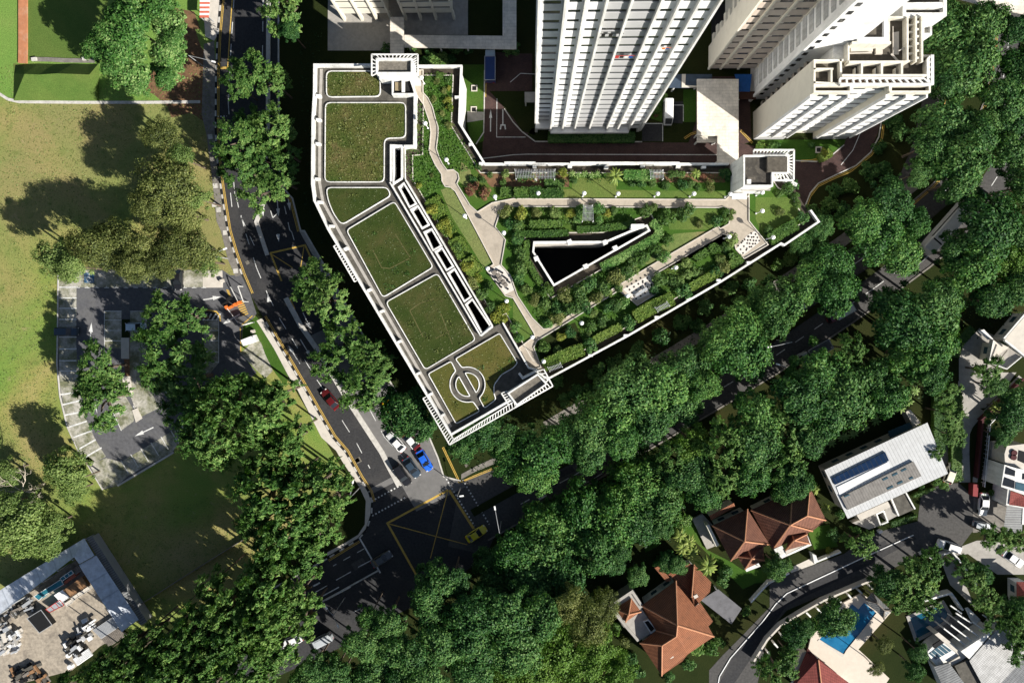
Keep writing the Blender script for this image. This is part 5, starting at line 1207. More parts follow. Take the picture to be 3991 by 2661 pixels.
def loft(mb, st, m=0):
    """sections across x: (x, half width, z low, z high) with a chamfered top"""
    rings = []
    for x, hw, z0, z1 in st:
        k = len(mb.v); zc = z1-min(.18, (z1-z0)*.35)
        mb.v.extend([Vector(p) for p in ((x,-hw,z0),(x,-hw,zc),(x,-hw*.84,z1),(x,hw*.84,z1),(x,hw,zc),(x,hw,z0))]); rings.append(k)
    for a, b in zip(rings, rings[1:]):
        for j in range(6):
            mb.f.append((a+j, b+j, b+(j+1) % 6, a+(j+1) % 6)); mb.m.append(m)
    mb.f.append(tuple(rings[0]+j for j in range(6))); mb.m.append(m); mb.f.append(tuple(rings[-1]+j for j in range(6))[::-1]); mb.m.append(m)
def vehicle(name, label, cat, col, a, b, kind='sedan', group=None, topcol=None, z=.03, scale=1.0):
    """a: tail pixel, b: nose pixel"""
    pa, pb = tp(*a, .7), tp(*b, .7); d = pb-pa; c = (pa+pb)/2
    r = thing(name, label, cat, (c.x, c.y, z), math.atan2(d.y, d.x), group, world=False); r.scale = (scale,)*3
    P_ = paint(col, CP[col]); TC = paint(topcol, CP[topcol]) if topcol else P_
    def add(nm, mb, mt, par=r, smooth=False): 
        o = bpy.data.objects.new(nm, mb.mesh(nm, mt, None, smooth)); COL.objects.link(o); o.parent = par; return o
    if kind in ('sedan', 'hatch', 'suv'):
        L = {'sedan':2.25, 'hatch':2.05, 'suv':2.3}[kind]; zt = {'sedan':1.43,'hatch':1.5,'suv':1.72}[kind]; zb_ = zt-.5
        m_ = MB(); loft(m_, [(-L,.62,.4,.72),(-L+.12,.78,.3,zb_-.08),(-L*.6,.87,.25,zb_-.02),(0,.89,.22,zb_),(L*.55,.87,.25,zb_-.08),(L-.25,.80,.28,zb_-.2),(L,.60,.38,.62)]); add('body', m_, P_)
        rx0, rx1 = {'sedan':(-1.75,1.05), 'hatch':(-1.95,1.0), 'suv':(-2.2,1.0)}[kind]; tx0, tx1 = {'sedan':(-1.0,.25), 'hatch':(-1.55,.25), 'suv':(-1.95,.3)}[kind]
        m_ = MB(); q0 = [(rx0,-.80,zb_-.03),(rx1,-.80,zb_-.06),(rx1,.80,zb_-.06),(rx0,.80,zb_-.03)]; q1 = [(tx0,-.62,zt),(tx1,-.62,zt),(tx1,.62,zt),(tx0,.62,zt)]
        for i in range(4): j = (i+1) % 4; m_.face([q0[i],q0[j],q1[j],q1[i]])
        m_.face(q1); add('windows', m_, M['glass'])
        m_ = MB(); loft(m_, [(tx0-.04,.62,zt-.02,zt+.035),((tx0+tx1)/2,.66,zt-.02,zt+.06),(tx1+.04,.62,zt-.02,zt+.03)]); rf = add('roof', m_, TC)
        for sy in (-1, 1):
            m_ = MB(); m_.bar((tx0,sy*.63,zt), (rx0,sy*.8,zb_-.02), .1, .06); m_.bar((tx1,sy*.63,zt), (rx1,sy*.8,zb_-.05), .07, .06); add('roof_pillar', m_, TC, rf)
        wx = L*.62
    else: # van, truck, coach: a boxy body
        L, W_, zt = {'van':(2.4,.85,1.95), 'truck':(3.1,1.0,2.6), 'coach':(5.6,1.25,3.2), 'pickup':(2.6,.88,1.6)}[kind]
        if kind in ('van', 'coach'):
            m_ = MB(); loft(m_, [(-L,W_*.92,.35,zt-.1),(-L+.15,W_,.3,zt),(L*.55,W_,.3,zt),(L*.8,W_*.97,.3,zt-.15 if kind == 'coach' else zt-.45),(L,W_*.85,.35,zt-.5 if kind == 'coach' else .95)]); add('body', m_, P_)
            m_ = MB(); m_.face([(L*.60,-W_*.78,zt-.05),(L*.98,-W_*.72,zt-.75 if kind == 'van' else zt-.6),(L*.98,W_*.72,zt-.75 if kind == 'van' else zt-.6),(L*.60,W_*.78,zt-.05)]); 
            for p in m_.v: p.z += .06
            add('windscreen', m_, M['glass'])
            for sy in (-1,1): m_ = MB(); m_.box((-.1*L, sy*(W_+.005), zt-.6), (L*1.35,.03,.5)); add('side_window', m_, M['glass'])
            m_ = MB(); m_.box((-.2*L,0,zt+.03), (L*1.2, W_*1.2,.06)); add('roof_panel', m_, TC)
        else:
            m_ = MB(); loft(m_, [(L-1.55,W_*.9,.4,zt*.85),(L-1.3,W_*.92,.35,zt*.86),(L-.45,W_*.9,.35,zt*.82),(L,W_*.85,.4,zt*.5)]); add('cab', m_, P_)
            m_ = MB(); m_.face([(L-.42,-W_*.7,zt*.82),(L-.04,-W_*.68,zt*.56),(L-.04,W_*.68,zt*.56),(L-.42,W_*.7,zt*.82)]); 
            for p in m_.v: p.z += .05; p.x += .04
            add('windscreen', m_, M['glass'])
            m_ = MB(); m_.box((-.85,0,(.55+zt)/2), (L*2-1.75, W_*2, zt-.55)) if kind == 'truck' else m_.box((-.85,0,.8), (L*2-1.75,W_*2,.6)); add('cargo_box', m_, TC)
            if kind == 'truck': m_ = MB(); m_.strip([Vector((-L+.05,-W_+.02)), Vector((L-1.75,-W_+.02)), Vector((L-1.75,W_-.02)), Vector((-L+.05,W_-.02))], .1, zt-.02, zt+.05, closed=True); add('cargo_rim', m_, M['steel'])
        wx = L*.66
    W2 = .86 if kind in ('sedan','hatch','suv','van','pickup') else 1.05
    wh = MB(); wh.tube([(0,-.11,0),(0,.11,0)], .33, 12)
    for sx in (-1, 1):
        for sy in (-1, 1):
            o = add('wheel', wh, M['rubber']); o.location = (sx*wx, sy*(W2-.08), .33)
        m_ = MB()
    for sy in (-1, 1):
        m_ = MB(); m_.box((L-.16, sy*.58, .64), (.22,.3,.14)); add('headlight', m_, LAMPG)
        m_ = MB(); m_.box((-L+.06, sy*.6, .74), (.16,.26,.14)); add('tail_light', m_, TAIL)
    return r
vehicle('parked_car', 'dark red saloon driving down the sunlit left road', 'car', 'red', ('B2',545,1198), ('B2',455,1088))
vehicle('parked_car', 'yellow taxi half hidden by leaves beside the roof garden building', 'car', 'yellow', ('B2',892,1190), ('B2',935,1255))
vehicle('parked_car', 'silver-white car with dark glass queueing on the pale road', 'car', 'white', ('B2',985,1475), ('B2',908,1390))
vehicle('parked_car', 'red car with a white front queueing at the pale road edge', 'car', 'red', ('B2',1075,1452), ('B2',1008,1378), topcol='white')
vehicle('parked_car', 'bright blue taxi with a white tail nearest the pavement on the pale road', 'car', 'blue', ('C2',1108,5), ('C2',1170,110))
vehicle('parked_car', 'dark grey car beside the blue taxi on the pale road', 'car', 'darkblue', ('C2',1018,55), ('C2',1088,155))
vehicle('parked_car', 'black car at the head of the queue on the pale road', 'car', 'black', ('C2',950,100), ('C2',1030,215), kind='suv')
vehicle('parked_car', 'yellow taxi crossing the yellow box of the shaded junction', 'car', 'yellow', ('C2',1436,592), ('C2',1548,520))
vehicle('parked_car', 'dark car waiting at the shaded stop line of the junction', 'car', 'grey', ('C2',815,748), ('C2',885,705))
vehicle('parked_car', 'white car in the deep shade under the trees at the bottom left road', 'car', 'white', ('C2',290,1262), ('C2',190,1305))
vehicle('delivery_van', 'pale van beside trees on the dark road at the bottom', 'van', 'silver', ('C2',495,1250), ('C2',385,1305), kind='van')
vehicle('delivery_van', 'white minivan parked in the shade right of the white tower', 'van', 'white', ('A3',1052,702), ('A3',1050,826), kind='van')
vehicle('lorry', 'dark blue lorry with a pale cab parked on the brick driveway', 'lorry', 'paleblue', ('A2',1588,515), ('A2',1588,392), kind='truck', topcol='navy')
vehicle('parked_car', 'dark estate car parked at the left edge of the car park', 'car', 'darkblue', ('B1',398,682), ('B1',515,682), kind='suv')
vehicle('parked_car', 'pale blue-white hatchback parked in the middle of the car park', 'car', 'paleblue', ('B1',863,652), ('B1',982,652), kind='hatch')
vehicle('parked_car', 'black car parked in the upper row of the car park', 'car', 'black', ('B1',1208,268), ('B1',1208,382))
vehicle('pickup_truck', 'red pickup with a white load on the shaded avenue', 'pickup', 'red', ('B4',540,528), ('B4',432,590), kind='truck', topcol='white', scale=.85)
vehicle('parked_car', 'white car half under a tree crown beside the avenue', 'car', 'white', ('B4',170,450), ('B4',215,500))
vehicle('lorry', 'pale lorry with an open brown load on the shaded avenue', 'lorry', 'silver', ('B4',365,785), ('B4',258,845), kind='truck', topcol='timber' if False else 'grey')
vehicle('coach', 'long white coach among trees on the upper right avenue', 'bus', 'white', ('A4',1330,1400), ('B4',1060,135), kind='coach')
vehicle('parked_car', 'cream car parked at the corner of the pale metal-roofed house', 'car', 'cream', ('V2',512,945), ('V2',552,842), kind='hatch')
vehicle('parked_car', 'white car parked behind the dull red wall end', 'car', 'white', ('V2',875,1165), ('V2',868,1265))
vehicle('parked_car', 'small white car in the dark driveway right of the turning circle', 'car', 'silver', ('V2',815,1425), ('V2',892,1440), kind='hatch', scale=.85)
vehicle('parked_car', 'white open-boot car parked by the lower side of the turning circle', 'car', 'white', ('V1',1105,225), ('V1',930,170), kind='suv')
vehicle('parked_car', 'white car in the tree-dappled driveway at the right edge', 'car', 'white', ('V1',1600,280), ('V1',1730,370))
# ---------------------------------------------------------------- lamps
ORD = ['first','second','third','fourth','fifth','sixth','seventh','eighth','ninth','tenth','eleventh','twelfth','thirteenth','fourteenth','fifteenth','sixteenth','seventeenth','eighteenth','nineteenth','twentieth'] + ['number %d' % i for i in range(21, 60)]
globe_m = plain('white_globe', (.88,.88,.86), .4, .02)
def globe_proto():
    r = thing('garden_lamp', '', 'lamp', (0,0,0), world=False)
    for nm, f in (('pole', lambda m: m.tube([(0,0,0),(0,0,3.5)], [.07,.05], 7)), ('globe', lambda m: m.ball((0,0,3.78), .38, 14)), ('lamp_base', lambda m: m.tube([(0,0,0),(0,0,.25)], .16, 8)), ('collar', lambda m: m.tube([(0,0,3.34),(0,0,3.46)], [.12,.2], 8))):
        m_ = MB(); f(m_); o = bpy.data.objects.new(nm, m_.mesh(nm, globe_m if nm == 'globe' else M['whitemetal'], None, nm == 'globe')); COL.objects.link(o); o.parent = r
    return r
gp = None
for lab, t_, x, y in (('beside the curved path left of the dark garden tree','U3',448,658), ('on the bed edge next to the stair tower','U3',405,150), ('near the rounded path bay','U3',682,1062), ('right of the reddish shrub','A2',1618,1335), ('on the strip of lawn beside the diagonal path bend','A2',1412,1465),
      ('leftmost above the long tan path, before big round hedges','A3',170,1312), ('second from the left above the long tan path','A3',482,1312), ('below the palm above the long tan path','A3',713,1315), ('fourth from the left above the long tan path','A3',982,1315), ('fifth from the left above the long tan path','A3',1228,1315),
      ('at the white lift tower corner','T3',410,607), ('right of the lift tower canopy','T3',760,588), ('on the east lawn beside the plaza edge','T3',760,790), ('at the flower bush above the diamond-tiled plaza','T3',397,1070), ('on the hedge by the east parapet','T3',877,1078),
      ('above the middle tiled terrace','B3',1105,248), ('at the left corner of the middle tiled terrace','B3',777,440), ('below the diagonal path among dark clipped beds','B3',465,625), ('on the small lawn where two paths meet','B3',130,720), ('at the south stair end of the path','B3',207,885), ('above the chequered table terrace','B2',1568,255), ('below the chequered table terrace','B2',1697,475), ('beside the court planting at the plaza bend','B2',1678,12)):
    a = tp(t_, x, y, zb+3.78); lb = 'white globe garden lamp '+lab
    if gp is None: gp = globe_proto(); gp.location = (a.x, a.y, zb); tag(gp, lb, None, 'garden globe lamps')
    else: dup(gp, (a.x, a.y, zb), 0, lb, 'garden globe lamps')
def street_lamp(label, base, head, h=9.0, head2=None):
    b = tp(*base, 0); r = thing('street_lamp', label, 'lamp', (b.x,b.y,0), group='street lamps')
    m_ = MB(); m_.tube([(b.x,b.y,0),(b.x,b.y,h)], [.11,.06], 7); m_.build('pole', M['steel'], r)
    for hd in (head, head2):
        if not hd: continue
        q = tp(*hd, h+.3); m_ = MB(); d = (q-Vector((b.x,b.y,h))); m_.tube([(b.x,b.y,h-.05), Vector((b.x,b.y,h))+d*.5+Vector((0,0,.15)), q], [.05,.045,.04], 6); m_.build('arm', M['steel'], r)
        m_ = MB(); an = math.atan2(d.y,d.x); m_.box((q.x,q.y,q.z), (.75,.28,.14), an); m_.build('lamp_head', M['whitemetal'], r)
street_lamp('bent street lamp beside the bus shelter pavement', ('A1',1420,480), ('A1',1450,420))
street_lamp('street lamp by the car park entrance with its arm over the kerb', ('B1',1545,187), ('B1',1528,122))
street_lamp('double street lamp on the median of the shaded lower road', ('C2',600,985), ('C2',472,1055), 9, ('C2',553,1180))
street_lamp('street lamp at the shaded corner beside big trees and curved pavement', ('C2',705,235), ('C2',655,200))
street_lamp('street lamp at the upper corner of the box junction', ('C2',1385,240), ('C2',1392,298), 7)
street_lamp('street lamp on the avenue near the white coach', ('B4',940,180), ('B4',988,258))
street_lamp('street lamp at the left end of the shaded avenue stretch', ('B4',60,740), ('B4',15,788))
street_lamp('street lamp beside the avenue lane arrows', ('B4',120,930), ('B4',72,905))
street_lamp('street lamp on the lane beside the round driveway tree', ('V1',828,300), ('V1',835,312), 5)
street_lamp('street lamp on the avenue median right of the junction', ('C2',1660,470), ('C2',1618,380), 8)
# ---------------------------------------------------------------- small things on the roads and in the car park
sh = thing('bus_shelter', 'red-and-white striped shelter roof beside the pavement at the top', 'shelter', tuple(tp('A1',1388,60,0)[:2])+(0,))
p = pts('A1 1357,-60 1426,-60 1416,120 1355,120', 2.9)
m_ = MB()
for k in range(12):
    a0 = p[0].lerp(p[3], k/12); b0 = p[1].lerp(p[2], k/12); a1 = p[0].lerp(p[3], (k+1)/12); b1 = p[1].lerp(p[2], (k+1)/12)
    m_.prism([a0, b0, b1, a1], 2.75, 2.9, m=k % 2, bottom=True)
m_.build('striped_roof', [M['white_clean'], plain('salmon_red', (.55,.13,.08), .6)], sh)
for a, b in ((0,0),(1,0),(2,0),(3,0)):
    c_ = MB(); q = p[a]; c_.box((lerp(q.x,(p[0].x+p[2].x)/2,.1), lerp(q.y,(p[0].y+p[2].y)/2,.06), 1.37), (.12,.12,2.74)); c_.build('post', M['steel'], sh)
bw = MB().strip(pts('A1 152,-60 152,330 150,428', .4), 1.7, 0, .35); bw.build('low_wall', plain('laterite', (.40,.17,.085), .9, .2, 1, dirt=(.5,.4,.3)), label='straight reddish laterite strip on the grass at the top left', cat='kerb')
m_ = MB(); 
for (x0,y0,z0),(x1,y1,z1) in (((90,432,.02),(110,505,1.9)),):
    xs = [90,160,260,380,500,600,670]; A_ = [tp('A1',x,432+(k%2)*4,.02) for k,x in enumerate(xs)]; B_ = [tp('A1',x+6,500+((k*7)%3)*4,3.0 if 0<k<6 else .1) for k,x in enumerate(xs)]; C_ = [tp('A1',x,690,.02) for x in xs]
    for k in range(6): m_.face([A_[k],B_[k],B_[k+1],A_[k+1]][::-1]); m_.face([B_[k],C_[k],C_[k+1],B_[k+1]][::-1])
struct('grass_bank', m_, M['greenlawn'])
rs = MB().strip(pts('A1 215,402 330,404 440,410 640,412', .2), .8, 0, .14); rs.build('edging_strip', M['pave'], label='pale broken concrete edging strip along the top of the grass bank', cat='kerb')
for x, y, lb in ((230,402,'pale concrete block at the left end of the broken edging strip'), (575,398,'pale concrete block beside the lime green tree on the edging strip')):
    c_ = MB(); q = tp('A1',x,y,.4); c_.box((q.x,q.y,.25), (1.0,.6,.5), .1); c_.build('concrete_block', M['kerb'], label=lb, cat='block')
# barriers at the car park entrance
def barrier(label, base, tip, col='orange'):
    b, e = tp(*base, 1.0), tp(*tip, 1.0); r = thing('barrier_gate', label, 'barrier', (b.x,b.y,.03))
    m_ = MB(); m_.box((b.x,b.y,.55), (.55,.55,1.05), .4); m_.build('housing', M[col], r)
    m_ = MB(); m_.bar((b.x,b.y,1.0), (e.x,e.y,1.0), .12, .1); m_.build('arm', M['white'], r)
barrier('orange barrier gate with a white arm at the car park entry lane', ('B1',1620,487), ('B1',1565,380)); barrier('orange barrier gate with a white arm at the car park exit lane', ('B1',1535,517), ('B1',1615,622))
for lb, x, y, c_, s_ in (('black ticket machine between the two car park lanes','1562','462','black',(.8,.6,1.5)), ('orange ticket machine at the outer end of the lane island','1600','500','orange',(.6,.5,1.3)), ('orange plastic barrier block beside the exit arm','1560','520','orange',(1.3,.4,.8)), ('black control box on the yellow hatched lane island','1530','490','black',(1.1,.35,.9))):
    q = tp('B1', float(x), float(y), .5); m_ = MB(); m_.box((q.x,q.y,.03+s_[2]/2), s_, .45); m_.box((q.x,q.y,.06+s_[2]), (s_[0]*.8,s_[1]*.8,.06), .45); m_.build('ticket_machine', M[c_], label=lb, cat='machine')
hz = MB()
for k in range(6): line(hz, 'B1 %d,%d %d,%d' % (1538+k*4,400+k*12,1556+k*4,408+k*12), .25, .05)
for k in range(7): line(hz, 'B1 %d,%d %d,%d' % (1600+k*8,490+k*14,1650+k*6,475+k*14), .25, .05)
line(hz, 'B1 1640,640 1715,575', .2, .05); line(hz, 'B1 1632,650 1635,825', .2, .05)
struct('hazard_markings', hz, M['lineyellow'])
m_ = MB(); q = pts('B1 1632,742 1722,706 1742,748 1650,780', 1.6); m_.prism(q, .03, 1.55); o_ = m_.build('utility_cabinet', M['white_clean'], label='white utility cabinet on the grass island by the car park exit', cat='cabinet')
q = tp('B1',1668,634,2.6); sg = thing('sign_board', 'white sign board on posts beside the car park exit', 'sign', (q.x,q.y,0)); m_ = MB(); m_.box((q.x,q.y,2.3), (2.2,.12,1.2), .3); m_.build('board', M['white'], sg)
for s_ in (-.8,.8): c_ = MB(); c_.box((q.x+s_*math.cos(.3),q.y+s_*math.sin(.3)+.1,1.0), (.1,.1,2.0)); c_.build('post', M['steel'], sg)
m_ = MB(); a = tp('B1',1615,375,2.6); b = tp('B1',1652,480,2.6); gt = thing('height_gauge', 'white height gauge bar across the car park entrance', 'gauge', (a.x,a.y,0)); m_.bar(a, b, .15, .15); m_.build('bar', M['white'], gt)
for e in (a, b): c_ = MB(); c_.box((e.x,e.y,1.26), (.13,.13,2.5)); c_.build('post', M['white'], gt)
sheet('car_park_verge', 'B1 1650,640 1742,580; B2 30,620 130,800 215,985 200,1060 110,940 60,840 30,755 0,735; B1 1650,790', M['bright_lawn'], .036)
for lb, x, y in (('small white box on the grass beside the utility cabinet',1718,682), ('grey kiosk box at the corner of the concrete pad',1508,340)):
    q = tp('B1',x,y,.4); c_ = MB(); c_.box((q.x,q.y,.4), (.7,.6,.75), .3); c_.build('cable_box', M['pale_conc'], label=lb, cat='cabinet')
q = tp('B1',605,318,.05); m_ = MB(); m_.box((q.x,q.y,.045), (2.0,2.0,.012), .0); struct('accessible_bay', m_, plain('bay_blue', (.07,.16,.27), .8, .35, 3, dirt=(.3,.3,.3), damt=.8))
m_ = MB(); m_.tube([(q.x+.05,q.y+.62,.054),(q.x+.05,q.y+.62,.062)], .17, 10); m_.strip([Vector((q.x-.05,q.y+.4)), Vector((q.x-.02,q.y-.1)), Vector((q.x+.5,q.y-.12)), Vector((q.x+.7,q.y-.65))], .14, .054, .062); m_.strip([Vector((q.x-.25,q.y+.1)), Vector((q.x-.5,q.y-.3)), Vector((q.x-.3,q.y-.75)), Vector((q.x+.15,q.y-.8)), Vector((q.x+.45,q.y-.5))], .12, .054, .062); struct('wheelchair_symbol', m_, M['linewhite'])
# tables and benches on the garden terraces
def bench(label, a, b, z=zp+.02):
    p0, p1 = pts('%s %s %s' % (a[0], a[1], b), z+.45); r = thing('garden_bench', label, 'bench', (p0.x,p0.y,z)); m_ = MB(); m_.bar(p0, p1, .5, .08); m_.build('seat', M['steel'], r)
    for t in (.15,.85): c_ = MB(); q = p0.lerp(p1,t); c_.box((q.x,q.y,z+.2), (.35,.35,.4), .5); c_.build('leg', M['steel'], r)
bench('long blue-grey bench on the middle tiled terrace', ('B3','832,440'), '910,388')
tn = 0
for x, y, w_ in ((1615,285,'upper left'),(1655,330,'centre left'),(1690,365,'lower centre'),(1640,300,'upper centre'),(1675,345,'centre right')):
    q = tp('B2', x, y, zp+.7); r = thing('garden_table', 'small square dark table, %s on the chequered table terrace' % w_, 'table', (q.x,q.y,zp+.02)); m_ = MB(); m_.box((q.x,q.y,zp+.72), (.75,.75,.06), .5); m_.build('tabletop', M['timber'], r); m_ = MB(); m_.tube([(q.x,q.y,zp+.02),(q.x,q.y,zp+.69)], .09, 7); m_.build('pedestal', M['steel'], r)
    for k in range(4):
        m_ = MB(); an = .5+k*math.pi/2; cx, cy = q.x+.85*math.cos(an), q.y+.85*math.sin(an); m_.tube([(cx,cy,zp+.02),(cx,cy,zp+.45)], .18, 8); m_.build('stool', M['black'], r)
# trellises
def trellis(label, t_, quad, z, n, cross=2):
    q = pts('%s %s' % (t_, quad), z); r = thing('trellis', label, 'trellis', (q[0].x,q[0].y,ZG))
    m_ = MB(); up = Vector((0,0,0))
    for k in range(n+1): t = k/n; m_.bar(q[0].lerp(q[1],t), q[3].lerp(q[2],t), .055, .06)
    m_.build('slats', M['steel'], r)
    m_ = MB(); 
    for k in range(cross): t = (k+.5)/cross; m_.bar(q[0].lerp(q[3],t)-Vector((0,0,.1)), q[1].lerp(q[2],t)-Vector((0,0,.1)), .06, .08)
    m_.build('rails', M['steel'], r)
    for e in q: c_ = MB(); c_.box((e.x,e.y,(ZG+z)/2-.1), (.12,.12,z-ZG-.2)); c_.build('post', M['whitemetal'], r)
trellis('white slatted trellis at the left end of the upper garden bed', 'A3', '12,1148 145,1148 150,1212 20,1212', zb+2.1, 12); trellis('white slatted trellis right of the leftmost one', 'A3', '155,1148 285,1148 282,1215 160,1215', zb+2.1, 12)
trellis('white slatted trellis beside the long upper hedge', 'A3', '930,1152 1020,1152 1022,1212 935,1212', zb+2.0, 9); trellis('white arch trellis between two bushy climbers below the tan path', 'A3', '478,1392 540,1392 545,1500 472,1500', zb+2.1, 8, 3)
trellis('white slatted trellis by the south stair tower', 'B3', '235,925 320,895 335,925 250,955', zb+2.0, 9); trellis('white slatted trellis under the yellow-green climber by the lower parapet', 'B3', '965,520 1045,480 1065,510 985,550', zb+2.0, 9)
# ---------------------------------------------------------------- yard clutter
def crate(label, spec, z1, mat, z0=.03, name='crate', cat='crate', lidmat=None, ribs=0):
    q = pts(spec, z1); r = thing(name, label, cat, (q[0].x,q[0].y,z0)); m_ = MB(); m_.prism(q, z0, z1); m_.build('body', M[mat] if isinstance(mat, str) else mat, r)
    m_ = MB(); m_.strip(q, .1, z1-.05, z1+.06, closed=True)
    for k in range(ribs): t = (k+1)/(ribs+1); m_.bar(q[0].lerp(q[1],t)+Vector((0,0,.03)), q[3].lerp(q[2],t)+Vector((0,0,.03)), .1, .08)
    m_.build('rim', M[lidmat or mat] if isinstance(lidmat or mat, str) else mat, r)
crate('teal tarpaulin-covered lorry bed under the upper shed edge', 'V3 340,700 610,530 635,580 430,700 390,740', 1.9, 'tealtarp', name='covered_load', cat='load', lidmat='white')
crate('short teal and white load beside the red crate', 'V3 600,520 715,440 735,470 625,545', 1.9, 'tealtarp', name='covered_load', cat='load', lidmat='white', ribs=2); crate('flat red crate stacked against the teal load', 'V3 600,590 745,475 755,500 620,600', 1.5, plain('brick_red', (.36,.10,.06), .8))
crate('dark plank stack in the corner under the sheds', 'V3 715,440 780,395 815,440 760,480', 1.4, 'timber', name='plank_stack', cat='planks', ribs=3); crate('brown rusty sheet stack beside the right shed', 'V3 635,640 820,505 875,590 700,705', 1.3, 'wood', name='sheet_stack', cat='sheets', ribs=3)
crate('white sheeted pallet left of the rusty sheets', 'V3 545,690 630,635 700,705 610,760', 1.2, 'white_clean', name='pallet', cat='pallet', ribs=2); crate('grey-blue crate with red edge in the middle row', 'V3 460,830 600,735 640,790 500,860', 1.2, 'steel', lidmat='red', ribs=2)
for k, (x, y, lb) in enumerate(((740,715,'cream crate right of the gap in the crate row'), (800,675,'cream crate second from the right in the row'), (855,640,'cream crate nearest the right shed in the row'), (680,770,'cream crate at the left end of the row'))):
    crate(lb, 'V3 %d,%d %d,%d %d,%d %d,%d' % (x-30,y,x+30,y-38,x+48,y-8,x-12,y+30), 1.0, 'pale_conc', ribs=1)
crate('black open skip standing alone on the yard floor', 'V3 272,920 410,835 520,985 395,1065', 1.5, 'black', name='skip', cat='skip', lidmat='steel'); 
rj = random.Random(5)
def junk(label, t_, spots, mats, zmax, name='scrap_heap', cat='heap'):
    m_ = MB()
    for x, y, n, s_ in spots:
        for k in range(n):
            q = tp(t_, x+rj.uniform(-s_,s_), y+rj.uniform(-s_,s_), .3); m_.box((q.x,q.y,rj.uniform(.15,zmax)), (rj.uniform(.5,2.2),rj.uniform(.25,.8),rj.uniform(.15,.6)), .56+rj.choice((0,0,1.57))+rj.gauss(0,.12), m=rj.randrange(len(mats)))
    o = m_.build(name, [M[k] for k in mats], label=label, cat=cat); o['kind'] = 'stuff'
junk('heap of white, grey and black scrap in front of the planks', 'V3', [(740,1180,26,60),(860,1060,26,60),(900,970,14,50),(780,1230,14,50)], ['white_clean','steel','black','black','roofdeck','paleblue' if False else 'greypanel'], 1.3)
junk('heap of white wrapped goods at the left edge of the yard', 'V3', [(40,1060,26,70),(120,1120,24,60),(60,1190,24,70),(170,1090,16,40),(140,1200,16,50)], ['pale_conc','white_clean','pale_conc','steel','greypanel','concrete'], 1.5, 'wrapped_goods', 'goods')
junk('dark jumble of boards along the lower edge of the yard', 'V3', [(200,1500,26,70),(330,1450,22,60),(260,1470,16,60),(420,1520,16,50)], ['black','wood','timber','roofdeck','black'], 1.2, 'board_heap', 'heap'); junk('dark jumble of timber under the edge of the upper shed', 'V3', [(200,820,22,50),(290,780,22,50),(120,870,20,50),(30,960,16,40)], ['timber','black','roofdeck','steel'], 1.3, 'timber_heap', 'heap')
def rods(label, t_, a, b, c, n, z, mat, rad=.14):
    p0, p1, p2 = pts('%s %s %s %s' % (t_, a, b, c), z); r = MB(); w_ = p2-p0
    for k in range(n): r.tube([p0+w_*(k/(n-1)), p1+w_*(k/(n-1))], rad, 6)
    r.build('pipe_bundle', M[mat], label=label, cat='pipes')
rods('bundle of white pipes at the lower edge of the yard', 'V3', '735,1330', '885,1225', '775,1385', 6, .8, 'white_clean', .17); rods('bundle of dark steel bars below the right shed', 'V3', '930,1040', '1140,900', '1010,1120', 12, .6, 'steel', .1); rods('second bundle of dark bars lower down by the trees', 'V3', '1010,1130', '1190,1010', '1090,1200', 10, .5, 'timber', .1)
for lb, x, y in (('white round drum at the end of the pipe bundle',680,1292), ('white drum half hidden by leaves at the yard edge',695,1408)):
    q = tp('V3',x,y,.9); c_ = MB(); c_.tube([(q.x,q.y,.03),(q.x,q.y,.95)], .5, 14); c_.tube([(q.x,q.y,.95),(q.x,q.y,1.0)], .42, 14); c_.build('drum', M['white_clean'], label=lb, cat='drum')
# dull red boundary wall, fences and gate by the right-hand houses
W_ = MB().strip(pts('B4 1742,1005 1600,1150 1460,1280; V2 868,352 845,620 815,950', 1.4), .35, 0, 1.4); W_.build('boundary_wall', M['redwall'], label='long dull red boundary wall along the concrete drive', cat='wall')
struct('drain_channel', MB().strip(pts('B4 1720,990 1580,1135 1440,1270; V2 845,350 822,620 785,990', .1), .9, 0, .08), M['concrete'])
W_ = MB().prism(pts('V2 768,1010 820,1012 812,1138 762,1130', 1.6), 0, 1.6); W_.build('gate_pier', plain('bright_red', (.20,.025,.028), .7), label='short red block at the end of the dull red wall', cat='pier')
F_ = MB()
fp = pts('V2 1030,305 940,400 920,620 900,840 882,1040', 1.2)
for a, b in zip(fp, fp[1:]): F_.bar(Vector((a.x,a.y,1.2)), Vector((b.x,b.y,1.2)), .14, .14); F_.bar(Vector((a.x,a.y,.6)), Vector((b.x,b.y,.6)), .06, .06)
for a, b in zip(fp, fp[1:]):
    for k in range(5): q = a.lerp(b, k/5); F_.box((q.x,q.y,.6), (.09,.09,1.2))
F_.build('garden_fence', M['whitemetal'], label='thin pale rail fence right of the dull red wall', cat='fence')
F_ = MB().strip(pts('C4 -5,905 20,885 135,830 150,822', 1.3), .3, 0, 1.3); F_.build('garden_wall', M['white'], label='white garden wall along the lane below the brown-roofed villa', cat='wall'); F_ = MB().strip(pts('C4 335,745 500,678', 1.3), .3, 0, 1.3); F_.build('garden_wall', M['white'], label='short white wall between the villa gate and the lane tree', cat='wall')
F_ = MB().strip(pts('C3 1615,1020 1742,880', 1.3), .3, 0, 1.3); F_.build('garden_wall', M['white'], label='thin white wall above the carport beside the lane', cat='wall')
r = thing('gate_post', 'white gate post block by the porch of the brown-roofed villa', 'gate', tuple(tp('C4',325,725,0)[:2])+(0,)); m_ = MB(); m_.prism(pts('C4 305,690 330,700 345,745 320,760', 1.8), 0, 1.8); m_.build('post', M['white'], r)
sheet('villa_drive', 'C4 145,790 305,715 320,760 160,820', M['pale_conc'], .032)
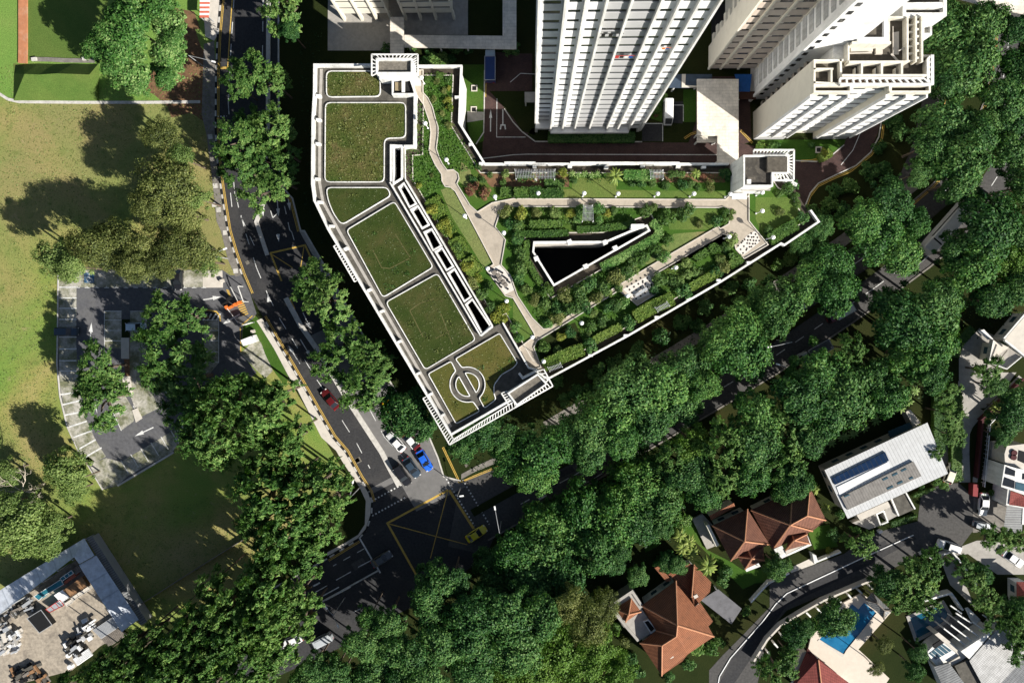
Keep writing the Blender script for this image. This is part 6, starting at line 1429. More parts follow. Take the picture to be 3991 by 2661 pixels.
F_ = MB().strip(pts('C4 1190,700 1240,680 1275,640', 1.5), .3, 0, 1.5); F_.build('garden_wall', M['white'], label='white wall stub beside the open-boot car', cat='wall')
F_ = MB().strip(pts('V1 1060,260 1120,330 1200,440 1320,620', 1.4), .3, 0, 1.4); F_.build('garden_wall', M['white'], label='long white wall among climbing greenery right of the driveway', cat='wall')
for lb, t_, x, y, s_ in (('small white bin on the lane by the metal-roofed house','C4',760,535,.7), ('white bin beside the shaded lane wall','V1',750,268,.9)):
    q = tp(t_,x,y,.5); c_ = MB(); c_.box((q.x,q.y,.55), (s_,s_*.7,1.0), .5); c_.box((q.x,q.y,1.08), (s_*1.05,s_*.75,.08), .5); c_.build('bin', M['white'], label=lb, cat='bin')
for lb, t_, x, y in (('square white-rimmed planter on the shaded condo lawn, upper one','A2',1478,600), ('square white-rimmed planter on the shaded condo lawn, lower one','A2',1475,745), ('dark square inspection cover frame on the tower lawn','A4',348,1018)):
    q = tp(t_,x,y,.15); r = thing('drain_box', lb, 'drain', (q.x,q.y,0)); c_ = MB(); c_.strip([Vector((q.x-.5,q.y-.5)),Vector((q.x+.5,q.y-.5)),Vector((q.x+.5,q.y+.5)),Vector((q.x-.5,q.y+.5))], .18, 0, .22, closed=True); c_.build('rim', M['pale_conc'], r); c_ = MB(); c_.box((q.x,q.y,.08), (.8,.8,.04)); c_.build('grate', M['black'], r)
# ---------------------------------------------------------------- plants
def leafquad(v, f, p, n, l, w_, rr):
    n = n.normalized(); a = Vector((rr.gauss(0,1), rr.gauss(0,1), rr.gauss(0,.6))); t = n.cross(a)
    if t.length < 1e-4: t = Vector((1,0,0))
    t.normalize(); b = n.cross(t); k = len(v); bend = n*(-l*.22)
    v.extend([p-t*l, p-b*w_+bend*.2, p+t*l+bend, p+b*w_+bend*.2]); f.append((k,k+1,k+2,k+3))
def newmesh(name, v, f, mats, mi=None):
    me = bpy.data.meshes.new(name); me.from_pydata([tuple(p) for p in v], [], f)
    for m in (mats if isinstance(mats, (list,tuple)) else [mats]): me.materials.append(m)
    if mi: me.polygons.foreach_set('material_index', mi)
    me.update(); return me
def rdir(rr, zmin=-1.0):
    while True:
        d = Vector((rr.gauss(0,1), rr.gauss(0,1), rr.gauss(0,1)))
        if d.length > 1e-3:
            d.normalize()
            if d.z >= zmin: return d
def shrub_mesh(seed, mat, n=620, leaf=.13, spiky=0.0):
    """unit radius dome of leaves made of several clumps"""
    rr = random.Random(seed); v = []; f = []
    cl = [(Vector((0,0,.45)), .62)]
    for i in range(rr.randint(6,9)):
        a = rr.uniform(0,6.28); r_ = rr.uniform(.35,.72); cl.append((Vector((r_*math.cos(a), r_*math.sin(a), rr.uniform(.2,.75))), rr.uniform(.26,.46)))
    tot = sum(c[1]**2 for c in cl)
    for c, r_ in cl:
        for i in range(int(n*r_*r_/tot)):
            d = rdir(rr, -.3); p = c+Vector((d.x,d.y,d.z*.9))*r_*rr.uniform(.7,1.08+spiky)
            if p.z < .02: p.z = rr.uniform(.02,.2)
            leafquad(v, f, p, d+rdir(rr)*.75+Vector((0,0,.35)), leaf*rr.uniform(.7,1.3), leaf*.55*rr.uniform(.7,1.2), rr)
    return newmesh('shrub_foliage', v, f, mat)
SHR = {}
def shrub_var(kind, k):
    if (kind, k) not in SHR: SHR[(kind,k)] = shrub_mesh(hash(kind) % 1000 if False else sum(map(ord,kind))*10+k, M['lf_'+kind], leaf=.10 if kind in ('olive','red') else .12)
    return SHR[(kind,k)]
COLN = dict(shrub='green', hedge='bright green', yellow='yellow-green', olive='olive', red='reddish brown', dark='dark green', pale='pale green', mid='mid green', lime='lime green', banana='broad-leaved', cover='bright green', bright='bright green', palm='palm-like')
rs_ = random.Random(11)
def shrub(t_, x, y, rpx, kind, label, group=None, zbase=None, hs=1.0, name='shrub'):
    zbase = zb if zbase is None else zbase
    sc_ = TILES[t_][2]; rad = rpx*sc_/ (F/(CH-zbase)); h = rad*hs
    p = tp(t_, x, y, zbase+h*.5)
    o = bpy.data.objects.new(name, shrub_var(kind, rs_.randrange(4))); COL.objects.link(o); o.location = (p.x, p.y, zbase); o.rotation_euler = (0,0,rs_.uniform(0,6.28)); o.scale = (rad*1.05, rad*1.05, h*.95)
    return tag(o, label, 'shrub', group)
def bed(desc, group, items, zbase=None):
    items = sorted(items, key=lambda q: q[1]+TILES[q[0]][0]/TILES[q[0]][2]*1.0)
    n = len(items)
    for i, q in enumerate(items):
        lab = q[5] if len(q) > 5 else '%s shrub, %s from the left %s' % (COLN[q[4]], ORD[i], desc)
        shrub(q[0], q[1], q[2], q[3], q[4], lab, group, zbase, 1.0)
bed('in the bed above the long tan path', 'shrubs above the long tan path', [('A3',340,1165,42,'yellow'),('A3',1090,1185,36,'shrub'),('A3',1145,1190,34,'shrub'),('A3',1290,1195,26,'red'),('A3',1440,1182,48,'dark'),('A3',800,1245,36,'shrub'),('A3',870,1242,34,'dark'),('A3',940,1240,36,'shrub'),('A3',1040,1255,40,'shrub'),('A3',1150,1250,45,'dark'),('A3',1200,1250,35,'shrub'),('A3',1255,1275,24,'shrub'),('A3',1335,1262,42,'olive'),('A3',40,1205,30,'shrub'),('A3',90,1190,34,'shrub'),('A3',130,1195,30,'yellow'),('A3',270,1180,26,'shrub'),('A3',410,1225,26,'shrub')])
bed('in the bed below the long tan path', 'shrubs below the long tan path', [('A3',60,1450,58,'yellow'),('A3',20,1530,55,'shrub'),('A3',168,1450,44,'olive'),('A3',287,1450,48,'pale'),('A3',390,1452,36,'yellow'),('A3',455,1425,52,'lime'),('A3',440,1490,40,'lime'),('A3',582,1420,46,'lime'),('A3',582,1490,42,'lime'),('A3',690,1425,34,'shrub'),('A3',900,1430,52,'shrub'),('A3',950,1410,34,'pale'),('A3',1035,1490,72,'hedge'),('A3',1180,1440,66,'shrub'),('A3',1375,1500,48,'dark'),('A3',1270,1520,36,'olive'),('A3',1435,1440,36,'hedge'),('A3',1430,1490,34,'hedge'),('A3',1492,1440,24,'pale'),('A3',-50,1440,50,'olive'),('A3',-20,1520,50,'dark'),('A3',520,1400,20,'olive'),('A3',640,1450,26,'yellow')])
bed('around the triangular court', 'shrubs around the triangular court', [('B3',40,250,62,'shrub'),('B3',40,330,50,'dark'),('B3',55,150,55,'shrub'),('B3',30,60,50,'dark'),('B3',90,400,46,'pale'),('B3',220,400,55,'hedge'),('B3',350,450,62,'olive'),('B3',450,430,70,'shrub'),('B3',300,520,52,'dark'),('B3',210,500,52,'shrub'),('B3',150,470,46,'olive'),('B3',400,530,66,'shrub'),('B3',310,590,56,'olive'),('B3',230,632,46,'lime'),('B3',490,520,52,'dark'),('B3',560,450,56,'olive'),('B3',610,390,56,'shrub'),('B3',520,360,56,'dark'),('B3',680,310,72,'olive'),('B3',760,285,62,'shrub'),('B3',820,265,42,'pale'),('B3',720,380,38,'shrub'),('B3',650,420,32,'pale'),('B3',1030,170,60,'lime'),('B3',880,170,62,'hedge'),('B3',960,120,56,'hedge'),('B3',1040,60,50,'hedge'),('B3',820,215,50,'shrub')])
bed('along the lower parapet bed', 'shrubs along the lower garden parapet', [('B3',1440,230,56,'olive'),('B3',1400,190,42,'pale'),('B3',1160,400,66,'dark'),('B3',1090,350,46,'shrub'),('B3',1000,330,56,'shrub'),('B3',960,400,40,'dark'),('B3',1185,300,42,'banana'),('B3',1120,340,40,'banana'),('B3',1230,280,36,'banana'),('B3',1175,215,42,'pale'),('B3',1270,290,28,'pale'),('B3',785,620,60,'dark'),('B3',700,500,56,'shrub'),('B3',760,480,46,'lime'),('B3',640,520,46,'dark'),('B3',545,560,36,'pale'),('B3',600,610,46,'shrub'),('B3',620,640,22,'pale'),('B3',520,640,50,'hedge'),('B3',515,705,22,'banana'),('B3',525,775,56,'dark'),('B3',325,720,42,'yellow'),('B3',390,690,46,'dark'),('B3',220,790,50,'hedge'),('B3',300,800,40,'shrub'),('B3',1490,60,52,'pale'),('B3',1450,110,44,'shrub')])
bed('on the east lawn end of the garden', 'shrubs on the east garden lawn', [('T3',935,805,62,'olive'),('T3',820,985,62,'shrub'),('T3',1030,540,85,'shrub'),('T3',1110,510,60,'dark'),('T3',960,600,50,'shrub'),('T3',1110,640,60,'hedge'),('T3',1150,720,50,'hedge'),('T3',410,860,44,'pale'),('T3',1200,860,75,'dark'),('T3',300,1310,62,'olive'),('T3',260,1440,80,'dark')])
bed('beside the curved path near the stair tower', 'shrubs beside the curved path', [('U3',705,270,34,'yellow'),('U3',580,180,44,'olive'),('U3',660,310,46,'olive'),('U3',540,390,46,'olive'),('U3',640,545,42,'olive'),('U3',705,670,50,'olive'),('U3',350,700,44,'olive'),('U3',600,120,50,'hedge'),('U3',700,170,36,'shrub'),('U3',470,170,40,'hedge'),('U3',700,410,50,'yellow'),('U3',720,480,48,'yellow'),('U3',1340,1215,56,'pale'),('U3',960,1400,72,'red'),('U3',1110,1440,78,'red'),('U3',1010,1350,50,'red'),('U3',1040,1140,44,'shrub'),('U3',1170,1230,40,'shrub'),('U3',980,1280,50,'dark'),('U3',1090,1290,42,'shrub'),('U3',520,1240,30,'olive'),('U3',370,1350,46,'yellow'),('U3',310,940,40,'olive'),('U3',1320,1310,50,'hedge')])
bed('beside the row of light wells', 'shrubs beside the light wells', [('B2',1640,590,66,'yellow'),('B2',1680,530,46,'yellow'),('B2',1470,370,56,'olive'),('B2',1530,430,46,'shrub'),('B2',1590,520,46,'shrub'),('B2',1570,380,40,'hedge'),('A2',1200,1425,52,'yellow'),('A2',1280,1530,50,'yellow'),('B2',1370,110,42,'shrub'),('B2',1432,245,50,'yellow'),('B2',1300,10,40,'yellow'),('B2',1500,320,36,'yellow'),('B2',1640,640,40,'shrub'),('B3',20,650,40,'lime'),('B3',35,730,40,'lime')])
def hedge(label, spec, z0, h, kind='hedge', group='clipped hedges', leaf=.16, dens=26, line_w=None, name='hedge'):
    p = pts(spec, z0+h)
    if line_w:
        L = [Vector((q.x,q.y,0)) for q in p]; p = offset(L, line_w/2)+offset(L, -line_w/2)[::-1]
    p = roundpoly([Vector((q.x,q.y,0)) for q in p], .4, 2)
    if area2(p) < 0: p = p[::-1]
    rr = random.Random(int(p[0].x*100)); v = []; f = []; mi = []
    q = inset(p, .14); k = MB(); k.prism(q, z0, z0+h-.14); v.extend(k.v); f.extend(k.f); mi.extend([1]*len(k.f))
    xs = [a.x for a in p]; ys = [a.y for a in p]; A_ = (max(xs)-min(xs))*(max(ys)-min(ys))
    for i in range(int(A_*dens)):
        x, y = rr.uniform(min(xs),max(xs)), rr.uniform(min(ys),max(ys))
        if inside((x,y), p): leafquad(v, f, Vector((x,y,z0+h-rr.uniform(-.05,.2))), Vector((rr.gauss(0,.6),rr.gauss(0,.6),1)), leaf*rr.uniform(.7,1.2), leaf*.6, rr); mi.append(0)
    for a, b in zip(p, p[1:]+p[:1]):
        d = (b-a); n = Vector((d.y,-d.x,0)).normalized() if d.length > 1e-5 else Vector((1,0,0))
        for i in range(int(d.length*h*dens*.8)):
            c = a+d*rr.random()-n*rr.uniform(-.03,.12); leafquad(v, f, Vector((c.x,c.y,z0+rr.uniform(.05,h))), n+rdir(rr)*.6, leaf*rr.uniform(.7,1.2), leaf*.6, rr); mi.append(0)
    xs0 = Vector((sum(xs)/len(xs), sum(ys)/len(ys), z0))
    o = bpy.data.objects.new(name, newmesh('hedge_foliage', [a-xs0 for a in v], f, [M['lf_'+kind], M['lf_'+kind]], mi)); COL.objects.link(o); o.location = xs0
    return tag(o, label, 'hedge', group)
for lab, spec, h, kind, lw in (('big rounded dark green hedge at the left end above the tan path','A3 5,1270 100,1265 110,1342 5,1345',1.5,'hedge',None), ('big rounded green hedge with two humps above the tan path','A3 105,1262 190,1262 195,1280 330,1268 352,1310 340,1343 110,1343',1.5,'hedge',None), ('low narrow hedge behind the two-humped hedge','A3 210,1242 350,1242',.9,'shrub',1.6), ('long leafy hedge right of the palm','A3 745,1150 955,1150 958,1225 750,1222',1.6,'lime',None),
      ('long clipped hedge left of the court below the yellow bushes','A3 105,1492 338,1488 342,1545 110,1550',1.2,'hedge',None), ('hedge band on the upper edge of the triangular court','A3 430,1560 640,1545 760,1530 830,1490',.9,'hedge',1.3), ('second hedge band left on the upper court edge','B3 10,28 100,18 220,18 380,10',.9,'hedge',1.3), ('curved hedge round the tip of the triangular court','A3 940,1500 985,1540; B3 995,15 960,55 720,190 600,250',.9,'lime',1.7), ('hedge band on the left side of the triangular court','B3 92,60 88,180 150,300 190,360',.9,'hedge',1.2),
      ('dark clipped box bed left of the plaza bushes','B3 1215,172 1312,108 1345,165 1245,218',1.0,'hedge',None), ('dark clipped box bed below the plaza bushes','B3 1318,106 1372,72 1430,130 1352,166',1.0,'hedge',None), ('long light hedge by the parapet below the middle terrace','B3 1200,385 1400,275',1.0,'climber',1.7), ('long light hedge by the parapet near the south stair','B3 545,745 735,645',1.0,'climber',1.6), ('short hedge by the parapet under the tiled plaza','B3 1470,235 1560,178',1.0,'hedge',1.6),
      ('yellow-green climber hedge over the trellis below the middle terrace','B3 825,590 940,520 1090,455',1.5,'climber',2.4), ('yellow-green climber hedge beside the south stair tower','B3 205,915 340,850 480,800',1.5,'climber',2.3), ('long hedge along the east parapet','T3 835,1110 1000,1000 1150,925',1.1,'hedge',2.2), ('dark square hedge beside the olive shrub near the plaza','T3 380,1260 450,1230 490,1290 430,1330',1.4,'hedge',None),
      ('square green hedge bed beside the third light well','A2 1135,1372 1238,1312 1303,1440 1205,1500',.7,'climber',None), ('square green hedge bed beside the fourth light well','A2 1212,1522 1310,1462 1370,1568; B2 1360,0 1280,45',.7,'climber',None), ('square green hedge bed beside the fifth light well','B2 1290,68 1390,20 1462,130 1370,202',.8,'climber',None), ('square green hedge bed beside the sixth light well','B2 1372,218 1472,155 1542,268 1445,322',.8,'climber',None),
      ('golden hedge against the inner wall of the north garden','U3 690,440 745,430 752,530 705,525',1.0,'climber',None), ('bright low hedge beside the reddish shrub','A2 1650,1270 1742,1265 1742,1340 1655,1340',.9,'hedge',None)):
    hedge(lab, spec, zb, h, kind, line_w=lw)
for lab, spec, h, kind, lw in (('long trimmed hedge between the brown track and the concrete drive','V2 605,60 605,400 600,700 608,985',1.3,'shrub',2.2), ('long trimmed hedge left of the brown track','V2 425,110 425,400 432,690',1.4,'shrub',2.2), ('curved hedge at the head of the concrete drive','B4 1285,860 1285,800 1340,720 1400,655',1.3,'shrub',1.8), ('trimmed hedge below the flat roofs of the metal-roofed house','C4 830,480 900,450 1025,425 1020,440 940,490 850,515',1.2,'shrub',None),
      ('trimmed hedge under the right eave of the metal-roofed house','C4 985,300 1040,270 1140,240 1150,255 1060,295 1000,315',1.2,'shrub',None), ('dark hedge at the foot of the white tower with red flowers','A3 235,930 830,930',1.0,'dark',2.2), ('yellow hedge strip at the tower lawn corner','A4 345,1080 440,1030',.9,'climber',1.8), ('yellow-green hedge strip at the inner bend of the brick drive','T3 700,60 780,110',1.0,'climber',1.6)):
    hedge(lab, spec, .03, h, kind, group='ground hedges', line_w=lw)
# ground cover over the garden beds beside the curved path and under trees: one mass
def cover(name, polys, z, n, kind, leaf=.13, h=.25, avoid=()):
    rr = random.Random(n); v = []; f = []
    P_ = [pts(q, z) if isinstance(q, str) else q for q in polys]; av = [pts(q, z) for q in avoid]
    for p in P_:
        xs = [a.x for a in p]; ys = [a.y for a in p]; cnt = int(abs(area2(p))/2*n)
        box = (max(xs)-min(xs))*(max(ys)-min(ys)); tries = int(box*n)
        for i in range(tries):
            x, y = rr.uniform(min(xs),max(xs)), rr.uniform(min(ys),max(ys))
            if inside((x,y), p) and not any(inside((x,y), a) for a in av): leafquad(v, f, Vector((x,y,z+rr.uniform(.03,h))), Vector((rr.gauss(0,.7),rr.gauss(0,.7),1)), leaf*rr.uniform(.6,1.4), leaf*.6*rr.uniform(.7,1.2), rr)
    o = bpy.data.objects.new(name, newmesh(name, v, f, M['lf_'+kind])); COL.objects.link(o); o['kind'] = 'stuff'; return o
cover('ground_cover', ['U3 435,110 755,105 755,650 870,850 1000,1060 1060,1170 900,1190 830,1220 800,1180 700,1165 620,1040 590,960 600,760 575,600 545,480 430,310', 'U3 335,380 430,460 495,650 505,760 490,960 550,1120 620,1225 630,1310 660,1355 550,1430 440,1510 260,1240 215,1200 230,940 330,920'], zb+.01, 16, 'cover', .16, .4)
cover('garden_plants', ['A3 0,1170 1440,1170 1440,1245 0,1245', 'B3 640,500 830,590 500,770 440,690', 'B3 960,330 1200,180 1350,250 1180,380 1000,430'], zb+.01, 9, 'shrub', .17, .6)
cover('garden_plants', ['B3 100,380 260,420 620,250 900,150 860,270 700,360 440,520 300,600 200,640 130,540', 'A3 0,1410 830,1410 820,1480 440,1540 0,1560'], zb+.01, 9, 'shrub', .17, .55)
# palms and banana-like plants
def palm_mesh(seed, n=15, L=1.0, mat='lf_palm'):
    rr = random.Random(seed); v = []; f = []
    for i in range(n):
        a = 6.283*i/n+rr.uniform(-.15,.15); el = rr.uniform(.15,.9); d = Vector((math.cos(a),math.sin(a),0)); s = Vector((-d.y,d.x,0)); prev = None
        for k in range(7):
            t = k/6; p = d*L*t*math.cos(el*(1-t*.3)) + Vector((0,0,L*(t*math.sin(el)-.75*t*t))); w_ = .13*L*math.sin(math.pi*min(.97,t*.85+.1))
            cur = (p-s*w_-Vector((0,0,w_*.5)), p, p+s*w_-Vector((0,0,w_*.5)))
            if prev:
                b = len(v); v.extend(prev+cur); f.extend([(b,b+1,b+4,b+3),(b+1,b+2,b+5,b+4)])
            prev = cur
    return newmesh('palm_fronds', v, f, M[mat])
PMS = [palm_mesh(s) for s in range(3)]; BNS = [palm_mesh(10+s, 9, 1.0, 'lf_banana') for s in range(3)]
def palm(label, t_, x, y, rpx, h, z0=0, bank=PMS, cat='palm', name='palm_tree', group=None):
    p = tp(t_, x, y, z0+h); rad = rpx*TILES[t_][2]/(F/(CH-z0-h)); r = thing(name, label, cat, (p.x,p.y,z0), group=group, world=False)
    m_ = MB(); m_.tube([(0,0,0),(.05,0,h*.5),(0,0,h)], [.16,.11,.09], 7); o = bpy.data.objects.new('trunk', m_.mesh('trunk', M['bark'])); COL.objects.link(o); o.parent = r
    o = bpy.data.objects.new('fronds', rs_.choice(bank)); COL.objects.link(o); o.parent = r; o.location = (0,0,h); o.scale = (rad,)*3; o.rotation_euler = (0,0,rs_.uniform(0,6))
palm('bright yellow-green palm in the upper garden bed', 'A3', 690, 1195, 68, 2.4, zb)
for i, x in enumerate((400,440,485,530,575)): palm('small broad-leaved plant, %s from the left in the upper bed left of the palm' % ORD[i], 'A3', x, 1178+(i%2)*10, 30, 1.0, zb, BNS, 'plant', 'banana_plant', 'broad-leaved plants')
palm('pale spiky plant near the right end of the upper bed', 'A3', 1240, 1178, 40, 1.0, zb, PMS, 'plant', 'spiky_plant')
for i, (x, y) in enumerate(((370,1490),(430,1435),(585,1372),(655,1335),(735,1285),(800,1235),(905,1200),(960,1155),(1000,1085),(330,1520),(520,1400))): palm('broad-leaved banana plant, %s in the row behind the metal-roofed house' % ['fourth','fifth','seventh','eighth','ninth','tenth','eleventh','twelfth','last','third','sixth'][i], 'B4', x, y, 48, 2.6, 0, BNS, 'plant', 'banana_plant', 'banana plants behind the metal-roofed house')
for i, (x, y) in enumerate(((1130,570),(1190,610),(1150,650),(1215,680))): palm('palm, %s from the top in the dark clump left of the brown-roofed villa' % ORD[i], 'C3', x, y, 62, 5.0, 0, group='palms by the villas')
palm('spreading palm over the rear roof of the terracotta villa', 'C3', 1320, 775, 85, 6.5, 0, group='palms by the villas'); palm('spiky palm at the end of the concrete drive', 'B4', 1555, 1190, 45, 3.0, 0, group='palms by the villas'); palm('small bright palm right of the metal-roofed house gable', 'C4', 325, 255, 48, 4.0, 0, group='palms by the villas'); palm('small pale palm between the brown-roofed villa and the metal roof', 'C4', 395, 385, 40, 3.0, 0, group='palms by the villas')

cover('field_tufts', ['D 0,150 480,150 490,300 515,500 130,600 130,1000 230,1150 420,1150 700,1100 640,1250 350,1430 0,1500'],   .012, 3.5, 'fieldblade', .16, .10, avoid=['V3 -60,600 920,90 1480,955 1230,1060 700,1460 -60,1660', 'B1 398,262 1512,265 1742,600 1742,960 1240,1400 700,1568 395,900'])
# ---------------------------------------------------------------- trees
def crown_mesh(seed, kind):
    """radius 5 crown around the origin"""
    rr = random.Random(seed); v = []; f = []; Rr = 5.0
    par = dict(mid=(13,430,.34,1), dark=(27,340,.265,0), ave=(25,330,.27,0), lime=(34,150,.38,0), olive=(20,380,.19,0), pale=(20,260,.25,0), bright=(18,430,.22,0))[kind]
    nl, per, leaf, spokes = par
    lobes = []; H_ = 4.0 if kind in ('mid','dark','ave') else 3.2
    for i in range(nl):
        a = i*2.39996+rr.uniform(-.35,.35); q = math.sqrt((i+.5)/nl); rad = Rr*q*.82*rr.uniform(.85,1.16)
        hgt = H_*math.sqrt(max(.02,1-(rad/Rr/1.04)**2))*rr.uniform(.72,1.12)-1.6
        lobes.append((Vector((rad*math.cos(a), rad*math.sin(a), hgt)), Rr*(rr.uniform(.20,.34) if spokes else rr.choice((.15,.2,.24,.28,.34))*rr.uniform(.9,1.1))*(1.0 if nl < 24 else .92)))
    for i in range(0 if spokes else 9):
        a = rr.uniform(0,6.28); rad = Rr*rr.uniform(.85,1.08); lobes.append((Vector((rad*math.cos(a), rad*math.sin(a), rr.uniform(-1.8,.3))), Rr*rr.uniform(.09,.16)))
    for c, lr in lobes:
        out = Vector((c.x,c.y,0)); out = out.normalized() if out.length > .1 else Vector((0,0,1))
        dome = Vector((c.x,c.y,c.z+2.0)).normalized()
        if spokes:
            for s_ in range(13):
                d = (rdir(rr,-.2)+out*.6+Vector((0,0,.3))).normalized(); ln = lr*rr.uniform(.9,1.75); n_ = per//15
                sd = d.cross(Vector((0,0,1))).normalized()
                for k in range(n_):
                    t = (k+rr.random())/n_; p = c+d*ln*t+Vector((0,0,-.3*t*t*ln))+sd*rr.gauss(0,.22)*(1.1-.6*t)+Vector((0,0,rr.gauss(0,.1)))
                    leafquad(v, f, p, Vector((0,0,.25))+d*.6+dome*.65+rdir(rr)*.6, leaf*rr.uniform(.6,1.1), leaf*.34, rr)
            for k in range(per//6):
                d = rdir(rr); leafquad(v, f, c+d*lr*.6*rr.random()-Vector((0,0,.5)), d+rdir(rr), leaf, leaf*.6, rr)
        else:
            for k in range(int(per*min(1.5,max(.3,(lr/Rr/.25)**2)))):
                d = rdir(rr,-.4); p = c+Vector((d.x,d.y,d.z*.85))*lr*rr.triangular(.3,1.5,.95)
                leafquad(v, f, p, d*.7+dome*.75+rdir(rr)*.8, leaf*rr.uniform(.65,1.3), leaf*.6*rr.uniform(.8,1.2), rr)
    return newmesh('crown_leaves', v, f, M['lf_'+kind])
def trunk_mesh(seed, mat):
    """trunk of height 1 (scaled in z) below the crown, limbs spread into it"""
    rr = random.Random(seed); m_ = MB()
    m_.tube([(0,0,-1.0),(.05,.03,-.55),(0,0,-.12)], [.34,.27,.22], 7)
    for i in range(6):
        a = i*1.05+rr.uniform(-.3,.3); l = rr.uniform(1.6,2.8); m_.tube([(0,0,-.2),(l*.45*math.cos(a), l*.45*math.sin(a), rr.uniform(-.1,-.03)), (l*math.cos(a+.2), l*math.sin(a+.2), rr.uniform(-.06,.03))], [.12,.08,.03], 5)
    return m_.mesh('trunk', mat)
CRN = {k: [crown_mesh(100*i+s, k) for s in range(7 if k in ('mid','dark','ave') else 3)] for i, k in enumerate(('mid','dark','lime','olive','pale','bright','ave'))}
TRK = [trunk_mesh(s, M['bark']) for s in range(3)]
rt = random.Random(21)
def tree(x, y, rpx, kind, label, group, zc=9.0, flat=1.0, t_='D', trunk=True):
    p = tp(t_, x, y, zc); rad = rpx*TILES[t_][2]/(F/(CH-zc))
    r = thing('tree', label, 'tree', (p.x,p.y,0), group=group, world=False)
    s = rad/5.0*1.04
    o = bpy.data.objects.new('trunk', TRK[rt.randrange(3)]); COL.objects.link(o); o.parent = r; o.location = (0,0,zc); o.scale = (s,s,zc)
    o = bpy.data.objects.new('crown', CRN[kind][rt.randrange(len(CRN[kind]))]); COL.objects.link(o); o.parent = r; o.location = (0,0,zc); o.rotation_euler = (0,0,rt.uniform(0,6.28)); o.scale = (s*rt.uniform(.88,1.12),s*rt.uniform(.88,1.12),s*flat*rt.uniform(.9,1.3))
    return r
KN = dict(mid='feathery', dark='dark green', ave='leafy green', lime='lime green', olive='olive', pale='pale green', bright='bright green')
LOWZ = {k: 4.3 for k in ((1335,1180),(1402,1148),(1430,1150),(1265,1210),(1470,1090),(1510,1150),(1240,1275),(1280,1170),(1310,1240),(1400,1210),(1470,1200))}
LOWZ.update({k: 7.0 for k in ((505,1462),(432,1502),(572,1442),(362,1512),(622,1402),(552,1412),(470,1470))})  # hidden low trees, added to block sun under the grove crowns
def row(desc, group, items, zc=9.0, order='from left', key=lambda q: q[0], dz=1.2, flat=1.0):
    items = sorted(items, key=key)
    for i, q in enumerate(items):
        if q[3] == 'dark' and 'belt' in desc: q = (q[0], q[1], q[2]*rt.uniform(.8,1.2), rt.choice(('dark','dark','dark','dark','ave','ave','ave','mid','bright')))
        elif q[3] == 'ave': q = (q[0], q[1], q[2]*rt.uniform(.9,1.1), rt.choice(('ave','ave','ave','dark')))
        z_ = LOWZ.get((q[0],q[1]), zc+rt.uniform(-dz,dz))
        lab = q[4] if len(q) > 4 else '%s tree, %s %s %s' % (KN[q[3]], ORD[i], order, desc)
        tree(q[0], q[1], q[2], q[3], lab, group, z_, flat)
top = 'from top'
row('between the left road and the roof garden building', 'roadside trees left of the roof garden', [(655,30,55,'mid'),(665,70,26,'dark'),(590,172,58,'mid'),(545,195,36,'mid'),(635,195,38,'mid'),(552,330,52,'mid'),(630,300,58,'mid'),(575,290,42,'mid'),(655,350,42,'mid'),(560,390,52,'mid'),(610,370,56,'mid'),(645,415,46,'mid'),(595,440,48,'mid'),(735,640,50,'mid'),(755,690,56,'mid'),(705,655,36,'mid'),(790,790,62,'mid'),(750,835,46,'mid'),(845,810,42,'mid'),(840,880,64,'mid'),(835,910,38,'mid'),(875,845,36,'mid'),(935,945,58,'dark'),(965,975,42,'dark')], 9, top, lambda q: q[1])
lm_ = tree(295,55,48,'lime','large many-lobed lime green tree beside the striped shelter',None,13)
for x_, y_, r_ in ((275,110,46),(385,55,36),(382,118,36),(300,20,38),(225,108,32),(300,165,42),(385,160,30),(365,20,36),(250,75,32),(262,150,30),(400,90,26),(318,195,26),(310,85,30),(378,180,22)):
    zc_ = 13-abs(rt.gauss(0,1.2)); q_ = tp('D', x_, y_, zc_); rad_ = r_*TILES['D'][2]/(F/(CH-zc_))/5*1.08
    o_ = bpy.data.objects.new('crown', CRN['lime'][rt.randrange(3)]); COL.objects.link(o_); o_.parent = lm_; o_.location = (q_.x-lm_.location.x, q_.y-lm_.location.y, zc_); o_.rotation_euler = (0,0,rt.uniform(0,6)); o_.scale = (rad_, rad_, rad_)
row('in the scrub between the field and the left road', 'scrub trees on the field edge', [(372,312,44,'olive'),(385,430,66,'olive'),(345,470,44,'olive'),(420,490,44,'olive'),(410,360,30,'pale'),(450,455,34,'pale')], 11.5, top, lambda q: q[1])
row('in the row above the car park', 'trees above the car park', [(125,590,42,'pale'),(165,612,38,'pale'),(215,568,52,'olive'),(270,560,56,'olive'),(330,582,56,'olive'),(395,578,52,'olive'),(445,565,46,'olive'),(305,608,40,'olive'),(365,612,34,'olive'),(470,600,32,'pale')], 10.5)
row('standing inside the car park', 'car park trees', [(375,715,42,'mid'),(435,730,48,'mid'),(395,800,80,'mid'),(445,870,72,'mid'),(362,858,44,'mid'),(425,940,50,'mid'),(235,845,56,'mid'),(245,915,64,'mid'),(210,890,42,'mid')], 9)
row('in the park between the car park and the junction', 'park trees left of the junction', [(470,980,60,'mid'),(540,915,74,'mid'),(600,950,78,'mid'),(515,1015,64,'mid'),(640,905,46,'mid'),(685,985,36,'mid'),(610,1040,52,'mid'),(655,1020,46,'mid'),(690,1080,52,'mid'),(620,1125,72,'mid'),(715,1125,74,'mid'),(775,1135,50,'mid'),(680,1195,74,'mid'),(600,1200,52,'mid'),(745,1205,52,'mid'),(635,1260,62,'mid'),(700,1275,56,'mid')], 13, 'from left', lambda q: q[0], flat=1.8)
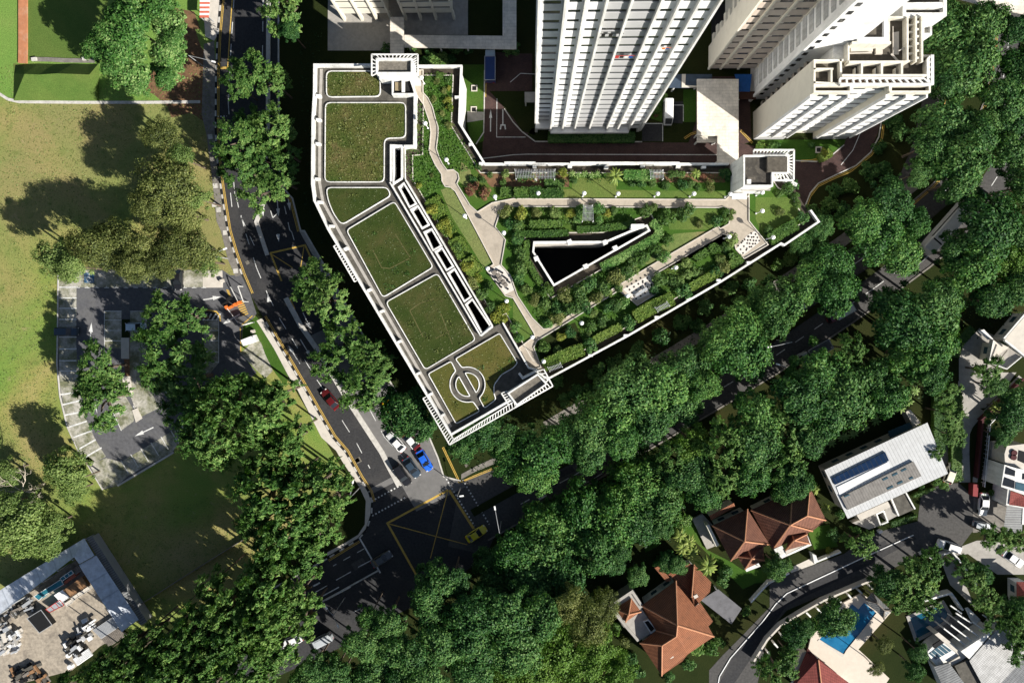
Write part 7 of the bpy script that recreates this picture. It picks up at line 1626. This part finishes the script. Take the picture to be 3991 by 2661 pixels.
row('in the grove right of the work yard', 'trees right of the work yard', [(610,1335,66,'mid'),(690,1360,52,'mid'),(540,1385,62,'mid'),(490,1335,36,'mid'),(620,1410,62,'mid'),(700,1420,44,'mid'),(540,1450,62,'mid'),(460,1430,50,'mid'),(640,1470,56,'mid'),(580,1510,56,'mid'),(480,1500,60,'mid'),(400,1480,52,'mid'),(345,1490,36,'mid'),(400,1540,56,'mid'),(310,1530,50,'mid'),(250,1555,42,'mid'),(500,1555,52,'mid'),(365,1440,26,'mid'),(575,1430,50,'mid'),(510,1420,46,'mid'),(650,1390,46,'mid'),(440,1530,46,'mid'),(590,1365,44,'mid'),(525,1490,46,'mid'),(430,1455,36,'mid'),(345,1535,40,'mid'),(610,1550,40,'mid'),(318,1468,34,'mid'),(262,1512,36,'mid'),(215,1545,32,'mid'),(165,1562,26,'mid'),(300,1500,34,'mid'),(505,1462,52,'mid'),(432,1502,50,'mid'),(572,1442,52,'mid'),(362,1512,42,'mid'),(622,1402,48,'mid'),(552,1412,46,'mid'),(470,1470,44,'mid')], 15.5, flat=2.1)  # list ends with the hidden low trees added as sun blockers
row('at the left edge above the work yard', 'pale trees at the left edge', [(8,1085,34,'pale'),(50,1190,56,'pale'),(165,1130,30,'pale'),(25,1225,52,'pale'),(80,1230,52,'pale'),(150,1080,48,'pale'),(120,1205,38,'pale'),(180,1100,30,'pale'),(15,1160,38,'pale'),(105,1245,36,'pale')], 7.5)
row('between the roof garden and the avenue', 'trees between roof garden and avenue', [(1058,1028,30,'ave'),(1105,985,42,'dark'),(1175,1055,54,'ave'),(1235,1040,60,'ave'),(1225,1090,44,'ave'),(1300,1010,52,'ave'),(1352,1040,42,'ave'),(1360,995,52,'ave'),(1425,1010,48,'ave'),(1400,950,60,'ave'),(1440,890,62,'ave'),(1495,965,58,'ave'),(1515,880,64,'ave'),(1560,925,52,'ave'),(1570,845,58,'ave'),(1610,885,42,'ave'),(1150,1000,36,'dark')], 9)
row('in the avenue row from the garden to the coach', 'avenue trees on the garden side', [(1690,755,54,'ave'),(1700,810,52,'ave'),(1650,785,40,'ave'),(1785,700,58,'ave'),(1775,745,42,'ave'),(1745,690,36,'ave'),(1890,625,62,'ave'),(1915,670,50,'ave'),(1855,650,42,'ave'),(1910,600,42,'ave'),(2015,540,62,'ave'),(2060,585,46,'ave'),(1980,505,44,'ave'),(2045,465,56,'ave'),(2100,510,34,'ave'),(1880,520,30,'dark'),(1840,560,28,'dark')], 9)
row('beside the cream block and the upper avenue', 'upper avenue trees', [(2175,290,62,'dark'),(2200,365,66,'dark'),(2135,335,46,'dark'),(2240,320,48,'dark'),(2195,420,48,'dark'),(2105,400,30,'dark'),(2170,85,62,'dark'),(2215,145,68,'dark'),(2250,60,52,'dark'),(2180,185,46,'dark'),(2160,40,40,'dark'),(2300,235,52,'dark'),(2265,280,42,'dark'),(2335,170,46,'dark'),(2345,70,42,'dark'),(2325,350,52,'dark'),(2345,430,58,'dark'),(2320,290,40,'dark')], 9.5, top, lambda q: q[1])
row('in the belt above the concrete drive', 'belt trees, upper part', [(2255,520,62,'dark'),(2310,600,64,'dark'),(2235,610,60,'dark'),(2280,690,50,'dark'),(2195,575,42,'dark'),(2160,685,46,'dark'),(2120,715,62,'dark'),(2140,790,54,'dark'),(2060,745,62,'dark'),(2085,815,60,'dark'),(2000,865,58,'dark'),(2030,910,46,'dark'),(1950,800,38,'dark'),(1935,900,58,'dark'),(2130,860,44,'dark'),(2340,540,46,'dark'),(2345,660,40,'dark'),(2165,900,34,'mid'),(2180,950,30,'mid')], 9.5, top, lambda q: q[1])
row('in the middle belt below the avenue', 'belt trees, middle part', [(1880,855,58,'dark'),(1895,950,54,'dark'),(1830,910,62,'dark'),(1800,985,62,'dark'),(1855,1005,46,'dark'),(1740,950,62,'dark'),(1730,1025,64,'dark'),(1795,1070,46,'dark'),(1660,1015,62,'dark'),(1660,1090,56,'dark'),(1590,1015,58,'dark'),(1585,1085,60,'dark'),(1720,1095,44,'dark'),(1620,1130,36,'dark'),(1815,1100,34,'dark'),(1540,1050,40,'dark')], 10)
row('in the lower belt right of the junction', 'belt trees, lower part', [(1470,1090,58,'dark'),(1510,1150,56,'dark'),(1430,1150,64,'dark'),(1402,1148,46,'dark'),(1400,1210,60,'dark'),(1470,1200,56,'dark'),(1335,1180,58,'dark'),(1310,1240,64,'dark'),(1365,1265,52,'dark'),(1265,1210,54,'dark'),(1240,1275,64,'dark'),(1180,1270,58,'dark'),(1290,1320,58,'dark'),(1220,1345,60,'dark'),(1150,1335,56,'dark'),(1135,1295,42,'dark'),(1420,1265,36,'dark'),(1520,1210,26,'dark'),(1280,1170,36,'dark')], 6.5)
row('in the dark grove below the junction', 'grove trees below the junction', [(1165,1405,60,'dark'),(1245,1410,56,'dark'),(1085,1400,60,'dark'),(1090,1470,60,'dark'),(1000,1345,54,'dark'),(985,1395,42,'dark'),(1175,1490,60,'dark'),(1010,1475,50,'dark'),(950,1500,42,'dark'),(890,1430,38,'dark'),(870,1520,46,'dark'),(1040,1330,36,'dark'),(1080,1540,50,'dark'),(980,1550,46,'dark'),(780,1560,40,'dark'),(1300,1390,46,'olive'),(1350,1430,44,'olive'),(700,1560,36,'dark'),(832,1478,42,'dark'),(908,1482,44,'dark'),(848,1562,40,'dark'),(925,1552,44,'dark'),(770,1540,40,'dark'),(850,1415,30,'ave'),(720,1535,34,'ave')], 12)
row('in the bright grove left of the terracotta villa', 'bright grove trees', [(1285,1490,70,'bright'),(1370,1480,52,'bright'),(1225,1540,58,'bright'),(1345,1545,62,'bright'),(1420,1540,42,'bright'),(1150,1560,48,'bright'),(1330,1440,40,'bright'),(1390,1390,36,'olive')], 8)
row('in the gardens of the right-hand houses', 'house garden trees', [(1967,1241,36,'mid'),(1783,1298,32,'dark'),(2088,1330,60,'mid'),(2060,1370,42,'mid'),(2125,1300,40,'mid'),(2040,1335,36,'dark'),(2115,1375,38,'mid'),(1915,1417,40,'dark'),(1827,1457,34,'dark'),(1850,1440,22,'dark'),(2210,1300,26,'mid'),(2235,1330,28,'mid'),(2258,1370,34,'mid'),(2285,1410,36,'mid'),(2320,1440,40,'mid'),(2340,1490,40,'mid'),(2335,1395,32,'dark'),(2250,1316,26,'dark'),(2270,1227,30,'mid'),(2304,1237,30,'mid'),(2338,1241,26,'mid'),(1783,1531,50,'mid'),(1810,1500,26,'mid'),(2108,1495,24,'dark'),(2100,1535,26,'dark'),(2030,1480,20,'olive'),(2012,1535,17,'olive'),(2263,850,36,'mid'),(2285,885,26,'dark'),(2317,950,48,'dark'),(2342,925,42,'dark'),(2300,1000,26,'dark'),(1530,1290,26,'dark'),(1553,1297,22,'dark'),(1465,1320,26,'dark'),(1405,1290,30,'dark'),(2190,1000,24,'mid'),(1835,1110,30,'dark'),(1800,1130,26,'dark'),(2150,1040,18,'mid')], 6.0, 'from left', lambda q: q[0], .6)
# bushes on the ground
def gbushes(desc, group, items):
    for i, q in enumerate(sorted(items, key=lambda q: q[1])): shrub(q[0], q[1], q[2], q[3], q[4], '%s bush, %s from the left %s' % (COLN[q[4]], ORD[i], desc), group, 0.0, 1.0, 'bush')
gbushes('behind the stair tower below the covered walkway', 'bushes behind the stair tower', [('A2',1050,315,50,'mid'),('A2',1180,360,45,'dark'),('A2',1200,420,50,'mid'),('A2',1260,400,55,'mid'),('A2',1355,325,50,'dark'),('A2',1130,420,46,'dark'),('A2',1320,400,40,'dark'),('A2',1440,340,34,'dark'),('A2',880,330,40,'dark'),('A2',1730,330,60,'dark')])
gbushes('along the brick driveway and tower foot', 'bushes by the brick driveway', [('A3',985,700,34,'mid'),('A3',960,740,34,'mid'),('A3',1030,650,26,'mid'),('A3',945,750,30,'hedge'),('A3',970,785,16,'red'),('A4',20,1000,36,'mid'),('A4',60,985,30,'mid'),('A4',390,1040,40,'yellow'),('A4',300,985,24,'dark')])
gbushes('on the slope below the brick drive', 'bushes on the slope below the brick drive', [('A4',850,820,70,'dark'),('A4',760,1000,50,'dark'),('A4',690,1160,70,'dark'),('A4',560,1250,65,'mid'),('A4',460,1290,60,'dark'),('A4',420,1400,70,'mid'),('A4',310,1440,65,'mid'),('A4',520,1420,60,'dark'),('A4',900,900,60,'dark'),('A4',800,1150,60,'dark'),('B4',150,180,60,'mid'),('B4',330,60,80,'dark'),('B4',260,150,60,'dark'),('B4',80,230,50,'mid')])
gbushes('in the shade between roof garden and avenue', 'shade bushes below the roof garden', [('B3',1480,380,55,'dark'),('B3',1600,360,55,'dark'),('B3',1300,520,60,'dark'),('B3',1150,620,70,'dark'),('B3',1000,720,70,'dark'),('B3',1250,640,60,'dark'),('B3',850,820,70,'dark'),('B3',700,900,70,'dark'),('B3',560,970,60,'dark'),('B3',430,1100,65,'dark'),('B3',520,1080,60,'dark'),('B3',300,1020,50,'dark'),('B3',1640,450,60,'dark'),('B3',1530,480,50,'dark'),('B3',620,1030,60,'dark'),('B3',350,1150,55,'dark')])
gbushes('in the villa gardens below the belt trees', 'bushes in the villa gardens', [('C3',1150,470,55,'mid'),('C3',1130,530,50,'mid'),('C3',1000,740,50,'dark'),('C3',1100,750,50,'dark'),('C3',1440,820,60,'dark'),('C3',1420,880,50,'dark'),('C3',1250,1330,60,'mid'),('C3',1340,1340,60,'mid'),('C3',1400,1290,45,'mid'),('C3',1200,1450,50,'dark'),('C3',700,1180,40,'mid'),('C3',760,1280,45,'olive'),('C3',800,1400,55,'dark'),('C3',850,1500,55,'dark'),('C3',1060,1530,45,'dark'),('C3',1580,1080,40,'mid'),('C4',420,670,26,'yellow'),('C4',500,420,40,'dark'),('C4',450,560,50,'dark'),('C4',1200,220,40,'mid'),('C4',1160,200,36,'mid'),('C4',1050,250,30,'dark'),('C4',1470,290,34,'mid'),('C4',1530,280,30,'mid'),('C4',200,1370,30,'yellow'),('C4',170,1390,30,'yellow'),('C4',1330,790,46,'dark'),('C4',1230,730,40,'mid')])
# bare pale-branched tree at the left
def bare_tree(label, x, y, zc=10.5):
    p = tp('C1', x, y, 0); rr = random.Random(9); r = thing('bare_tree', label, 'tree', (p.x,p.y,0), world=False); m_ = MB(); m_.tube([(0,0,0),(.1,0,4.5),(0,.1,7.5)], [.3,.24,.16], 7); o = bpy.data.objects.new('trunk', m_.mesh('trunk', M['palebark'])); COL.objects.link(o); o.parent = r
    m_ = MB()
    def br(a, d, l, rad, n):
        b = a+d*l; mid = a.lerp(b,.5)+rdir(rr)*l*.12; m_.tube([a, mid, b], [rad, rad*.8, rad*.55], 5)
        if n:
            for k in range(3): br(b if k else mid, (d+rdir(rr,-.3)*.9).normalized(), l*.68, rad*.55, n-1)
    for k in range(6): a_ = k*1.05; br(Vector((0,.1,6.5+k*.15)), Vector((math.cos(a_), math.sin(a_), .35)).normalized(), 2.7, .13, 3)
    o = bpy.data.objects.new('branches', m_.mesh('branches', M['palebark'])); COL.objects.link(o); o.parent = r
bare_tree('bare pale-branched tree standing among pale green crowns at the left edge', 300, 215)
# undergrowth below the tree belts, deep shade painted into its leaf colour: one mass
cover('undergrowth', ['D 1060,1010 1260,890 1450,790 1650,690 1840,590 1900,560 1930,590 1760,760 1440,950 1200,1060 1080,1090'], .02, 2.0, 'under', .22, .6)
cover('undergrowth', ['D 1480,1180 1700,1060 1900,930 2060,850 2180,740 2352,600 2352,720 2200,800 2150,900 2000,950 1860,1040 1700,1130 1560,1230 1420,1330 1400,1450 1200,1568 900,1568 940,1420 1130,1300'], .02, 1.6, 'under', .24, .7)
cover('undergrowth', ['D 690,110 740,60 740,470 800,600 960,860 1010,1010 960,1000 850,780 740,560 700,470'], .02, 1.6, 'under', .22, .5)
for o in list(bpy.data.objects):
    if '_w' in o.keys(): del o['_w']
